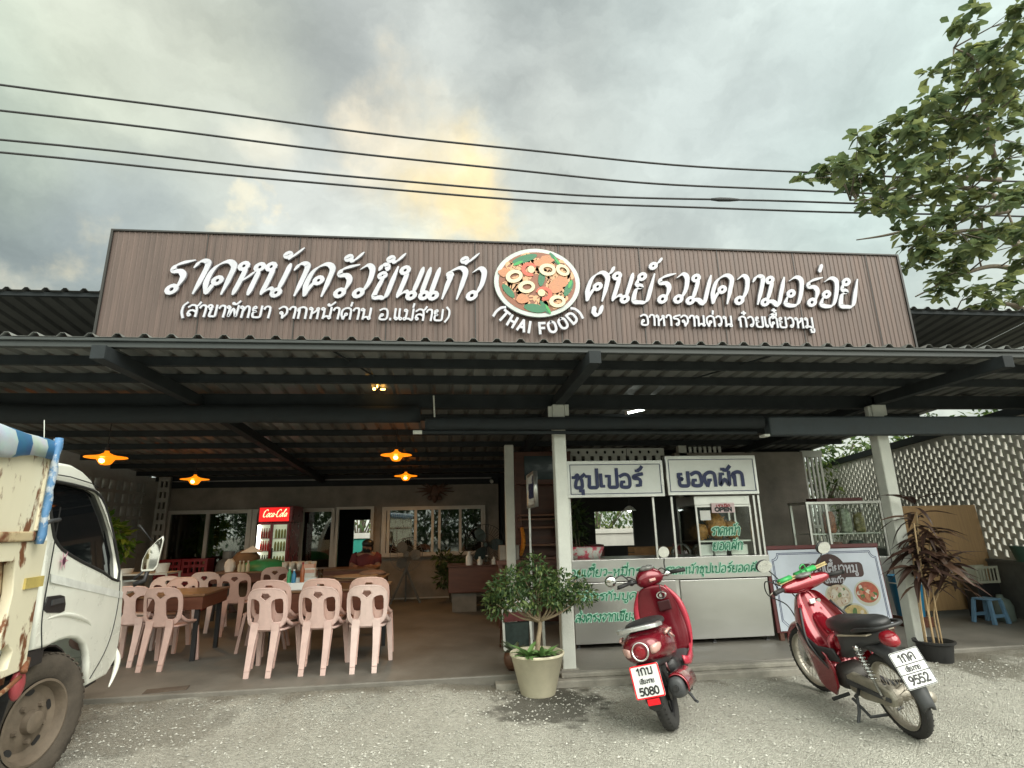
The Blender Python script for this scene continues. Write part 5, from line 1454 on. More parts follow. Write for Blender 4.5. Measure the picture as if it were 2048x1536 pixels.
def crate(x, y, z, lab):
    t = thing('bottle_crate', lab, 'crate', (x, y, z), group=GCr)
    hl = [rect(-.18 + i * .095, .19, -.11 + i * .095, .25) for i in range(4)] + [rect(-.18 + i * .095, .05, -.11 + i * .095, .15) for i in range(4)]
    for yy in (-.15, .15):
        plate('side_panel', [rect(-.22, 0, .22, .29)] + hl, .012, M_redp, t, M=T(0, yy, 0) @ UP)
    mb = MB(); mb.box((-.22, -.143, 0), (.22, .143, .012)); mb.box((-.22, -.143, .0125), (-.208, .143, .29)); mb.box((.208, -.143, .0125), (.22, .143, .29)); mb.build('base', M_redp, t)
for i, (x, z, lab) in enumerate(((-5.12, .1, 'bottom left red crate by the back wall'), (-5.12, .395, 'middle left red crate by the back wall'), (-5.12, .69, 'top left red crate under the left window'), (-4.66, .1, 'bottom right red crate by the back wall'), (-4.66, .395, 'middle right red crate by the back wall'), (-4.66, .69, 'top right red crate under the left window'))):
    crate(x, 5.55, z, lab)
t = thing('sack', 'brown round sack leaning by the drinks fridge', 'sack', (-3.48, 4.72, 0.1)); mb = MB(); mb.sphere((0, 0, .36), .36, 16, 10, sc=(.66, .55, 1.0)); mb.sphere((-.05, 0, .86), .26, 14, 8, sc=(.9, .7, .75)); mb.build('sack', M_sack, t, smooth=True)
t = thing('paper_parcel', 'white folded paper on top of the brown sack', 'paper', (-3.45, 4.68, 1.10)); mb = MB(); mb.add([(-.15, -.1, 0), (.2, -.08, 0), (.16, .12, 0), (-.1, .1, .02), (.02, 0, .11)], [(0, 1, 4), (1, 2, 4), (2, 3, 4), (3, 0, 4), (3, 2, 1, 0)]); mb.build('paper', M_paper, t)
t = thing('meat_packs', 'red and white packed goods stacked on the far table', 'packs', (-3.62, 5.1, 0.1)); mb = MB(); mb.box((-.2, -.15, 0), (.2, .15, .72)); mb.build('stack', M_wood, t, bevel=.01); mb = MB(); mb.box((-.18, -.14, .7205), (.16, .12, .83)); mb.build('top_pack', mat('red pack', (.28, .05, .04), .5, var=.4, scale=12), t, bevel=.01)

# ------------------------------------------------------------------ shelf rack at the left
t = thing('metal_rack', 'low metal rack with pots behind the near left table', 'rack', (-4.75, 3.0, 0.1))
for z in (.25, .55, .80):
    mb = MB(); mb.box((-.55, -.22, z), (.85, .22, z + .02)); mb.build('shelf', M_frame, t)
for x in (-.54, .82):
    for y in (-.2, .18):
        mb = MB(); mb.box((x, y, 0), (x + .025, y + .025, .249)); mb.box((x, y, .2705), (x + .025, y + .025, .5495)); mb.box((x, y, .5705), (x + .025, y + .025, .7995)); mb.build('leg', M_frame, t)
for i, (x, z, r_, h, m, lab) in enumerate(((-4.9, .9205, .13, .2, M_cup, 'white bucket on the top shelf of the metal rack'), (-4.55, .9205, .12, .06, M_cup, 'shallow white bowl on the metal rack'), (-4.5, .6705, .16, .15, M_inoxd, 'steel pot with a yellow rim on the middle shelf'), (-4.05, .9205, .09, .12, M_cup, 'small white tub at the right of the metal rack'))):
    t = thing('pot', lab, 'pot', (x, 2.95, z)); mb = MB(); mb.lathe([(0, 0), (r_ * .85, 0), (r_, h), (r_ * .94, h), (r_ * .8, .01), (0, .01)], 20); mb.build('vessel', m, t, auto=40)

# ------------------------------------------------------------------ drinks fridge
fr = thing('drinks_fridge', 'tall red glass-door drinks fridge with lit header', 'fridge', (-3.25, 5.15, 0.1), (0, 0, R(-3)))
M_fred = mat('fridge red', (0.20, 0.006, 0.012), 0.3, var=0.1)
mb = MB(); mb.box((-.29, .05, 0), (.29, .60, 1.50)); mb.box((-.30, .0, 1.501), (.32, .62, 1.79)); mb.build('cabinet', M_fred, fr, bevel=.01)
mb = MB(); mb.box((-.27, -.012, 1.52), (.26, -.002, 1.765)); mb.build('header_panel', mat('lit red header', (.5, .01, .01), .4, emit=(1, .012, .012), estr=.85), fr)
mb = MB(); M = T(0, -.016, 1.60) @ UP
CS = {'C': (.62, [[(.60, .80), (.46, .98), (.22, .90), (.10, .5), (.18, .1), (.40, .0), (.62, .16)], [(.22, .90), (.0, .62)]]),
      'o': (.42, [[(.2, .5), (.06, .3), (.1, .05), (.26, .02), (.36, .2), (.32, .44), (.2, .5), (.4, .52)]]),
      'c': (.38, [[(.34, .42), (.2, .5), (.06, .3), (.1, .05), (.26, .02), (.38, .14)]]),
      'a': (.46, [[(.34, .44), (.2, .5), (.06, .3), (.1, .05), (.24, .06), (.34, .4)], [(.36, .5), (.32, .12), (.46, .06)]]),
      'l': (.3, [[(.06, .4), (.26, .95), (.16, 1.0), (.08, .5), (.1, .04), (.28, .1)]])}
G2 = dict(G); G.update({k: v for k, v in CS.items()})
G['-'] = (.22, [[(.02, .3), (.2, .32)]])
letters(mb, 'Coca-Cola', M, .13, w=.075, slant=.35, contrast=.55, depth=.002, width=.44, taper=True, rings=False)
G['-'] = G2['-']
for k in list(CS):
    G.pop(k)
mb.build('header_script', mat('lit script', (.9, .5, .3), .4, emit=(1.0, .55, .30), estr=1.6), fr)
mb = MB(); mb.box((-.25, .03, .14), (.27, .045, 1.46)); mb.build('interior', mat('lit fridge lining', (.6, .62, .55), .5, emit=(.75, .9, .62), estr=.28), fr)
mb = MB(); mb.box((-.275, -.03, .14), (-.235, -.005, 1.46)); mb.build('light_strip', mat('fridge light strip', (1, 1, 1), .4, emit=(1, .97, .85), estr=4), fr)
for (x0, x1) in ((-.05, .0), (.25, .285)):
    mb = MB(); mb.box((x0, -.035, .12), (x1, .0, 1.48)); mb.build('door_post', M_fred, fr)
mb = MB(); mb.box((.005, -.06, .75), (.03, -.036, 1.05)); mb.build('handle', M_black, fr)
for z in (.45, .75, 1.0, 1.22):
    mb = MB(); mb.box((-.23, -.005, z - .015), (.245, .028, z)); mb.build('shelf', M_paper, fr)
rows = ((1.22, (.35, .05, .03)), (1.0, (.55, .015, .02)), (.75, (.03, .01, .01)), (.45, (.05, .25, .08)))
for z, colr in rows:
    mb = MB()
    for i in range(4):
        mb.lathe([(0, 0), (.019, 0), (.019, .10), (.008, .15), (.008, .18), (0, .18)], 8, T(-.205 + i * .042, .008, z + .0005))
    mb.build('bottle_row', mat('drink' + str(colr), colr, .3), fr, smooth=True)
    mb = MB()
    for i in range(4):
        mb.lathe([(0, 0), (.021, 0), (.021, .12), (.008, .16), (0, .16)], 8, T(.05 + i * .052, .008, z + .0005))
    mb.build('bottle_row', mat('pale drinks', (.40, .45, .18), .3, var=.3, scale=9), fr, smooth=True)

# ------------------------------------------------------------------ fans
def fan(label, x, y, h, legsp, r_=.27, rz=0, group='standing fans'):
    t = thing('standing_fan', label, 'fan', (x, y, 0.1), (0, 0, R(rz)), group)
    if legsp:
        for s_ in (-1, 1):
            mb = MB(); mb.tube([(s_ * legsp, 0, 0), (-s_ * .06, 0.03 * s_, h - .12)], .022, 8); mb.build('leg', M_galv, t)
        mb = MB(); mb.tube([(0, .28, 0), (0, 0.02, h - .15)], .015, 8); mb.build('leg', M_galv, t)
    else:
        mb = MB(); mb.lathe([(0, 0), (.2, 0), (.19, .03), (.03, .05), (.018, .06), (.018, h - .05), (0, h - .05)], 16); mb.build('stand', M_black, t)
    mb = MB(); mb.tube([(0, .02, h), (0, .17, h)], .06, 12); mb.build('motor', M_galv if legsp else M_black, t)
    cg = MB()
    for k in range(40):
        a = 2 * PI * k / 40
        cg.tube([(.04 * math.cos(a), -.09, h + .04 * math.sin(a)), (r_ * .8 * math.cos(a), -.075, h + r_ * .8 * math.sin(a)), (r_ * math.cos(a), -.01, h + r_ * math.sin(a)), (r_ * .6 * math.cos(a), .06, h + r_ * .6 * math.sin(a))], .0024, 4, cap=False)
    cg.torus(r_, .006, 32, 6, T(0, -.01, h) @ RX(R(90))); cg.torus(r_ * .55, .004, 28, 5, T(0, -.085, h) @ RX(R(90)))
    cg.build('guard', M_galv if legsp else M_black, t)
    bl = MB()
    for k in range(3):
        a = 2 * PI * k / 3
        vs = []
        for i in range(7):
            rr = r_ * (.15 + .75 * i / 6); wdt = .10 * (0.5 + math.sin(PI * i / 6.5))
            for s_ in (-1, 1):
                vs.append((rr * math.cos(a + s_ * wdt / (rr + .06) * .9), -.03 + s_ * .018, h + rr * math.sin(a + s_ * wdt / (rr + .06) * .9)))
        bl.add(vs, [(i * 2, i * 2 + 1, i * 2 + 3, i * 2 + 2) for i in range(6)])
    bl.tube([(0, -.07, h), (0, .0, h)], .035, 10)
    bl.build('blade', M_galv if legsp else mat('dark teal fan blade', (.02, .05, .05), .4), t, solid=.003)
    return t
fan('grey industrial fan on crossed legs in front of the right window', -0.86, 5.35, .86, .27, .30, 4)
fan('large dark fan standing at the right end of the back wall', 0.62, 5.0, 1.02, 0, .36, -10)
fan('dark teal fan inside behind the food cart', 3.55, 2.35, 1.22, 0, .26, 20)

# ------------------------------------------------------------------ counter bottles
for i, (x, h, m, lab) in enumerate(((.28, .22, M_paper, 'tall white striped container on the red brown counter'), (.46, .13, M_cup, 'short white jar second on the counter'), (.58, .15, M_clear, 'clear jar in the middle of the counter'), (.70, .12, M_cup, 'low pale jar near the right end of the counter'), (.82, .2, M_clear, 'clear bottle at the right end of the counter'))):
    bottle(lab, x, 4.02, 0.8255, m, M_cup, h, .045 if i else .055, 'jars on the counter', 'jar')
# ------------------------------------------------------------------ person at the back
def person():
    P0 = Vector((-1.52, 4.72, 0.1))
    t = thing('person', 'person with a dark cap and dark red top seated behind the far table, looking down', 'person', P0)
    me = bpy.data.meshes.new('body'); 
    J = {'pel': (0, .05, .46), 'wst': (0, .06, .60), 'chs': (0.01, .03, .80), 'nk': (.015, 0, .945), 'hd': (.03, -.03, 1.03), 'tp': (.04, -.03, 1.12),
         'ls': (-.17, .02, .87), 'le': (-.23, -.10, .68), 'lw': (-.12, -.27, .74), 'rs': (.19, .02, .87), 're': (.24, -.10, .68), 'rw': (.10, -.28, .74),
         'lh': (-.09, -.08, .44), 'lk': (-.10, -.42, .44), 'lf': (-.10, -.40, .05), 'rh': (.09, -.08, .44), 'rk': (.10, -.42, .44), 'rf': (.10, -.40, .05)}
    Rr = {'pel': .15, 'wst': .13, 'chs': .15, 'nk': .06, 'hd': .085, 'tp': .075, 'ls': .075, 'le': .048, 'lw': .032, 'rs': .075, 're': .048, 'rw': .032, 'lh': .09, 'lk': .065, 'lf': .045, 'rh': .09, 'rk': .065, 'rf': .045}
    E_ = [('pel', 'wst'), ('wst', 'chs'), ('chs', 'nk'), ('nk', 'hd'), ('hd', 'tp'), ('chs', 'ls'), ('ls', 'le'), ('le', 'lw'), ('chs', 'rs'), ('rs', 're'), ('re', 'rw'), ('pel', 'lh'), ('lh', 'lk'), ('lk', 'lf'), ('pel', 'rh'), ('rh', 'rk'), ('rk', 'rf')]
    ks = list(J); me.from_pydata([J[k] for k in ks], [(ks.index(a), ks.index(b)) for a, b in E_], [])
    o = bpy.data.objects.new('body', me); COL.objects.link(o); o.parent = t
    sk = o.modifiers.new('skin', 'SKIN')
    if not me.skin_vertices: me.skin_vertices.new()
    for i, k in enumerate(ks):
        me.skin_vertices[0].data[i].radius = (Rr[k], Rr[k] * (.75 if k in ('pel', 'wst', 'chs') else 1))
    me.skin_vertices[0].data[0].use_root = True
    o.modifiers.new('sub', 'SUBSURF').render_levels = 2
    me.materials.append(mat('tanned skin', (.26, .13, .08), .6, var=.1))
    M_cl = mat('dark red cotton', (.13, .025, .028), .85, var=.25, scale=10)
    mb = MB(); ring = lambda z, cx, cy, rx, ry: [Vector((cx + rx * math.cos(2 * PI * i / 16), cy + ry * math.sin(2 * PI * i / 16), z)) for i in range(16)]
    mb.loft([ring(.44, 0, .05, .185, .15), ring(.60, 0, .06, .165, .135), ring(.78, .01, .035, .20, .15), ring(.87, .01, .025, .205, .12), ring(.915, .015, .015, .12, .085), ring(.93, .015, .01, .075, .07)])
    for s_, k in ((-1, 'l'), (1, 'r')):
        a = Vector(J[k + 's']); b = Vector(J[k + 'e']); mb.tube([a + Vector((-.03 * s_, 0, .01)), a, a.lerp(b, .6)], [.085, .088, .07], 10)
    mb.build('shirt', M_cl, t, smooth=True)
    mb = MB(); mb.sphere((.035, -.02, 1.095), .105, 14, 8, sc=(1, 1.1, .75)); mb.loft([[Vector((.035 + .085 * math.cos(a), -.10 - .09 * max(0, -math.sin(a)) + .05 * max(0, math.sin(a)), z)) for a in [2 * PI * i / 14 for i in range(14)]] for z in (1.082, 1.092)])
    mb.build('cap', M_black, t, smooth=True)
    mb = MB(); mb.sphere((.03, .03, 1.02), .10, 12, 8, sc=(1, .8, 1)); mb.tube([(.03, .09, 1.02), (.02, .12, .90), (.01, .11, .80)], [.06, .05, .02], 8); mb.build('hair', M_black, t, smooth=True)
    mb = MB(); mb.sphere((.03, -.125, 1.015), .014); mb.build('nose', mat('tanned skin', (0, 0, 0)), t, smooth=True)
    for s_ in (-1, 1):
        w = Vector(J['lw' if s_ < 0 else 'rw']); mb = MB(); mb.sphere(tuple(w + Vector((-.01 * s_, -.035, 0))), .034, 10, 6, sc=(.9, 1.2, .5))
        for f_ in range(4):
            mb.tube([w + Vector((-.03 * s_ + .017 * f_ * s_, -.06, 0)), w + Vector((-.035 * s_ + .019 * f_ * s_, -.10, -.005)), w + Vector((-.035 * s_ + .019 * f_ * s_, -.115 - .008 * (f_ in (1, 2)), -.025))], [.009, .008, .006], 6)
        mb.tube([w + Vector((-.03 * s_, -.02, 0)), w + Vector((-.06 * s_, -.045, -.005)), w + Vector((-.062 * s_, -.07, -.015))], [.011, .009, .007], 6)
        mb.build('hand', mat('tanned skin', (0, 0, 0)), t, smooth=True)
    c = thing('stool', 'low stool under the seated person', 'stool', P0 + Vector((0, .08, 0))); mb = MB(); mb.box((-.16, -.16, .30), (.16, .16, .33)); mb.build('seat', M_wood, c)
    for sx in (-1, 1):
        for sy in (-1, 1):
            mb = MB(); mb.cbox((sx * .13, sy * .13, .15), (.04, .04, .298)); mb.build('leg', M_wood, c)
person()
# ------------------------------------------------------------------ wooden altar cabinet behind the middle post
t = thing('altar_cabinet', 'carved dark wooden cabinet behind the middle white post', 'cabinet', (1.42, 2.75, 0.1))
mb = MB(); mb.box((-.50, 0, 0), (.42, .4, 0.85)); mb.box((-.52, -.02, .851), (.44, .42, .89)); mb.build('base', M_wood, t, bevel=.006)
mb = MB(); mb.box((-.48, .02, 1.95), (.40, .3, 2.45)); mb.box((-.48, .05, .8905), (-.38, .15, 1.9495)); mb.box((.30, .05, .8905), (.40, .15, 1.9495)); mb.box((-.379, .25, .8905), (.299, .3, 1.9495)); mb.build('upper_frame', M_wood, t, bevel=.006)
for z in (1.05, 1.30, 1.42, 1.48):
    mb = MB(); mb.box((-.44, -.03, z), (.38, .24, z + .025)); mb.build('shelf', mat('mid brown wood', (.16, .065, .03), .45, var=.25), t)
mb = MB(); mb.box((-.33, -.0, 2.02), (.25, .018, 2.38)); mb.build('glass_front', mat('dark blue picture glass', (.03, .045, .05), .15), t)
t = thing('flower_garland', 'orange flower garland hanging on the wooden cabinet', 'garland', (1.02, 2.66, 1.22)); mb = MB(); rg = random.Random(1)
for i in range(26):
    u = i / 25; mb.sphere((.05 * math.sin(u * 2.4) - .06 * u, rg.uniform(-.01, .01), .18 - .36 * u), .026 + .008 * math.sin(u * 3), 8, 6)
mb.build('flowers', mat('marigold', (.55, .20, .02), .8, var=.2, scale=30, bump=.6), t, smooth=True)
t = thing('stone_block', 'grey carved stone block on the ledge by the wooden cabinet', 'block', (0.80, 2.5, 0.98)); mb = MB(); mb.box((-.14, -.1, 0), (.14, .1, .2)); mb.build('block', M_conc, t, bevel=.01)
t = thing('ledge', 'dark wooden ledge under the carved stone block', 'ledge', (0.82, 2.52, 0.1)); mb = MB(); mb.box((-.2, -.14, .82), (.2, .14, .879)); mb.box((-.18, -.12, 0), (-.12, .12, .819)); mb.box((.12, -.12, 0), (.18, .12, .819)); mb.build('ledge', M_wood, t)
# menu stand beside the pot
t = thing('menu_stand', 'dark red and white folding menu stand behind the cream pot', 'stand', (0.74, 0.98, 0.1), (0, 0, R(8)))
M_mred = mat('dark red board', (.10, .018, .018), .5, var=.2)
plate('stand_frame', [rrect(-.17, 0, .17, .62, .03), rrect(-.145, .03, .145, .595, .02)], .02, M_post, t, M=T(0, 0, 0) @ RX(R(80)))
mb = MB(); mb.box((-.14, .03, .40), (.14, .045, .56)); mb.build('notice', mat('printed notice', (.58, .60, .58), .6), t)
mb = MB(); mb.box((-.16, .02, .30), (.16, .06, .395)); mb.build('red_panel', M_mred, t)
mb = MB(); mb.box((-.14, .05, .03), (.14, .06, .29)); mb.build('dark_panel', mat('dark green board', (.02, .035, .03), .5, var=.4, scale=20), t)
mb = MB(); mb.bar((-.15, .25, 0), (-.15, .12, .6), .02); mb.bar((.15, .25, 0), (.15, .12, .6), .02); mb.build('rear_leg', M_wood, t)
t = thing('white_pipe', 'short white pipe standing beside the middle white post', 'pipe', (0.93, 0.30, 0.1)); mb = MB(); mb.tube([(0, 0, 0), (-.01, 0, .42)], .016, 10); mb.build('pipe', M_post, t, smooth=True)

# ------------------------------------------------------------------ food cart
ct = thing('food_cart', 'long stainless food cart with white sign boxes and green lettering', 'cart', (2.55, 1.1, 0.1))
O = (2.55, 1.1, 0.1)
X0, X1, YF, YB = 1.36, 3.76, 0.86, 1.50
mb = MB(O); mb.box((X0, YF, .80), (X1, YB, 1.045)); mb.build('counter_top', M_inox, ct, bevel=.006)
mb = MB(O); mb.box((X0 + .01, YF + .015, .15), (2.585, YB, .792)); mb.build('front_panel', M_inox, ct, bevel=.004)
mb = MB(O); mb.box((2.635, YF + .012, .15), (X1 - .05, YB, .788)); mb.build('front_panel', M_inox, ct, bevel=.004)
mb = MB(O); mb.box((2.587, YF + .03, .15), (2.633, YB - .01, .796)); mb.build('divider', M_inoxd, ct)
for x in (X0 + .05, 2.2, 3.0, X1 - .12):
    for y in (YF + .06, YB - .08):
        mb = MB(O); mb.tube([(x, y, .148), (x, y, .115)], .018, 8); mb.tube([(x - .02, y, .1), (x + .02, y, .1)], .012, 8); mb.build('caster', M_black, ct)
for (x, y) in ((X0 + .015, YF + .03), (2.395, YF + .03), (2.625, YF + .03), (X1 - .03, YF + .03), (X1 - .09, YF + .03), (X0 + .015, YB - .02), (X1 - .05, YB - .02), (0.985, 1.55)):
    z0 = 1.046 if x > 1.2 else 0.101
    mb = MB(O); mb.box((x - .012, y - .012, z0), (x + .012, y + .012, 1.745)); mb.build('post', M_inoxd, ct)
M_sbox = mat('white sign acrylic', (.80, .82, .79), .35, var=.05)
M_navy = mat('navy vinyl', (.012, .022, .10), .4)
M_gdk = mat('green vinyl', (.012, .16, .085), .4)
M_gmint = mat('mint vinyl outline', (.42, .68, .54), .45)
def signbox(x0, x1, z0, z1, y, txt, cx, base, width, h):
    b = plate('sign_face', [rect(x0, z0, x1, z1)], .012, M_sbox, ct, M=T(0, y, 0) @ UP, origin=O)
    plate('sign_frame', [rect(x0 - .02, z0 - .025, x1 + .02, z1 + .03), rect(x0 + .004, z0 + .004, x1 - .004, z1 - .004)], .10, M_inoxd, b, M=T(0, y + .035, 0) @ UP, origin=O)
    plate('sign_line', [rect(x0 + .01, z0 + .01, x1 - .01, z1 - .01), rect(x0 + .018, z0 + .018, x1 - .018, z1 - .018)], .003, M_navy, b, M=T(0, y - .0085, 0) @ UP, origin=O)
    mb = MB(O); mb.box((x0, y + .012, z0), (x1, y + .08, z1)); mb.build('sign_back', M_inoxd, b)
    mb = MB(O); letters(mb, txt, T(cx, y - .012, base) @ UP, h, w=.135, depth=.004, width=width, contrast=0.0, rings=False)
    mb.build('lettering', M_navy, b)
signbox(1.37, 2.50, 1.775, 2.145, .82, 'ซุปเปอร์', 1.83, 1.86, .86, .152)
signbox(2.585, 3.69, 1.785, 2.195, .82, 'ยอดผัก', 3.12, 1.865, .86, .160)
# side sign
b = thing('side_sign', 'narrow white sign turned to the side on the cart, left of the middle post', 'sign', (0.985, 0.95, 1.68), (0, 0, R(-90)))
plate('sign_face', [rect(-.62, 0, .0, .38)], .02, M_sbox, b, M=UP); plate('sign_frame', [rect(-.64, -.02, .02, .40), rect(-.61, .012, -.01, .368)], .05, M_inoxd, b, M=UP)
mb = MB(); letters(mb, 'ราดหน้า', T(-.30, -.013, .10) @ UP, .16, w=.10, depth=.003, width=.46); mb.build('lettering', M_navy, b)
def green(txt, cx, base, width, h, y, par=ct, org=O):
    mb = MB(org); letters(mb, txt, T(cx, y, base) @ UP, h, w=.20, slant=.22, contrast=.15, depth=.0012, width=width); mb.build('lettering_outline', M_gmint, par)
    mb = MB(org); letters(mb, txt, T(cx, y - .0040, base) @ UP, h, w=.095, slant=.22, contrast=.45, depth=.0012, width=width); mb.build('lettering', M_gdk, par)
green('ก๋วยเตี๋ยว-หมี่กรอบ', 1.79, .865, 1.08, .075, YF - .003)
green('ราดหน้าซุปเปอร์ยอดผัก', 3.05, .865, 1.20, .075, YF - .003)
green('ไร้สารกันบูด', 1.74, .605, .72, .072, YF + .012)
green('ส่งตรงจากเชียงราย', 1.80, .385, 0.86, .076, YF + .012)
# glass case
cs = thing('glass_case', 'glass display case of crispy noodles on the right end of the cart', 'case', (3.29, 1.1, 1.05))
OC = (3.29, 1.1, 1.05)
mb = MB(OC); mb.box((2.92, YF + .05, 1.64), (3.63, YB - .03, 1.745)); mb.build('top', M_inoxd, cs, bevel=.004)
for (x, y) in ((2.925, YF + .05), (3.61, YF + .05), (2.925, YB - .05), (3.61, YB - .05)):
    mb = MB(OC); mb.box((x, y, 1.05), (x + .022, y + .02, 1.638)); mb.build('frame', M_inoxd, cs)
mb = MB(OC); mb.box((2.948, YF + .05, 1.615), (3.609, YF + .07, 1.638)); mb.build('frame', M_inoxd, cs)
mb = MB(OC); mb.box((2.95, YF + .08, 1.205), (3.605, YB - .06, 1.222)); mb.build('shelf', M_inoxd, cs)
mb = MB(OC); mb.box((2.948, YF + .056, 1.06), (3.609, YF + .060, 1.614)); mb.build('pane', M_clear, cs)
mb = MB(OC); mb.box((2.926, YF + .071, 1.06), (2.93, YB - .051, 1.63)); mb.build('pane', M_clear, cs)
mb = MB(OC); mb.box((2.95, YB - .045, 1.05), (3.6, YB - .04, 1.63)); mb.build('back_panel', mat('dull case back', (.05, .06, .055), .4), cs)
green('ราดหน้า', 3.265, 1.285, .36, .088, YF + .048, cs, OC)
green('ยอดผัก', 3.275, 1.115, .38, .085, YF + .048, cs, OC)
op = thing('open_sign', 'pink and white OPEN card hung on the glass case', 'sign', (3.27, YF + .028, 1.545)); mb = MB(); mb.box((-.145, 0, 0), (.145, .012, .115)); mb.build('card', mat('pale pink card', (.66, .50, .52), .5), op)
mb = MB(); letters(mb, 'OPEN', T(0, -.002, .018) @ UP, .042, w=.2, depth=.0015, width=.22); mb.build('lettering', M_black, op)
mb = MB(); letters(mb, 'เราเปิด', T(0, -.002, .068) @ UP, .026, w=.16, depth=.0015, width=.18); mb.build('lettering', mat('red vinyl', (.35, .02, .03), .5), op)
nt = thing('paper_note', 'white paper note taped inside the glass case', 'paper', (3.045, YF + .050, 1.46)); mb = MB(); mb.box((-.065, 0, 0), (.065, .0025, .115)); mb.build('sheet', M_paper, nt)
M_crisp = mat('fried noodle crisp', (.50, .25, .08), .6, var=.4, scale=22, bump=1.0, bscale=40)
rg = random.Random(12)
def crisp(x, z, w, h, lab):
    t = thing('noodle_bag', lab, 'bag', (x, 1.16, z), group='bags of fried noodles in the glass case'); mb = MB()
    mb.sphere((0, 0, h / 2), 1, 14, 10, sc=(w / 2, .13, h / 2))
    for v in mb.v:
        v += Vector((mnoise.noise(v * 14 + Vector((x, 0, 0))), mnoise.noise(v * 14 + Vector((0, 5, 0))), mnoise.noise(v * 14 + Vector((0, 0, 9))))) * .025
    mb.build('noodles', M_crisp, t, smooth=True)
    mb = MB()
    for k in range(40):
        d = rand_dir(rg); c = Vector((d.x * w / 2, d.y * .13, h / 2 + d.z * h / 2)); e = rand_dir(rg)
        mb.tube(crom([c - e * .03, c + rand_dir(rg) * .02, c + e * .03], 3), .005, 4)
    mb.build('strands', mat('golden noodle strand', (.50, .26, .08), .5, var=.25), t)
crisp(3.05, 1.2225, .22, .20, 'bag of fried noodles at the left of the case shelf'); crisp(3.28, 1.2225, .24, .34, 'tall bag of fried noodles in the middle of the case shelf'); crisp(3.47, 1.2225, .20, .22, 'bag of fried noodles at the right of the case shelf')
for i, (x, w, h, m, lab) in enumerate(((3.04, .16, .13, M_paper, 'white box under the shelf at the left of the glass case'), (3.22, .15, .09, M_paper, 'low white tray under the shelf in the glass case'), (3.46, .22, .12, M_inoxd, 'grey metal basin under the shelf in the glass case'))):
    t = thing('food_tub', lab, 'tub', (x, 1.05, 1.0465)); mb = MB(); mb.box((-w / 2, -.08, 0), (w / 2, .1, h)); mb.build('tub', m, t, bevel=.01)
# things on the cart and behind
t = thing('pink_basket', 'pink and red basket lying on the cart behind the middle post', 'basket', (1.62, 1.2, 1.0465)); mb = MB(); mb.lathe([(0, 0), (.14, 0), (.19, .13), (.18, .13), (.13, .01), (0, .01)], 18, SCL(1.2, .7, 1)); mb.build('basket', mat('patterned pink enamel', (.40, .06, .09), .5, var=.6, scale=14, col2=(.42, .44, .40), f0=.45, f1=.55), t, smooth=True)
t = thing('wooden_crate', 'brown wooden crate on the worktable behind the cart', 'crate', (2.75, 2.1, 0.95)); mb = MB(); mb.box((-.28, -.15, 0), (.28, .15, .012)); 
for s_ in (-1, 1):
    mb.box((-.28, s_ * .145 - .006, .013), (.28, s_ * .145 + .006, .09)); mb.box((-.28, s_ * .145 - .006, .1), (.28, s_ * .145 + .006, .17))
mb.build('slats', mat('crate timber', (.24, .12, .045), .7, var=.3, scale=6), t)
t = thing('work_table', 'dark worktable in the kitchen behind the cart', 'table', (2.5, 2.15, 0.1)); mb = MB(); mb.box((-1.0, -.28, .80), (1.2, .28, .849)); mb.build('tabletop', M_wood, t)
for x in (-.95, 1.12):
    for y in (-.25, .2):
        mb = MB(); mb.box((x, y, 0), (x + .05, y + .05, .799)); mb.build('leg', M_wood, t)
t = thing('red_bucket', 'dark red plastic bucket on the worktable right of the crate', 'bucket', (3.20, 2.1, 0.9505)); mb = MB(); mb.lathe([(0, 0), (.09, 0), (.12, .2), (.113, .2), (.085, .01), (0, .01)], 18); mb.build('bucket', M_redp, t, auto=40)
t = thing('glass_bowl', 'upturned glass bowl on the cart left of the display case', 'bowl', (2.80, 1.15, 1.0465)); mb = MB(); mb.lathe([(.13, 0), (.125, .06), (.08, .13), (.03, .15), (0, .152)], 20); mb.build('bowl', M_clear, t, smooth=True)
floor_plant('dark potted plant in the kitchen left of the bright gap', (1.92, 2.6, 0.1), 1.75, 0.42, 14, M_leafD, 500, 0.12)
t = thing('dark_pot_rack', 'dark red brown cupboard behind the left half of the cart', 'cupboard', (1.95, 2.62, 0.1)); mb = MB(); mb.box((-.32, 0, 0), (.28, .3, 1.05)); mb.build('carcass', M_mred, t, bevel=.01); mb = MB(); mb.box((-.30, -.012, .08), (-.03, -.001, 1.0)); mb.box((0.0, -.012, .08), (.26, -.001, 1.0)); mb.build('door', M_wood, t)
t = thing('clip_lamp', 'white clip lamp hanging on a cord over the kitchen worktable', 'lamp', (2.55, 2.3, 1.62)); mb = MB(); mb.lathe([(.02, .07), (.05, .05), (.10, 0), (.095, 0), (.045, .045), (0, .06)], 16); mb.build('lamp_shade', M_post, t, smooth=True); mb = MB(); mb.tube([(0, 0, .07), (0.02, 0, .9)], .005, 5); mb.build('cord', M_black, t); mb = MB(); mb.sphere((0, 0, .015), .035); mb.build('bulb', mat('lit tube', (1, 1, 1)), t, smooth=True)

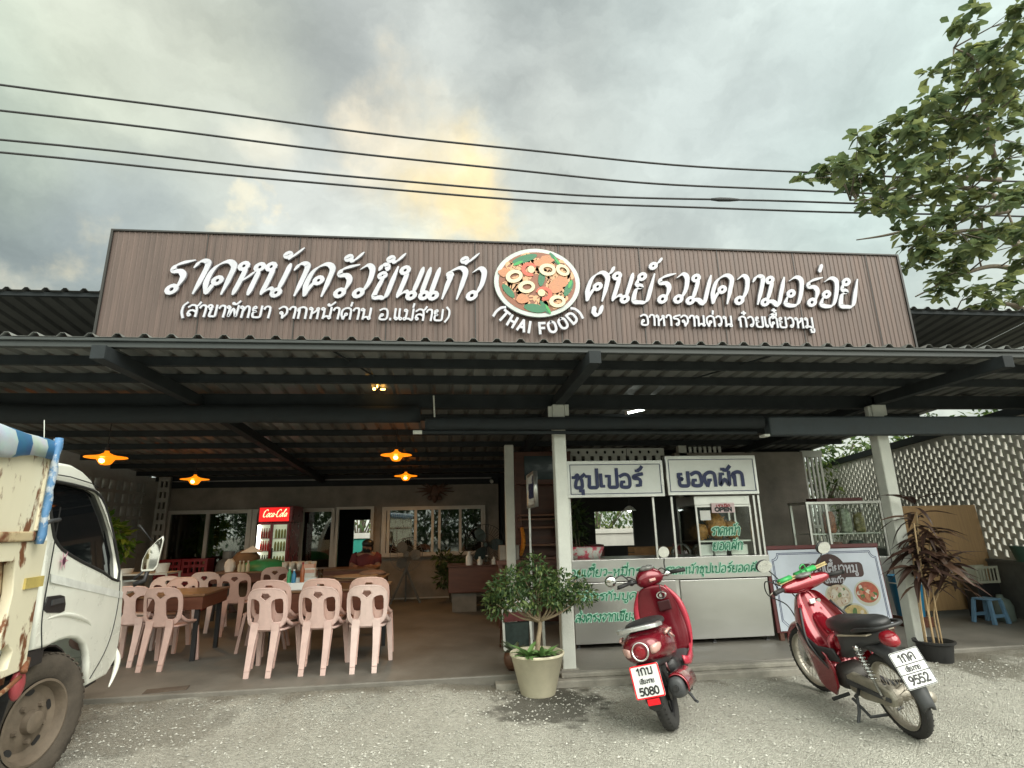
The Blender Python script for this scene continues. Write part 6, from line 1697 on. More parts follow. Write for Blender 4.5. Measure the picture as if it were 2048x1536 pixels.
# ------------------------------------------------------------------ banner board
bn = thing('menu_banner', 'brown framed noodle banner standing right of the cart behind the motorbike', 'banner', (4.48, 0.84, 0.1), (R(-4), 0, 0))
mb = MB(); mb.box((-.74, .012, .08), (.74, .04, 1.0)); mb.box((-.74, -.004, 1.0005), (.74, .04, 1.045)); mb.build('board', M_mred, bn, bevel=.004)
for x in (-.72, .66):
    mb = MB(); mb.box((x, .0, 0), (x + .05, .045, .0795)); mb.bar((x + .02, .05, .9), (x + .02, .42, .0), .03); mb.build('leg', M_wood, bn)
mb = MB(); mb.box((-.70, .004, .10), (.72, .0115, .992)); mb.build('print', mat('pale blue printed vinyl', (.55, .60, .68), .45, var=.1, scale=3), bn)
mb = MB()
def frame_line(ins):
    a, b, c_, d = -.70 + ins, .72 - ins, .10 + ins, .992 - ins; k = .07
    pts = [(a + k, d), (b - k, d)] + ell(b, d, k, k, 6, 0, 180, 270) + [(b, d - k), (b, c_ + k), (b - k, c_), (a + k, c_), (a, c_ + k), (a, d - k)] + ell(a, d, k, k, 6, 0, 270, 360)
    q = [Vector((x, y, 0)) for x, y in pts]; ribbon(mb, q, .0035, 0, 0, .0012, T(0, .0035, 0) @ UP, 0, closed=True)
frame_line(.035); frame_line(.05)
mb.build('border', M_navy, bn)
mb = MB(); Mb = T(0.06, .003, .745) @ UP
mb.prism(ell(0, 0.0, .20, .19, 28), 0, .001, Mb); mb.prism([(x, y) for x, y in rrect(-.40, -.085, .42, .085, .05)], .0014, .0024, Mb); mb.build('cartouche', mat('dark brown print', (.045, .014, .012), .45), bn)
mb = MB(); letters(mb, 'ก๋วยเตี๋ยวหมู', T(0.08, -.001, .715) @ UP, .085, w=.10, depth=.0012, width=.66, slant=.05, contrast=.2); letters(mb, 'ขันแก้ว', T(0.08, -.001, .605) @ UP, .05, w=.13, depth=.0012, width=.26); mb.build('lettering', M_white, bn)
def bowlpic(cx, cz, r, colr, spots, sd):
    rg2 = random.Random(sd); Mb = T(cx, .003, cz) @ UP
    mb = MB(); mb.prism(ell(0, 0, r, r * .86, 30), 0, .001, Mb); b_ = mb.build('bowl_picture', mat('printed bowl', (.47, .48, .40), .4), bn)
    mb = MB(); mb.prism(ell(0, .01, r * .86, r * .70, 26), .0014, .0022, Mb); mb.build('broth', mat('printed broth' + str(colr), colr, .4, var=.35, scale=25), b_)
    for nm, cc, n_, rr in spots:
        mb = MB()
        for k in range(n_):
            a = rg2.uniform(0, 6.28); q = r * .66 * math.sqrt(rg2.random()); s_ = rr * rg2.uniform(.7, 1.2)
            mb.prism(ell(q * math.cos(a), .01 + q * .8 * math.sin(a), s_, s_ * .85, 10, rg2.uniform(0, 3)), .0025 + .0001 * k, .0030 + .0001 * k, Mb)
        mb.build(nm, mat('printed ' + nm + str(cc), cc, .4), b_)
bowlpic(.10, .45, .175, (.45, .36, .26), (('greens', (.10, .18, .06), 4, .022), ('noodles', (.50, .42, .34), 8, .03), ('meatball', (.56, .52, .44), 8, .032), ('garnish', (.30, .12, .07), 12, .009)), 1)
bowlpic(.47, .475, .17, (.33, .07, .03), (('greens', (.05, .13, .03), 5, .028), ('meatball', (.56, .50, .42), 5, .028), ('noodles', (.42, .16, .08), 10, .026), ('garnish', (.45, .05, .03), 14, .010)), 2)
bowlpic(.26, .215, .18, (.45, .34, .14), (('greens', (.08, .16, .04), 6, .03), ('noodles', (.55, .42, .16), 9, .03), ('meatball', (.56, .50, .40), 3, .028)), 3)

# ------------------------------------------------------------------ glass cabinet at the right
gc = thing('glass_cabinet', 'tall glass noodle cabinet behind the banner and the right post', 'cabinet', (5.46, 1.9, 0.1))
mb = MB(); mb.box((-.52, -.12, .0), (.62, .3, .82)); mb.build('base', M_inox, gc, bevel=.01)
for (x, y) in ((-.52, -.12), (-.24, -.12), (.59, -.12), (-.52, .27), (.59, .27)):
    mb = MB(); mb.box((x, y, .8205), (x + .03, y + .03, 1.545)); mb.build('frame', M_inoxd, gc)
mb = MB(); mb.box((-.53, -.13, 1.546), (.63, .31, 1.58)); mb.build('top', M_inoxd, gc)
mb = MB(); mb.box((-.3, -.05, 1.581), (.4, .2, 1.63)); mb.build('lid', M_mred, gc)
mb = MB(); mb.box((-.48, -.08, 1.13), (.58, .26, 1.145)); mb.build('shelf', M_inoxd, gc)
mb = MB(); mb.box((-.209, -.11, .83), (.589, -.106, 1.54)); mb.box((-.489, -.11, .83), (-.241, -.106, 1.54)); mb.build('pane', M_clear, gc)
for (x, w, h, z, colr, lab) in ((-.08, .17, .30, 1.146, (.40, .14, .07), 'bag of red brown dried food in the glass cabinet'), (.17, .16, .34, 1.146, (.42, .46, .36), 'bag of pale noodles in the middle of the glass cabinet'), (.38, .15, .28, 1.146, (.30, .26, .12), 'bag of yellowish noodles at the right of the glass cabinet'), (-.02, .22, .20, .821, (.26, .13, .10), 'brown skewers on the lower shelf of the glass cabinet'), (.28, .26, .22, .821, (.06, .08, .07), 'dark jar on the lower shelf of the glass cabinet')):
    t = thing('dry_food_bag', lab, 'bag', (5.46 + x, 1.97, 0.1 + z), group='goods in the glass cabinet'); mb = MB(); mb.loft([ [Vector((w / 2 * k_ * math.cos(a), .07 * k_ * math.sin(a), zz)) for a in [2 * PI * i / 14 for i in range(14)]] for k_, zz in ((.8, 0), (1, .04), (1, h * .75), (.7, h))])
    mb.build('bag', mat('packed food' + str(colr), colr, .45, var=.55, scale=26, bump=.6, bscale=40), t, smooth=True)
# ------------------------------------------------------------------ right-hand odds and ends
t = thing('blue_bin', 'blue plastic bin behind the right white post', 'bin', (5.86, 1.35, 0.1)); mb = MB(); mb.lathe([(0, .12), (.15, .12), (.185, .58), (.19, .585), (.19, .61), (.178, .61), (.14, .13), (0, .13)], 26); mb.build('bin_body', M_blue, t, auto=40); mb = MB(); mb.torus(.188, .009, 26, 6, T(0, 0, .52)); mb.build('band', M_post, t); mb = MB(); mb.box((-.16, -.16, 0), (.16, .16, .119)); mb.build('stand', M_wood, t)
t = thing('blue_stool', 'faded blue plastic stool by the plywood board', 'stool', (6.92, 1.30, 0.1), (0, 0, R(10))); t.scale = (.74, .74, .78)
M_bst = mat('faded blue plastic', (.13, .24, .36), .5, var=.12)
mb = MB(); mb.box((-.15, -.15, .36), (.15, .15, .39)); mb.build('seat', M_bst, t, bevel=.012)
for sx in (-1, 1):
    for sy in (-1, 1):
        mb = MB(); mb.taper((sx * .17, sy * .17, 0), (.055, .055), (sx * .13, sy * .13, .358), (.05, .05)); mb.build('leg', M_bst, t, bevel=.005)
for yy in (-.162, .142):
    mb = MB(); mb.box((-.13, yy, .10), (.13, yy + .02, .15)); mb.build('stretcher', M_bst, t)
t = thing('water_jug', 'grey green water jug beside the blue stool', 'jug', (7.22, 1.40, 0.1)); t.scale = (.8, .8, .72); mb = MB(); mb.lathe([(0, 0), (.14, 0), (.155, .02), (.155, .26), (.12, .36), (.05, .40), (.045, .45), (0, .45)], 22); mb.build('jug_body', mat('grey green plastic', (.13, .16, .14), .4, var=.15), t, smooth=True)
t = thing('white_basket', 'pale openwork plastic basket on the low wall ledge', 'basket', (7.27, 1.55, 0.55)); 
plate('basket_side', [rect(-.17, 0, .17, .22)] + [rect(-.15 + i * .05, .03, -.115 + i * .05, .19) for i in range(6)], .01, mat('cream plastic basket', (.38, .38, .30), .5), t, M=UP)
mb = MB(); mb.box((-.17, .006, 0), (.17, .2, .012)); mb.box((-.17, .2001, 0), (.17, .21, .22)); mb.build('basket_base', mat('cream plastic basket', (0, 0, 0)), t)
t = thing('crate_stand', 'dark box the pale basket stands on', 'box', (7.27, 1.66, 0.1)); mb = MB(); mb.box((-.18, -.1, 0), (.16, .12, .449)); mb.build('box', M_black, t, bevel=.01)
t = thing('green_tub', 'dark green tub on top of the low wall by the lattice', 'tub', (7.52, 1.18, 0.8405)); mb = MB(); mb.lathe([(0, 0), (.11, 0), (.15, .17), (.155, .17), (.16, .2), (.14, .2), (.105, .01), (0, .01)], 22); mb.build('tub', mat('dark green plastic', (.03, .07, .05), .5), t, auto=40)
t = thing('floor_mat', 'small brown mat lying at the floor edge near the truck', 'mat', (-2.52, 0.06, 0.1005), (0, 0, R(12))); mb = MB(); mb.box((-.17, -.07, 0), (.17, .07, .006)); mb.build('mat', mat('brown mat', (.10, .075, .055), .9, var=.3), t)

# ------------------------------------------------------------------ two-wheelers
M_red = mat('candy red paint', (0.24, 0.006, 0.016), 0.19, metal=0.35, var=0.22, scale=4, coat=0.8, rvar=0.04)
M_redd = mat('dark maroon paint', (0.155, 0.006, 0.015), 0.24, metal=0.25, var=0.22, scale=4, coat=0.6, rvar=0.04)
M_seat = mat('black vinyl seat', (0.016, 0.016, 0.017), 0.45, var=0.2, bump=0.15, bscale=120)
M_alloy = mat('dusty cast alloy', (0.34, 0.31, 0.26), 0.5, metal=0.6, var=0.25, scale=14)
M_mirror = mat('mirror glass', (0.92, 0.93, 0.93), 0.02, metal=1.0, var=0.01, rvar=0.01)
M_tail = mat('red lamp lens', (0.25, 0.010, 0.018), 0.12, var=0.1, coat=0.5)
M_refl = mat('bright red reflector', (0.75, 0.01, 0.02), 0.2, var=0.05, emit=(1, 0.01, 0.02), estr=0.12)
M_lens = mat('clear lamp lens', (0.50, 0.30, 0.26), 0.1, var=0.15, coat=0.5)
M_plate = mat('white number plate', (0.72, 0.73, 0.72), 0.45, var=0.03)
M_pink2 = mat('coral red panel', (0.42, 0.03, 0.055), 0.28, var=0.08, coat=0.4)
M_rubber = mat('soft black rubber', (0.02, 0.02, 0.02), 0.7, var=0.15)
M_dgrey = mat('dark grey plastic', (0.05, 0.052, 0.055), 0.5, var=0.15)

def wheel(par, y, z, R0, tr, spokes=False, alloy=None, name='wheel'):
    w = thing(name, None, None, (0, y, z)); w.parent = par
    M = RY(R(90))
    mb = MB(); mb.torus(R0 - tr, tr, 44, 12, M, 1.0 if not spokes else 0.95); mb.build('tyre', M_tyre, w, smooth=True)
    mb = MB()   # tread grooves as shallow blocks
    for k in range(40):
        a = 2 * PI * k / 40
        for s_ in (-1, 1):
            mb.box((s_ * tr * .48 - tr * .22, -.006, R0 - tr * .16), (s_ * tr * .48 + tr * .22, .006, R0 - .001 + (-.004)), RX(a + s_ * .05))
    mb.build('tread', M_tyre, w)
    r = R0 - 2 * tr
    mb = MB(); mb.lathe([(r + .012, -.030), (r - .004, -.026), (r - .010, 0), (r - .004, .026), (r + .012, .030)], 40, M); mb.build('rim', alloy or M_chrome, w, smooth=True)
    mb = MB()
    if spokes:
        for k in range(36):
            a = 2 * PI * k / 36; b = a + (0.5 if k % 2 else -0.5); s_ = .03 if k % 4 < 2 else -.03
            mb.tube([(s_, .035 * math.cos(b), .035 * math.sin(b)), (0, r * math.cos(a), r * math.sin(a))], .0022, 4, cap=False)
        mb.build('spokes', M_alloy, w)
        mb = MB(); mb.lathe([(0, -.055), (.05, -.055), (.055, -.03), (.04, 0), (.055, .03), (.05, .055), (0, .055)], 20, M); mb.build('hub', M_alloy, w, smooth=True)
    else:
        for k in range(5):
            a = 2 * PI * k / 5
            mb.taper((0, .03 * math.cos(a), .03 * math.sin(a)), (.05, .05), (0, (r) * math.cos(a), r * math.sin(a)), (.035, .03), (1, 0, 0))
        mb.lathe([(0, -.05), (.045, -.05), (.05, .05), (0, .05)], 18, M); mb.build('spokes', alloy or M_alloy, w)
    return w

def mirror(par, x, y, z, sx, sz, stem, yaw=0, pitch=0):
    m = thing('rear_view_mirror', None, None, (x, y, z), (R(pitch), 0, R(yaw))); m.parent = par
    mb = MB(); mb.sphere((0, .012, 0), 1, 18, 10, sc=(sx, .022, sz)); mb.build('housing', M_black if stem else M_chrome, m, smooth=True)
    mb = MB(); mb.prism(ell(0, 0, sx * .95, sz * .95, 24), 0, .003, T(0, -.0105, 0) @ UP); mb.build('glass', M_mirror, m)
    return m

def number_plate(par, loc, rot, w, h, l1, l2, l3, border, dividers=False):
    p = thing('number_plate', None, None, loc, rot); p.parent = par
    plate('plate', [rrect(-w / 2, -h / 2, w / 2, h / 2, .012)], .004, M_plate, p, M=UP)
    mb = MB(); ribbon(mb, [Vector((x, y, 0)) for x, y in rrect(-w / 2 + .004, -h / 2 + .004, w / 2 - .004, h / 2 - .004, .01)], .004 if border is M_refl else .0022, 0, 0, .0012, T(0, -.0022, 0) @ UP, 0, closed=True)
    mb.build('border', border, p)
    mb = MB(); letters(mb, l1, T(0, -.0024, h * .20) @ UP, h * .20, w=.11, depth=.001, width=w * .56)
    letters(mb, l2, T(0, -.0024, -h * .06) @ UP, h * .11, w=.10, depth=.001, width=w * .5)
    letters(mb, l3, T(0, -.0024, -h * .40) @ UP, h * .22, w=.11, depth=.001, width=w * .68)
    if dividers:
        mb.box((-w / 2, -.0034, h * .115), (w / 2, -.0022, h * .14)); mb.box((-w / 2, -.0034, -h * .125), (w / 2, -.0022, -h * .10))
    mb.build('lettering', mat('plate black', (.02, .02, .02), .5), p)
    return p

def motorbike():
    t = thing('motorbike', 'red step-through motorbike with a black seat and spoked wheels on its side stand', 'motorbike', (3.13, -1.74, 0), (0, R(-13), R(-5)))
    M_drim = mat('dusty dull rim', (.42, .39, .33), .45, metal=.75, var=.25, scale=9)
    wheel(t, 0, .27, .27, .033, True, M_drim); fw = wheel(t, 1.07, .27, .27, .031, True, M_drim); fw.rotation_euler = (0, 0, R(10))
    # body under the seat
    mb = MB(); mb.loft([ringY(.50, 0, .50, .15, .20, 3), ringY(.36, 0, .55, .20, .26, 3), ringY(.18, 0, .60, .22, .20, 3), ringY(0, 0, .645, .20, .14, 3), ringY(-.17, 0, .67, .15, .11, 3), ringY(-.28, 0, .69, .09, .07, 3)])
    mb.build('side_cover', M_dgrey, t, sub=1)
    mb = MB(); mb.loft([ringY(.60, 0, .46, .15, .16, 3), ringY(.52, 0, .50, .20, .24, 3), ringY(.40, 0, .545, .225, .18, 3), ringY(.30, 0, .585, .228, .09, 3)]); mb.build('front_side_panel', M_red, t, sub=1)
    mb = MB()
    for s_ in (-1, 1):
        mb.taper((s_ * .112, .24, .635), (.012, .03), (s_ * .085, -.20, .695), (.010, .045), (1, 0, 0))
    mb.build('side_trim', mat('cream side trim', (.42, .37, .28), .4, var=.2), t, bevel=.004)
    rings = [ringY(.54, 0, .66, .13, .07, 2.6), ringY(.42, 0, .68, .20, .115, 2.8), ringY(.25, 0, .69, .245, .13, 2.8), ringY(.10, 0, .695, .26, .135, 2.8), ringY(-.03, 0, .72, .255, .13, 2.8), ringY(-.17, 0, .745, .215, .11, 2.8), ringY(-.29, 0, .762, .14, .07, 2.6)]
    mb = MB(); mb.loft(rings); mb.build('seat', M_seat, t, sub=1)
    mb = MB(); mb.tube(crom([(-.11, -.02, .70), (-.13, -.17, .735), (-.10, -.31, .755), (0, -.345, .76), (.10, -.31, .755), (.13, -.17, .735), (.11, -.02, .70)], 4), .013, 8); mb.build('grab_rail', M_black, t, smooth=True)
    mb = MB(); mb.loft([ringY(-.22, 0, .672, .13, .10, 2.5), ringY(-.29, 0, .665, .12, .10, 2.5), ringY(-.345, 0, .645, .07, .06, 2.3)]); mb.build('tail_light', M_tail, t, sub=1)
    # rear fender
    mb = MB(); rings = []
    for (y, z, w) in ((.20, .575, .13), (.05, .60, .13), (-.12, .60, .13), (-.24, .575, .125), (-.33, .50, .12), (-.40, .38, .115), (-.425, .30, .10), (-.428, .275, .09)):
        rings.append([Vector((-w / 2, y + .02, z - .035)), Vector((-w / 2 + .015, y, z)), Vector((0, y - .012, z + .012)), Vector((w / 2 - .015, y, z)), Vector((w / 2, y + .02, z - .035)), Vector((w / 2 - .02, y + .025, z - .03)), Vector((0, y + .006, z - .006)), Vector((-w / 2 + .02, y + .025, z - .03))])
    mb.loft(rings); mb.build('rear_fender', M_dgrey, t, smooth=True)
    number_plate(t, (0, -.405, .505), (R(-22), 0, 0), .205, .22, '1กค', 'เชียงราย', '9552', mat('plate black', (.02, .02, .02), .5), True)
    # shocks
    for s_ in (-1, 1):
        a = Vector((s_ * .115, .10, .60)); b = Vector((s_ * .115, -.005, .29)); mb = MB(); mb.tube([a, a.lerp(b, .1), a.lerp(b, .1), b], [.022, .022, .011, .011], 10)
        pts = [a.lerp(b, .12 + .55 * k / 56) + Vector((math.cos(k * .9) * .024, math.sin(k * .9) * .024, 0)) for k in range(57)]
        mb.tube(pts, .0042, 5); mb.build('shock_absorber', M_chrome, t, smooth=True)
    # swing arm and chain case
    for s_ in (-1, 1):
        mb = MB(); mb.taper((s_ * .09, .42, .27), (.03, .045), (s_ * .088, -.05, .265), (.022, .03), (1, 0, 0)); mb.build('swing_arm', M_dgrey, t)
    cc = [(.44, .20), (.46, .30), (.36, .345), (.05, .335), (-.05, .315), (-.075, .27), (-.05, .22), (.05, .205), (.3, .175)]
    mb = MB(); mb.prism([(y, z) for y, z in cc], -.018, .018, T(-.072, 0, 0) @ Matrix(((0, 0, 1, 0), (1, 0, 0, 0), (0, 1, 0, 0), (0, 0, 0, 1)))); mb.build('chain_case', mat('dusty chain case', (.26, .24, .19), .6, var=.25, scale=12), t, bevel=.008)
    mb = MB(); mb.tube([(-.11, 0, .27), (.11, 0, .27)], .012, 8); mb.lathe([(0, -.065), (.06, -.065), (.065, -.05), (.065, -.02), (0, -.02)], 20, T(0, 0, .27) @ RY(R(90))); mb.build('axle', M_alloy, t)
    # engine
    mb = MB(); mb.loft([ringY(.40, 0, .27, .20, .15, 3), ringY(.50, 0, .27, .25, .20, 3), ringY(.62, 0, .28, .24, .19, 3), ringY(.72, 0, .30, .15, .14, 3), ringY(.82, 0, .32, .13, .12, 4), ringY(.90, 0, .33, .11, .10, 4)]); mb.build('engine', mat('sooty engine', (.06, .055, .05), .6, metal=.3, var=.35, scale=14), t, sub=1)
    mb = MB()
    for k in range(6):
        mb.box((-.075, .70 + k * .03, .25), (.075, .706 + k * .03, .40))
    mb.build('cooling_fins', M_alloy, t)
    mb = MB(); mb.tube(crom([(.03, .86, .26), (.09, .75, .15), (.12, .45, .15), (.14, .20, .19)], 5), .016, 8); mb.tube([(.13, .22, .19), (.135, .02, .23), (.138, -.13, .25)], [.03, .04, .034], 14); mb.build('exhaust', M_alloy, t, smooth=True)
    for s_ in (-1, 1):
        mb = MB(); mb.tube([(s_ * .10, .47, .17), (s_ * .24, .46, .17)], .014, 8); mb.build('foot_peg', M_rubber, t); mb = MB(); mb.tube([(s_ * .10, .30, .25), (s_ * .17, .20, .26), (s_ * .21, .17, .26)], .012, 8); mb.build('foot_peg', M_rubber, t)
    mb = MB(); mb.tube([(-.10, .36, .20), (-.14, .33, .10), (-.215, .29, .012)], .012, 8); mb.box((-.25, .255, .002), (-.195, .325, .012)); mb.build('side_stand', M_dgrey, t, smooth=False)
    mb = MB(); mb.tube([(-.12, .40, .16), (-.13, .22, .09), (-.02, .18, .09), (.12, .22, .09), (.12, .40, .16)], .011, 7); mb.build('center_stand', M_dgrey, t)
    # leg shield: wing surfaces with an inner cover
    rows = ((.885, .86, .085, .76), (.80, .905, .13, .72), (.70, .93, .175, .67), (.60, .93, .205, .625), (.50, .90, .21, .56), (.40, .86, .195, .50), (.31, .80, .15, .46))
    rings = []
    for (z, yf, xe, ye) in rows:
        rings.append([Vector((0, yf, z)), Vector((xe * .6, yf - .02, z)), Vector((xe * .95, (yf + ye) / 2, z)), Vector((xe, ye, z)), Vector((xe * .93, ye + .015, z)), Vector((xe * .62, ye + .07, z)), Vector((xe * .3, ye + .055 + .0, z)), Vector((0, ye + .045, z)), Vector((-xe * .3, ye + .055, z)), Vector((-xe * .62, ye + .07, z)), Vector((-xe * .93, ye + .015, z)), Vector((-xe, ye, z)), Vector((-xe * .95, (yf + ye) / 2, z)), Vector((-xe * .6, yf - .02, z))])
    mb = MB(); mb.loft(rings); mb.build('leg_shield', M_red, t, sub=2)
    for s_ in (-1, 1):
        yz = [(.89, .56), (.86, .42), (.78, .28), (.66, .18), (.53, .16), (.45, .24), (.42, .36), (.45, .47), (.56, .56), (.72, .62)]
        plate('lower_wing', [[(y, z) for y, z in yz]], .022, M_red, t, bevel=.007, M=T(s_ * .165, 0, 0) @ Matrix(((0, 0, 1, 0), (1, 0, 0, 0), (0, 1, 0, 0), (0, 0, 0, 1))), fn=lambda v, q=s_: Vector((v.x, v.y, v.z + q * (.05 * (v.y - .25) - .25 * max(0, v.x - .7)))), grid=.06)
        mb = MB(); mb.tube(crom([(s_ * .135, .70, .78), (s_ * .212, .605, .60), (s_ * .216, .545, .50), (s_ * .17, .47, .36)], 6), [.011] * 19, 6); mb.build('wing_edge', M_black, t, smooth=True)
        mb = MB(); mb.loft([[Vector((s_ * (x + dx_), y + dy_, z + dz_)) for dx_, dy_, dz_ in ((0, 0, -.02), (.014, .02, -.015), (.014, .06, .07), (0, .05, .075))] for x, y, z in ((.200, .63, .61), (.214, .56, .53), (.185, .46, .46), (.12, .36, .44))]); mb.build('wing_inlay', M_black, t, smooth=True)
    mb = MB(); mb.loft([ringY(.76, 0, .66, .12, .18, 3), ringY(.66, 0, .58, .13, .20, 3), ringY(.55, 0, .50, .13, .16, 3), ringY(.45, 0, .50, .12, .16, 3)]); mb.build('center_tunnel', M_red, t, sub=1)
    mb = MB(); mb.cbox((.0, .722, .80), (.05, .02, .035)); mb.build('emblem', M_plate, t, bevel=.004)
    mb = MB(); mb.tube([(.045, .735, .80), (.045, .70, .80)], .016, 10); mb.build('ignition', M_chrome, t)
    # fork, front fender
    for s_ in (-1, 1):
        mb = MB(); mb.tube([(s_ * .065, .86, .74), (s_ * .07, 1.07, .27)], .017, 8); mb.build('fork', M_chrome, t)
    mb = MB(); mb.loft([[Vector((x, 1.07 - .30 * math.sin(a) , .27 + .30 * math.cos(a) + dz_)) for x, dz_ in ((-.055, -.02), (-.03, .01), (0, .016), (.03, .01), (.055, -.02))] for a in [R(v) for v in range(-70, 75, 12)]], cap=False, closed=False); mb.build('front_fender', M_red, t, smooth=True, solid=.004)
    # handlebar cover
    hb = thing('handlebar', None, None, (0, .77, .93), (0, 0, R(9))); hb.parent = t
    mb = MB(); rg_ = []
    for x, w, h, z, y in ((-.235, .055, .055, .02, -.035), (-.19, .095, .085, .02, -.02), (-.11, .13, .12, .01, 0), (0, .17, .16, .015, .02), (.11, .13, .12, .01, 0), (.19, .095, .085, .02, -.02), (.235, .055, .055, .02, -.035)):
        rg_.append([Vector((x, y + w / 2 * math.cos(2 * PI * k / 12), z + h / 2 * math.sin(2 * PI * k / 12))) for k in range(12)])
    mb.loft(rg_); mb.build('cover', M_red, hb, sub=1)
    mb = MB(); mb.sphere((0, -.03, .083), 1, 16, 8, sc=(.082, .060, .022)); mb.build('speedometer', mat('smoked dial', (.16, .16, .15), .15, var=.5, scale=30), hb, smooth=True)
    for s_ in (-1, 1):
        mb = MB(); mb.tube([(s_ * .22, -.035, .02), (s_ * .34, -.075, .022)], .017, 10); mb.lathe([(0, 0), (.021, 0), (.021, .012), (0, .012)], 10, T(s_ * .34, -.075, .022) @ RY(R(90))); mb.build('grip', M_rubber, hb, smooth=True)
        mb = MB(); mb.tube([(s_ * .22, .01, .025), (s_ * .29, .0, .02), (s_ * .36, -.04, .012)], .006, 6); mb.build('lever', M_alloy, hb, smooth=True)
        mb = MB(); mb.tube(crom([(s_ * .19, -.0, .05), (s_ * .22, .01, .12), (s_ * .285, .0, .205)], 4), .0055, 6); mb.build('mirror_stem', M_black, hb, smooth=True)
        m = mirror(hb, s_ * .305, -.005, .235, .070, .052, True, s_ * 4, 8)
    for s_ in (-1, 1):
        mb = MB(); mb.tube(crom([(s_ * .24, .01, .03), (s_ * .20, .10, .08), (s_ * .10, .13, .02), (s_ * .05, .09, -.10)], 5), .005, 5); mb.build('brake_cable', M_black, hb, smooth=True)
    mb = MB(); mb.tube(crom([(-.20, .02, .04), (-.30, .06, .10), (-.28, .12, -.02), (-.14, .12, -.14), (-.10, .10, -.30)], 6), .005, 5); mb.build('brake_cable', M_black, hb, smooth=True)
    b = thing('bamboo_bundle', 'bundle of sticks tied with green tape lying across the motorbike handlebar', 'bundle', (2.98, -.97, 1.00), (0, R(-17), R(4)))
    mb = MB(); rg2 = random.Random(3)
    for k in range(5):
        mb.tube([(-.25, rg2.uniform(-.02, .02), rg2.uniform(-.012, .012)), (.2 + .06 * rg2.random(), rg2.uniform(-.02, .02), rg2.uniform(-.012, .02))], .0055, 6)
    mb.build('sticks', mat('split bamboo', (.42, .33, .16), .6, var=.2), b)
    mb = MB(); mb.loft([[Vector((x, .026 * math.cos(a), .006 + .020 * math.sin(a))) for a in [2 * PI * k / 10 for k in range(10)]] for x in (-.24, -.12)]); mb.loft([[Vector((x, .028 * math.cos(a), .006 + .022 * math.sin(a))) for a in [2 * PI * k / 10 for k in range(10)]] for x in (-.07, .13)]); mb.tube(crom([(-.02, -.03, .02), (-.03, -.04, .06), (.02, -.03, .07), (.03, -.03, .02), (.04, -.035, -.06)], 4), .006, 5)
    mb.build('green_tape', mat('green tape', (.04, .34, .09), .4, var=.2), b, smooth=True)
motorbike()
# pull the tail in over the rear wheel
for o in [q for q in bpy.data.objects if q.parent is not None and q.parent.name == 'motorbike']:
    g = o.name.split('.')[0]
    if g in ('side_cover', 'side_trim', 'seat', 'grab_rail', 'tail_light', 'rear_fender'):
        for v in o.data.vertices:
            v.co.y += .13 * max(0, min(1, (.45 - v.co.y) / .6))
    elif g == 'number_plate':
        o.location.y += .13

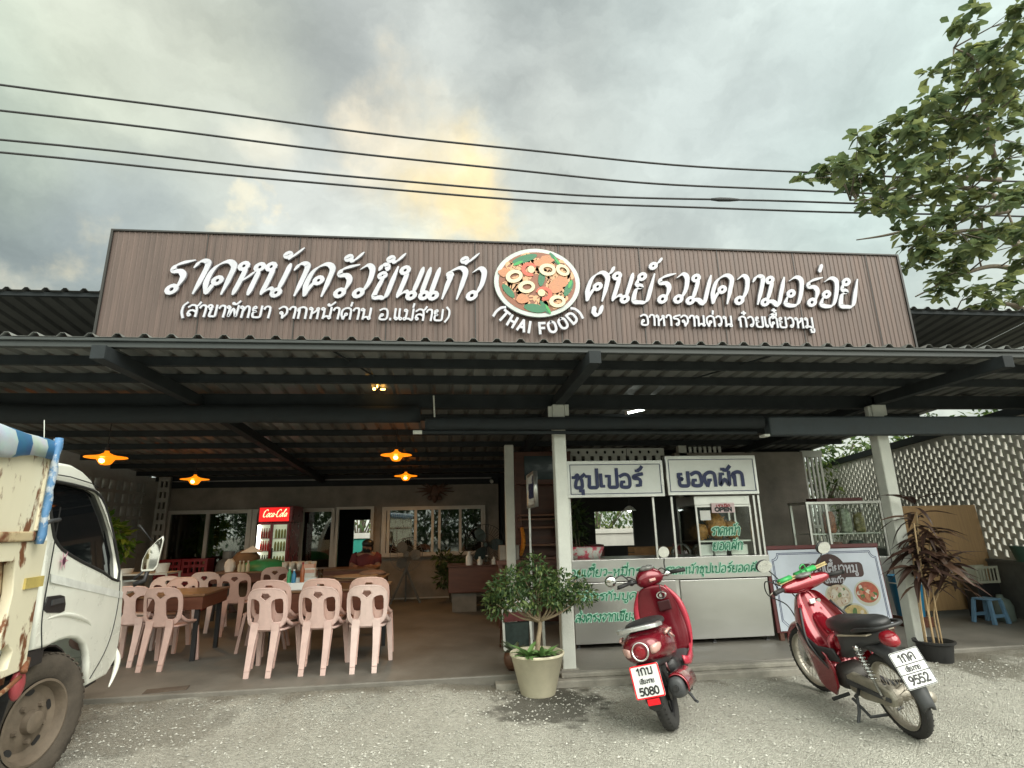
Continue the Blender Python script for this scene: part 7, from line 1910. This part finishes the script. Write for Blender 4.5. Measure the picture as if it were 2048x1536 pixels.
def scooter():
    t = thing('scooter', 'dark red scooter seen from behind with a red-bordered number plate', 'scooter', (1.60, -1.33, 0), (0, R(-14), R(-29)))
    wheel(t, 0, .235, .235, .05, False, mat('black alloy', (.03, .03, .032), .35, metal=.6)); fw = wheel(t, 1.02, .235, .235, .045, False, mat('black alloy', (0, 0, 0))); fw.rotation_euler = (0, 0, R(14))
    # main rear body
    rings = [ringY(.46, 0, .50, .24, .26, 3), ringY(.34, 0, .53, .31, .30, 2.8), ringY(.16, 0, .555, .355, .29, 2.6), ringY(.0, 0, .575, .365, .265, 2.5), ringY(-.14, 0, .585, .345, .235, 2.4), ringY(-.24, 0, .59, .30, .205, 2.3), ringY(-.30, 0, .59, .22, .16, 2.2), ringY(-.325, 0, .59, .12, .09, 2)]
    mb = MB(); mb.loft(rings); mb.build('rear_body', M_redd, t, sub=2)
    rings = [ringY(.50, 0, .665, .14, .06, 2.6), ringY(.38, 0, .685, .22, .08, 2.6), ringY(.2, 0, .70, .27, .085, 2.6), ringY(.02, 0, .715, .275, .085, 2.6), ringY(-.12, 0, .722, .24, .075, 2.6), ringY(-.21, 0, .722, .15, .05, 2.6)]
    mb = MB(); mb.loft(rings); mb.build('seat', M_seat, t, sub=2)
    gp = crom([(-.155, -.03, .705), (-.168, -.15, .715), (-.13, -.255, .722), (0, -.30, .728), (.13, -.255, .722), (.168, -.15, .715), (.155, -.03, .705)], 5)
    mb = MB(); mb.loft([[p + Vector((0, 0, .013)), p + Vector((p.x * -.17, .03 * (1 if p.y < -.1 else .3), .017)), p + Vector((p.x * -.17, .03 * (1 if p.y < -.1 else .3), -.006)), p + Vector((0, 0, -.013))] for p in gp]); mb.build('grab_rail', mat('satin silver', (.62, .63, .62), .3, metal=.8), t, bevel=.003)
    # tail lamp cluster
    mb = MB(); mb.torus(.057, .007, 30, 8, T(0, -.322, .585) @ RX(R(78)) @ SCL(1, 1, 1)); mb.build('lamp_ring', M_chrome, t, smooth=True)
    mb = MB(); mb.sphere((0, -.304, .585), .056, 20, 10, sc=(1, .42, 1)); mb.build('tail_light', M_tail, t, smooth=True)
    for s_ in (-1, 1):
        mb = MB(); mb.loft([[Vector((s_ * x, y + .012 * math.cos(a), z + h * math.sin(a))) for a in [2 * PI * k / 10 for k in range(10)]] for x, y, z, h in ((.074, -.311, .582, .026), (.10, -.300, .586, .032), (.128, -.268, .592, .028), (.142, -.245, .598, .014))]); mb.build('turn_signal', M_lens, t, smooth=True)
    # badges on the side
    for s_ in (-1, 1):
        mb = MB(); mb.tube([(s_ * .172, -.12, .645), (s_ * .186, -.02, .655), (s_ * .190, .03, .648)], .011, 6); mb.tube([(s_ * .187, -.03, .625), (s_ * .192, .06, .585)], .008, 6); mb.build('badge', M_lens, t, smooth=True)
        mb = MB(); mb.sphere((s_ * .182, .0, .625), .02, 8, 6, sc=(.4, 1.2, .9)); mb.build('badge_knob', M_black, t)
    # under tail, fender, plate
    mb = MB(); mb.loft([ringY(.25, 0, .43, .22, .12, 3), ringY(.0, 0, .47, .24, .10, 3), ringY(-.18, 0, .48, .20, .08, 3), ringY(-.27, 0, .475, .14, .05, 3)]); mb.build('undertray', M_black, t, sub=1)
    mb = MB(); mb.loft([[Vector((-w / 2, y, z)), Vector((w / 2, y, z)), Vector((w / 2 - .008, y + .022, z)), Vector((-w / 2 + .008, y + .022, z))] for (y, z, w) in ((-.26, .485, .12), (-.30, .44, .12), (-.335, .36, .12), (-.345, .29, .12), (-.335, .235, .10), (-.32, .21, .05))]); mb.build('rear_fender', M_black, t, bevel=.005)
    number_plate(t, (-.005, -.352, .405), (R(-10), 0, 0), .205, .205, '1กบ', 'เชียงราย', '5080', M_refl)
    mb = MB(); mb.box((-.042, -.362, .255), (.042, -.346, .295)); mb.build('reflector', M_refl, t, bevel=.003)
    # engine, muffler
    mb = MB(); mb.loft([ringY(.42, -.08, .30, .12, .16, 3), ringY(.25, -.10, .27, .12, .18, 3), ringY(.05, -.10, .25, .11, .17, 3), ringY(-.06, -.10, .24, .09, .11, 3)]); mb.build('engine_case', mat('sooty engine', (0, 0, 0)), t, sub=1)
    mb = MB(); mb.loft([ringY(.5, .02, .31, .2, .16, 3), ringY(.35, .02, .33, .22, .2, 3), ringY(.2, .02, .36, .2, .16, 3)]); mb.build('engine_block', M_black, t, sub=1)
    mb = MB(); mb.loft([ringY(.34, .125, .25, .08, .10, 2.4), ringY(.22, .138, .262, .125, .145, 2.4), ringY(-.12, .150, .295, .135, .16, 2.4), ringY(-.22, .152, .305, .12, .14, 2.4), ringY(-.245, .152, .307, .085, .10, 2.2)]); mb.build('muffler', M_dgrey, t, sub=1)
    mb = MB(); mb.tube([(.152, -.243, .307), (.152, -.262, .31)], [.02, .018], 12); mb.build('muffler_tip', M_black, t)
    mb = MB(); mb.loft([[Vector((.153 + .077 * math.cos(a), y, z + .088 * math.sin(a))) for a in [R(v) for v in range(-20, 121, 14)]] for y, z in ((.20, .266), (.0, .283), (-.17, .299), (-.205, .296))], cap=False, closed=False); mb.build('heat_shield', M_red, t, smooth=True, solid=.008)
    mb = MB(); mb.tube([(.09, -.03, .58 - .14), (.09, .0, .24)], .012, 8); mb.tube([(-.1, -.03, .46), (-.1, .0, .24)], .012, 8)
    for k in range(9):
        mb.torus(.024, .005, 12, 5, T(-.1, -.027 + .002 * k, .42 - .017 * k))
    mb.build('shock_absorber', M_chrome, t)
    mb = MB(); mb.tube([(.10, .38, .16), (.15, .33, .08), (.17, .30, .075)], .011, 7); mb.tube([(-.11, .42, .18), (-.20, .36, .015)], .011, 7); mb.build('stand', M_dgrey, t)
    # floorboard and leg shield
    mb = MB(); mb.loft([ringY(.40, 0, .335, .28, .09, 4), ringY(.55, 0, .32, .31, .07, 4), ringY(.72, 0, .33, .32, .08, 4), ringY(.80, 0, .36, .32, .12, 4)]); mb.build('floorboard', M_dgrey, t, sub=1)
    for s_ in (-1, 1):
        mb = MB(); mb.loft([[Vector((s_ * (x + dx_), y, z + dz_)) for dx_, dz_ in ((0, -.03), (.018, -.02), (.018, .03), (0, .04))] for x, y, z in ((.15, .36, .36), (.158, .55, .315), (.163, .72, .33), (.168, .82, .42))]); mb.build('side_sill', M_pink2, t, smooth=True)
    rows = ((.93, .80, .10, .74), (.86, .87, .15, .765), (.76, .92, .19, .785), (.64, .945, .205, .785), (.52, .945, .205, .77), (.42, .92, .19, .755), (.34, .87, .165, .745))
    rings = []
    for (z, yf, xe, ye) in rows:
        rings.append([Vector((0, yf, z)), Vector((xe * .62, yf - .02, z)), Vector((xe * .97, (yf + ye) / 2 + .01, z)), Vector((xe, ye + .02, z)), Vector((xe * .93, ye, z)), Vector((xe * .5, ye - .012, z)), Vector((0, ye - .018, z)), Vector((-xe * .5, ye - .012, z)), Vector((-xe * .93, ye, z)), Vector((-xe, ye + .02, z)), Vector((-xe * .97, (yf + ye) / 2 + .01, z)), Vector((-xe * .62, yf - .02, z))])
    mb = MB(); mb.loft(rings); mb.build('leg_shield', M_redd, t, sub=2)
    for s_ in (-1, 1):
        mb = MB(); mb.tube(crom([(s_ * .12, .775, .90), (s_ * .192, .80, .76), (s_ * .212, .80, .60), (s_ * .20, .785, .44), (s_ * .165, .76, .34)], 5), [.010 + .018 * math.sin(PI * min(1, i / 16)) for i in range(21)], 9); mb.build('shield_edge', M_pink2, t, smooth=True)
    mb = MB(); mb.box((.02, .735, .70), (.13, .752, .785)); mb.build('glove_box', mat('dark pocket', (.04, .006, .008), .4), t, bevel=.01)
    mb = MB(); mb.torus(.028, .006, 16, 6, T(.075, .738, .83) @ RX(R(90)) @ SCL(1.4, 1, 1)); mb.tube([(.075, .745, .83), (.075, .715, .83)], .016, 10); mb.build('ignition', M_chrome, t)
    mb = MB(); mb.tube([(.09, .73, .93), (.085, .70, .85), (.09, .71, .80)], .004, 5); mb.build('key_strap', M_black, t)
    # handlebar
    hb = thing('handlebar', None, None, (0, .80, .97), (0, 0, R(30))); hb.parent = t
    rr = []
    for x, w, h, z, y in ((-.13, .06, .06, .01, -.02), (-.085, .15, .15, .02, -.005), (0, .20, .20, .035, .01), (.085, .15, .15, .02, -.005), (.13, .06, .06, .01, -.02)):
        rr.append([Vector((x, y + w / 2 * math.cos(2 * PI * k / 12), z + h / 2 * math.sin(2 * PI * k / 12))) for k in range(12)])
    mb = MB(); mb.loft(rr); mb.build('cover', M_redd, hb, sub=2)
    mb = MB(); mb.sphere((0, -.03, .105), 1, 16, 8, sc=(.075, .055, .026)); mb.build('speedometer', mat('smoked dial', (0, 0, 0)), hb, smooth=True)
    mb = MB(); mb.box((-.03, -.094, -.01), (.03, -.078, .012)); mb.build('emblem', M_lens, hb, bevel=.003)
    for s_ in (-1, 1):
        mb = MB(); mb.tube([(s_ * .12, -.02, .01), (s_ * .21, -.045, .02)], .014, 8); mb.sphere((s_ * .175, -.02, .02), .03, 10, 6); mb.build('switch_gear', M_chrome if s_ > 0 else M_black, hb, smooth=True)
        mb = MB(); mb.tube([(s_ * .20, -.04, .02), (s_ * .325, -.095, .012)], .017, 10); mb.build('grip', M_rubber, hb, smooth=True)
        mb = MB(); mb.tube([(s_ * .19, -.0, .02), (s_ * .26, -.02, .02), (s_ * .33, -.065, .0)], .006, 6); mb.build('lever', M_black, hb, smooth=True)
    for s_ in (-1, 1):
        mb = MB(); mb.tube(crom([(s_ * .19, -.01, .02), (s_ * .17, .07, .07), (s_ * .09, .09, .02), (s_ * .05, .05, -.06)], 5), .005, 5); mb.build('brake_cable', M_black, hb, smooth=True)
    mb = MB(); mb.tube(crom([(.18, 0, .03), (.19, .01, .10), (.205, .0, .145)], 4), .006, 6); mb.build('mirror_stem', M_black, hb, smooth=True)
    mirror(hb, .215, -.005, .20, .052, .052, True, -16, 8)
    mb = MB(); mb.tube(crom([(-.18, 0, .03), (-.22, .01, .09), (-.26, .0, .10), (-.31, -.01, .085)], 4), .006, 6); mb.build('mirror_stem', M_black, hb, smooth=True)
    mirror(hb, -.355, -.01, .075, .052, .050, False, 150, 0)
scooter()

# ------------------------------------------------------------------ truck
M_tcab = mat('off-white truck paint', (0.82, 0.83, 0.75), 0.30, var=0.06, scale=3, coat=0.3)
M_tdirt = mat('rust-streaked cream paint', (0.70, 0.65, 0.49), 0.6, scale=9, col2=(0.17, 0.065, 0.025), f0=0.56, f1=0.61, detail=14, stretch=(1, 1, 0.4), bump=0.25, bscale=18)
M_trust = mat('heavily rusted cream paint', (0.50, 0.40, 0.24), 0.75, scale=3.5, col2=(0.16, 0.055, 0.022), f0=0.44, f1=0.53, detail=12, bump=0.5, bscale=20)
M_wheel = mat('dusty brown steel wheel', (0.135, 0.105, 0.076), 0.8, var=0.25, scale=9, bump=0.2)
M_mud = mat('muddy tyre', (0.07, 0.057, 0.044), 0.9, var=0.35, scale=7, bump=0.4, bscale=40)
M_tglass = mat('dark truck window', (0.006, 0.007, 0.008), 0.03, var=0.05, spec=0.3, rvar=0.01)

def stripe_mat():
    m = bpy.data.materials.new('blue striped tarp'); m.use_nodes = True
    nt = m.node_tree; L = nt.links; p = nt.nodes['Principled BSDF']
    tc = nt.nodes.new('ShaderNodeTexCoord'); sx = nt.nodes.new('ShaderNodeSeparateXYZ'); L.new(tc.outputs['Object'], sx.inputs[0])
    w = nt.nodes.new('ShaderNodeMath'); w.operation = 'MULTIPLY'; w.inputs[1].default_value = 3.3; L.new(sx.outputs[0], w.inputs[0])
    fr_ = nt.nodes.new('ShaderNodeMath'); fr_.operation = 'FRACT'; L.new(w.outputs[0], fr_.inputs[0])
    gt = nt.nodes.new('ShaderNodeMath'); gt.operation = 'GREATER_THAN'; gt.inputs[1].default_value = 0.52; L.new(fr_.outputs[0], gt.inputs[0])
    n = nt.nodes.new('ShaderNodeTexNoise'); n.inputs['Scale'].default_value = 9; n.inputs['Detail'].default_value = 6; L.new(tc.outputs['Object'], n.inputs['Vector'])
    mx = nt.nodes.new('ShaderNodeMix'); mx.data_type = 'RGBA'; L.new(gt.outputs[0], mx.inputs[0])
    mx.inputs[6].default_value = (0.52, 0.60, 0.63, 1); mx.inputs[7].default_value = (0.05, 0.17, 0.36, 1)
    m2 = nt.nodes.new('ShaderNodeMix'); m2.data_type = 'RGBA'; m2.blend_type = 'MULTIPLY'; m2.inputs[0].default_value = 0.5
    L.new(mx.outputs[2], m2.inputs[6]); L.new(n.outputs['Color'], m2.inputs[7]); L.new(m2.outputs[2], p.inputs['Base Color'])
    p.inputs['Roughness'].default_value = 0.5
    return m

def truck():
    t = thing('truck', 'old cream and white tipper truck with a rusty bed and a blue striped tarp', 'truck', (-2.429, -1.683, 0), (0, 0, R(100)))
    P = Matrix(((1, 0, 0, 0), (0, 0, 1, 0), (0, 1, 0, 0), (0, 0, 0, 1)))   # drawing (u, z, depth) -> local
    out = [(-.393, 1.876), (-.168, 1.898), (-.025, 1.90), (.14, 1.873), (.282, 1.827), (.401, 1.747), (.582, 1.592), (.788, 1.37), (.954, 1.137), (1.033, .942), (1.079, .749), (1.076, .603), (1.047, .50), (.915, .423), (.579, .432), (.552, .562), (.505, .656), (.434, .725), (.308, .781), (.174, .807), (.036, .813), (-.102, .804), (-.283, .819), (-.279, 1.034), (-.288, 1.369), (-.34, 1.70)]
    win = [(-.328, 1.762), (-.305, 1.773), (-.223, 1.776), (.016, 1.773), (.292, 1.758), (.407, 1.733), (.524, 1.667), (.659, 1.519), (.808, 1.295), (.872, 1.10), (.56, 1.186), (.182, 1.284), (-.077, 1.365), (-.164, 1.415), (-.20, 1.45), (-.235, 1.52)]
    lean = lambda v: Vector((v.x, v.y, v.z + max(0, v.y - 1.15) * .09))
    cab = plate('cab_side', [out, win], .05, M_tcab, t, bevel=.018, M=T(0, .028, 0) @ P, fn=lean)
    plate('cab_side', [out, win], .05, M_tcab, t, bevel=.018, M=T(0, 1.62, 0) @ P @ SCL(1, 1, -1), fn=lean)
    # roof and nose skin between the two sides
    sk = out[0:14]; rows = []
    for (yy, ins) in ((.045, .012), (.10, .0), (.8, -.03), (1.5, .0), (1.6, .012)):
        r_ = []
        for (u_, z_) in sk:
            c = Vector((.2, .95)); d = (c - Vector((u_, z_))).normalized() * ins
            inset = max(0, z_ - 1.15) * .09
            y2 = yy + inset * (1 if yy < .5 else -1 if yy > 1 else 0)
            r_.append(Vector((u_ + d.x, y2, z_ + d.y)))
        rows.append(r_)
    mb = MB(); mb.loft(rows, cap=False, closed=False); mb.build('cab_shell', M_tcab, t, smooth=True, solid=.01)
    mb = MB(); mb.box((-.36, .12, .82), (-.33, 1.55, 1.86)); mb.build('cab_back', M_tcab, t)
    # dark windscreen laid on the nose skin
    mb = MB(); mb.loft([[Vector((u_ + .012, y, z_ + .012)) for (u_, z_) in ((.50, 1.668), (.70, 1.475), (.90, 1.222), (.96, 1.13))] for y in (.16, .8, 1.48)], cap=False, closed=False); mb.build('windscreen', M_tglass, t, solid=.006)
    plate('side_window', [[(u_ * 1.0, z_) for u_, z_ in win]], .006, M_tglass, t, M=T(0, .036, 0) @ P, fn=lean)
    mb = MB()
    c = crom([Vector((u_, .0, z_)) for u_, z_ in win], 2, True); c.append(c[0])
    mb.tube([Vector((p.x, .003 + max(0, p.z - 1.15) * .09, p.z)) for p in c], .010, 6); mb.build('window_seal', M_rubber, t, smooth=True)
    mb = MB(); mb.loft([[Vector((u_, -.0005, z_ + s_)), Vector((u_, .004, z_ + s_))] for u_, z_, s_ in ()], cap=False) if False else None
    mb = MB(); mb.add([(-.224, -.0005, 1.229), (-.205, -.0005, 1.179), (.995, -.0005, .955), (1.0, -.0005, 1.006), (-.224, .006, 1.229), (-.205, .006, 1.179), (.995, .006, .955), (1.0, .006, 1.006)], [(0, 1, 2, 3), (7, 6, 5, 4), (0, 3, 7, 4), (1, 5, 6, 2)]); mb.build('stripe', mat('white stripe', (.74, .76, .72), .4, var=.15, scale=12), t)
    # door seams, handle recess, crease
    mb = MB(); mb.tube(crom([(-.25, .001, 1.62), (-.245, .001, 1.2), (-.235, .001, .98), (-.17, .001, .80)], 4), .0035, 5); mb.build('seam', M_black, t); mb = MB(); mb.tube(crom([(.90, .001, 1.10), (.93, .001, .95), (.90, .001, .75), (.80, .001, .60), (.60, .001, .47)], 4), .0035, 5); mb.build('seam', M_black, t); mb = MB(); mb.tube([(-.37, .05, 1.815), (-.066, .05, 1.818), (.252, .048, 1.80), (.354, .046, 1.78)], .004, 5); mb.build('roof_seam', M_black, t)
    h = plate('door_handle', [[(-.218, 1.101), (-.06, 1.094), (.0, 1.08), (.03, 1.03), (.03, .99), (-.02, .985), (-.19, 1.008), (-.235, 1.03)]], .008, M_black, t, bevel=.002, M=T(0, .001, 0) @ P)
    mb = MB(); mb.box((-.17, -.012, 1.045), (-.02, -.004, 1.075)); mb.build('pull', M_dgrey, h)
    mb = MB(); mb.tube(crom([(-.24, .012, .965), (-.02, .006, .972), (.14, .004, .95), (.28, .004, .915), (.42, .006, .87), (.52, .012, .82)], 5), [.006 + .010 * math.sin(PI * i / 25) for i in range(26)], 8); mb.build('arch_flare', M_tcab, t, smooth=True)
    fl = MB()
    for k in range(6):
        a = 2 * PI * k / 6; fl.prism([(.02 * math.cos(a - .6), .02 * math.sin(a - .6)), (.062 * math.cos(a), .062 * math.sin(a)), (.02 * math.cos(a + .6), .02 * math.sin(a + .6))], 0, .001, T(-.09, -.0012, 1.297) @ P)
    st = fl.build('flower_sticker', mat('pink sticker', (.60, .36, .42), .5), t); fl = MB(); fl.prism(ell(0, 0, .021, .024, 12), 0, .001, T(-.09, -.0026, 1.297) @ P); fl.build('sticker_centre', mat('purple sticker', (.10, .03, .06), .5), st)
    # wheel
    w = thing('wheel', None, None, (0.05, .13, .37), (0, 0, R(-17))); w.scale = (1.07, 1.0, 1.07); w.parent = t
    MW = RX(R(90))
    mb = MB(); mb.lathe([(.205, -.06), (.225, -.085), (.30, -.10), (.335, -.09), (.352, -.06), (.360, 0), (.352, .06), (.335, .09), (.30, .10), (.225, .085), (.205, .06)], 56, MW); mb.build('tyre', M_mud, w, smooth=True)
    mb = MB()
    for k in range(46):
        a = 2 * PI * k / 46
        for s_ in (-1, 1):
            mb.box((-.012, s_ * .055 - .028, .345), (.012, s_ * .055 + .028, .3540), RY(a + s_ * .03))
    mb.build('tread', M_mud, w)
    mb = MB(); mb.lathe([(.212, .080), (.218, .088), (.205, .092), (.195, .075), (.185, .035), (.150, .020), (.120, .032), (.085, .045), (.06, .046), (.055, .085), (.045, .092), (0, .094)], 48, MW); mb.build('rim', M_wheel, w, auto=35)
    mb = MB()
    for k in range(5):
        a = 2 * PI * k / 5 + .35; mb.sphere((.15 * math.cos(a), -.022, .15 * math.sin(a)), 1, 12, 6, RY(0), sc=(.020, .006, .020)) if False else mb.prism(ell(0, 0, .030, .017, 14, a + PI / 2), 0, .003, T(.152 * math.cos(a), -.024, .152 * math.sin(a)) @ UP)
    mb.build('hand_hole', M_black, w)
    mb = MB()
    for k in range(5):
        a = 2 * PI * k / 5 + .95; mb = MB(); mb.tube([(.095 * math.cos(a), -.04, .095 * math.sin(a)), (.095 * math.cos(a), -.066, .095 * math.sin(a))], [.016, .013], 6); mb.build('wheel_nut', M_wheel, w)
    # wheel well and chassis
    mb = MB(); mb.loft([[Vector((.40 * math.cos(a) + .02, y, .36 + .43 * math.sin(a))) for a in [R(v) for v in range(0, 181, 15)]] for y in (.05, .5)], cap=False, closed=False); mb.box((-.5, .5, .3), (.6, .52, .85)); mb.build('wheel_well', M_black, t, solid=.01)
    mb = MB(); mb.box((-4.2, .35, .45), (.8, .45, .62)); mb.box((-4.2, 1.2, .45), (.8, 1.3, .62)); mb.build('chassis', M_black, t)
    mb = MB(); mb.box((.60, .09, .37), (.98, .14, .425)); mb.box((.75, .16, .30), (1.0, 1.5, .42)); mb.build('step', M_black, t)
    mb = MB(); mb.tube(crom([(1.07, .03, .60), (1.085, .0, .50), (1.06, .0, .40), (.985, .0, .325)], 5), [.008, .014, .018, .02, .022, .022, .022, .02, .02, .018, .016, .014, .012, .010, .008, .006], 8); mb.build('bumper', M_tcab, t, smooth=True)
    mb = MB(); mb.box((.95, .1, .36), (1.03, 1.6, .55)); mb.build('bumper', M_tcab, t, bevel=.02)
    for yy in (.22, 1.45):
        mb = MB(); mb.sphere((1.03, yy, .66), .09, 14, 8, sc=(.5, 1.2, .8)); mb.build('headlight', M_lens, t, smooth=True)
    # far side wheel
    mb = MB(); mb.lathe([(0, -.05), (.205, -.06), (.30, -.10), (.352, -.06), (.360, 0), (.352, .06), (.30, .10), (.205, .06), (0, .05)], 32, T(0, 1.5, .36) @ MW); mb.build('wheel', M_mud, t, smooth=True)
    mb = MB()
    for yy in (.12, 1.4):
        mb.lathe([(0, -.05), (.205, -.06), (.30, -.12), (.352, -.06), (.360, 0), (.352, .06), (.30, .12), (.205, .06), (0, .05)], 32, T(-2.6, yy, .36) @ MW)
    mb.build('wheel', M_mud, t, smooth=True)
    # mirror on its arms, facing back
    m = thing('wing_mirror', None, None, (1.22, -.10, 1.28), (0, 0, R(8))); m.parent = t; m.scale = (.6, .6, .7)
    PM = Matrix(((0, 0, -1, 0), (-1, 0, 0, 0), (0, 1, 0, 0), (0, 0, 0, 1)))
    mo = [(-.11, -.17), (-.10, -.20), (.05, -.195), (.085, -.15), (.125, .17), (.11, .215), (.05, .17), (-.06, .05), (-.105, -.06)]
    plate('housing', [mo], .07, M_tcab, m, bevel=.02, M=T(.04, 0, 0) @ PM)
    plate('glass', [[(x * .88 + .002, z * .88 + .004) for x, z in mo]], .004, M_mirror, m, M=T(-.0005, 0, 0) @ PM)
    mb = MB(); mb.tube([(0.06, .02, .15), (.0, .2, .35)], .012, 7); mb.build('arm', M_black, m, smooth=True)
    mb = MB(); mb.tube([(.05, .03, -.15), (-.02, .17, -.28)], .014, 7); mb.build('arm', M_black, m, smooth=True)
    mb = MB(); mb.tube([(.05, .03, -.19), (.05, .05, -.30), (.0, .17, -.34)], .03, 8); mb.build('arm', M_black, m, smooth=True)
    mb = MB(); mb.tube([(1.48 - .9, .55, 2.30), (1.0, .55, 1.10)], .0045, 5); mb.build('antenna', M_chrome, t)
    # tipper bed
    y0 = -.07
    b = plate('bed_panel', [[(-4.2, 1.43), (-.60, 1.43), (-.60, 1.93), (-4.2, 1.93)]], .03, M_tdirt, t, M=T(0, y0 + .02, 0) @ P)
    mb = MB(); mb.box((-4.2, y0 - .012, 1.425), (-.66, y0 + .05, 1.475)); mb.build('bed_rail', M_trust, t, bevel=.008)
    plate('bed_lower', [[(-4.2, .76), (-.475, .76), (-.49, 1.15), (-.485, 1.425), (-4.2, 1.425)], [(-1.5, .93), (-.80, .93), (-.76, 1.02), (-.745, 1.17), (-.78, 1.33), (-1.5, 1.34)], [(-.76, .80), (-.66, .80), (-.64, .88), (-.70, .92), (-.76, .90)]], .05, M_tdirt, t, bevel=.006, M=T(0, y0 + .03, 0) @ P)
    mb = MB(); mb.box((-4.2, y0 + .06, .80), (-.70, y0 + .08, 1.40)); mb.build('bed_recess', M_trust, t)
    mb = MB(); mb.box((-.66, y0 - .006, 1.18), (-.475, y0 + .02, 1.235)); mb.build('yellow_band', mat('faded yellow band', (.42, .33, .10), .6, var=.35, scale=8), t)
    mb = MB(); mb.box((-.655, y0 - .010, 1.478), (-.60, y0 + .06, 1.94)); mb.build('corner_post', M_tdirt, t, bevel=.006)
    mb = MB(); mb.box((-.60, .06, .80), (-.56, 1.62, 1.93)); mb.build('front_board', M_tdirt, t, bevel=.006)
    mb = MB(); mb.box((-4.2, -.0, .70), (-.52, 1.6, .755)); mb.build('bed_floor', M_trust, t)
    mb = MB(); mb.tube(crom([(-1.1, y0 - .01, .66), (-.75, y0 - .02, .70), (-.58, y0 - .02, .74)], 4), .012, 7); mb.tube([(-.55, y0 - .02, .76), (-.44, y0 + .02, .80)], .016, 7); mb.build('tie_bar', M_trust, t, smooth=True)
    mb = MB(); mb.sphere((-.50, y0 + .02, .69), 1, 12, 8, sc=(.05, .03, .08)); mb.build('marker_lamp', mat('faded red plastic', (.36, .06, .07), .4), t, smooth=True)
    mb = MB(); mb.tube(crom([(-.415, .03, 1.48), (-.42, .02, 1.25), (-.415, .02, 1.0), (-.42, .03, .80)], 5), .022, 8); mb.tube(crom([(-.40, .03, 1.48), (-.36, .0, 1.53), (-.26, -.01, 1.545)], 4), .012, 7); mb.build('air_pipe', M_dgrey, t, smooth=True)
    mb = MB(); mb.box((-.30, .02, .72), (-.10, .3, .81)); mb.build('mud_flap', M_black, t)
    # tarp draped over the bed
    tp = thing('striped_tarp', 'blue and white striped tarp tied over the truck bed', 'tarp', (-2.429, -1.683, 0), (0, 0, R(100)))
    nx_ = 90; prof = [(-.085, 1.80), (-.098, 1.86), (-.10, 1.92), (-.085, 1.965), (-.04, 1.985), (.1, 1.995), (.8, 2.02), (1.5, 1.995), (1.66, 1.97), (1.68, 1.8)]
    rows = []
    for i in range(nx_ + 1):
        u_ = -4.25 + 3.64 * i / nx_
        r_ = []
        for j, (y, z) in enumerate(prof):
            nz = mnoise.noise(Vector((u_ * 5, j * .7, 2.2))) * .012 + mnoise.noise(Vector((u_ * 1.3, j * .2, 5))) * .02
            hem = 0.0
            if j == 0: hem = -.055 * abs(math.sin(u_ * 2.6)) - .03 * mnoise.noise(Vector((u_ * 4, 0, 0))) + (.30 * max(0, u_ + 1.15) + .03)
            r_.append(Vector((u_, y + nz * .6, z + nz + hem)))
        rows.append(r_)
    mb = MB(); mb.loft(rows, cap=False, closed=False)
    # front drop of the tarp beside the corner post
    ed = rows[-1]; vs = []
    mb.build('cloth', stripe_mat(), tp, smooth=True, solid=.004)
    mb = MB(); rr = []
    for k in range(13):
        z = 1.985 - k * .048; wv = .012 * math.sin(k * 1.9)
        rr.append([Vector((-.675 + wv, -.112, z)), Vector((-.65 + wv, -.122, z)), Vector((-.625 + wv * .6, -.105, z)), Vector((-.62, -.06, z)), Vector((-.645, -.085, z)), Vector((-.67, -.09, z))])
    mb.loft(rr); mb.build('hanging_end', mat('blue checked cloth', (.08, .20, .38), .6, scale=16, col2=(.42, .47, .52), f0=.48, f1=.56), tp, smooth=True)
truck()
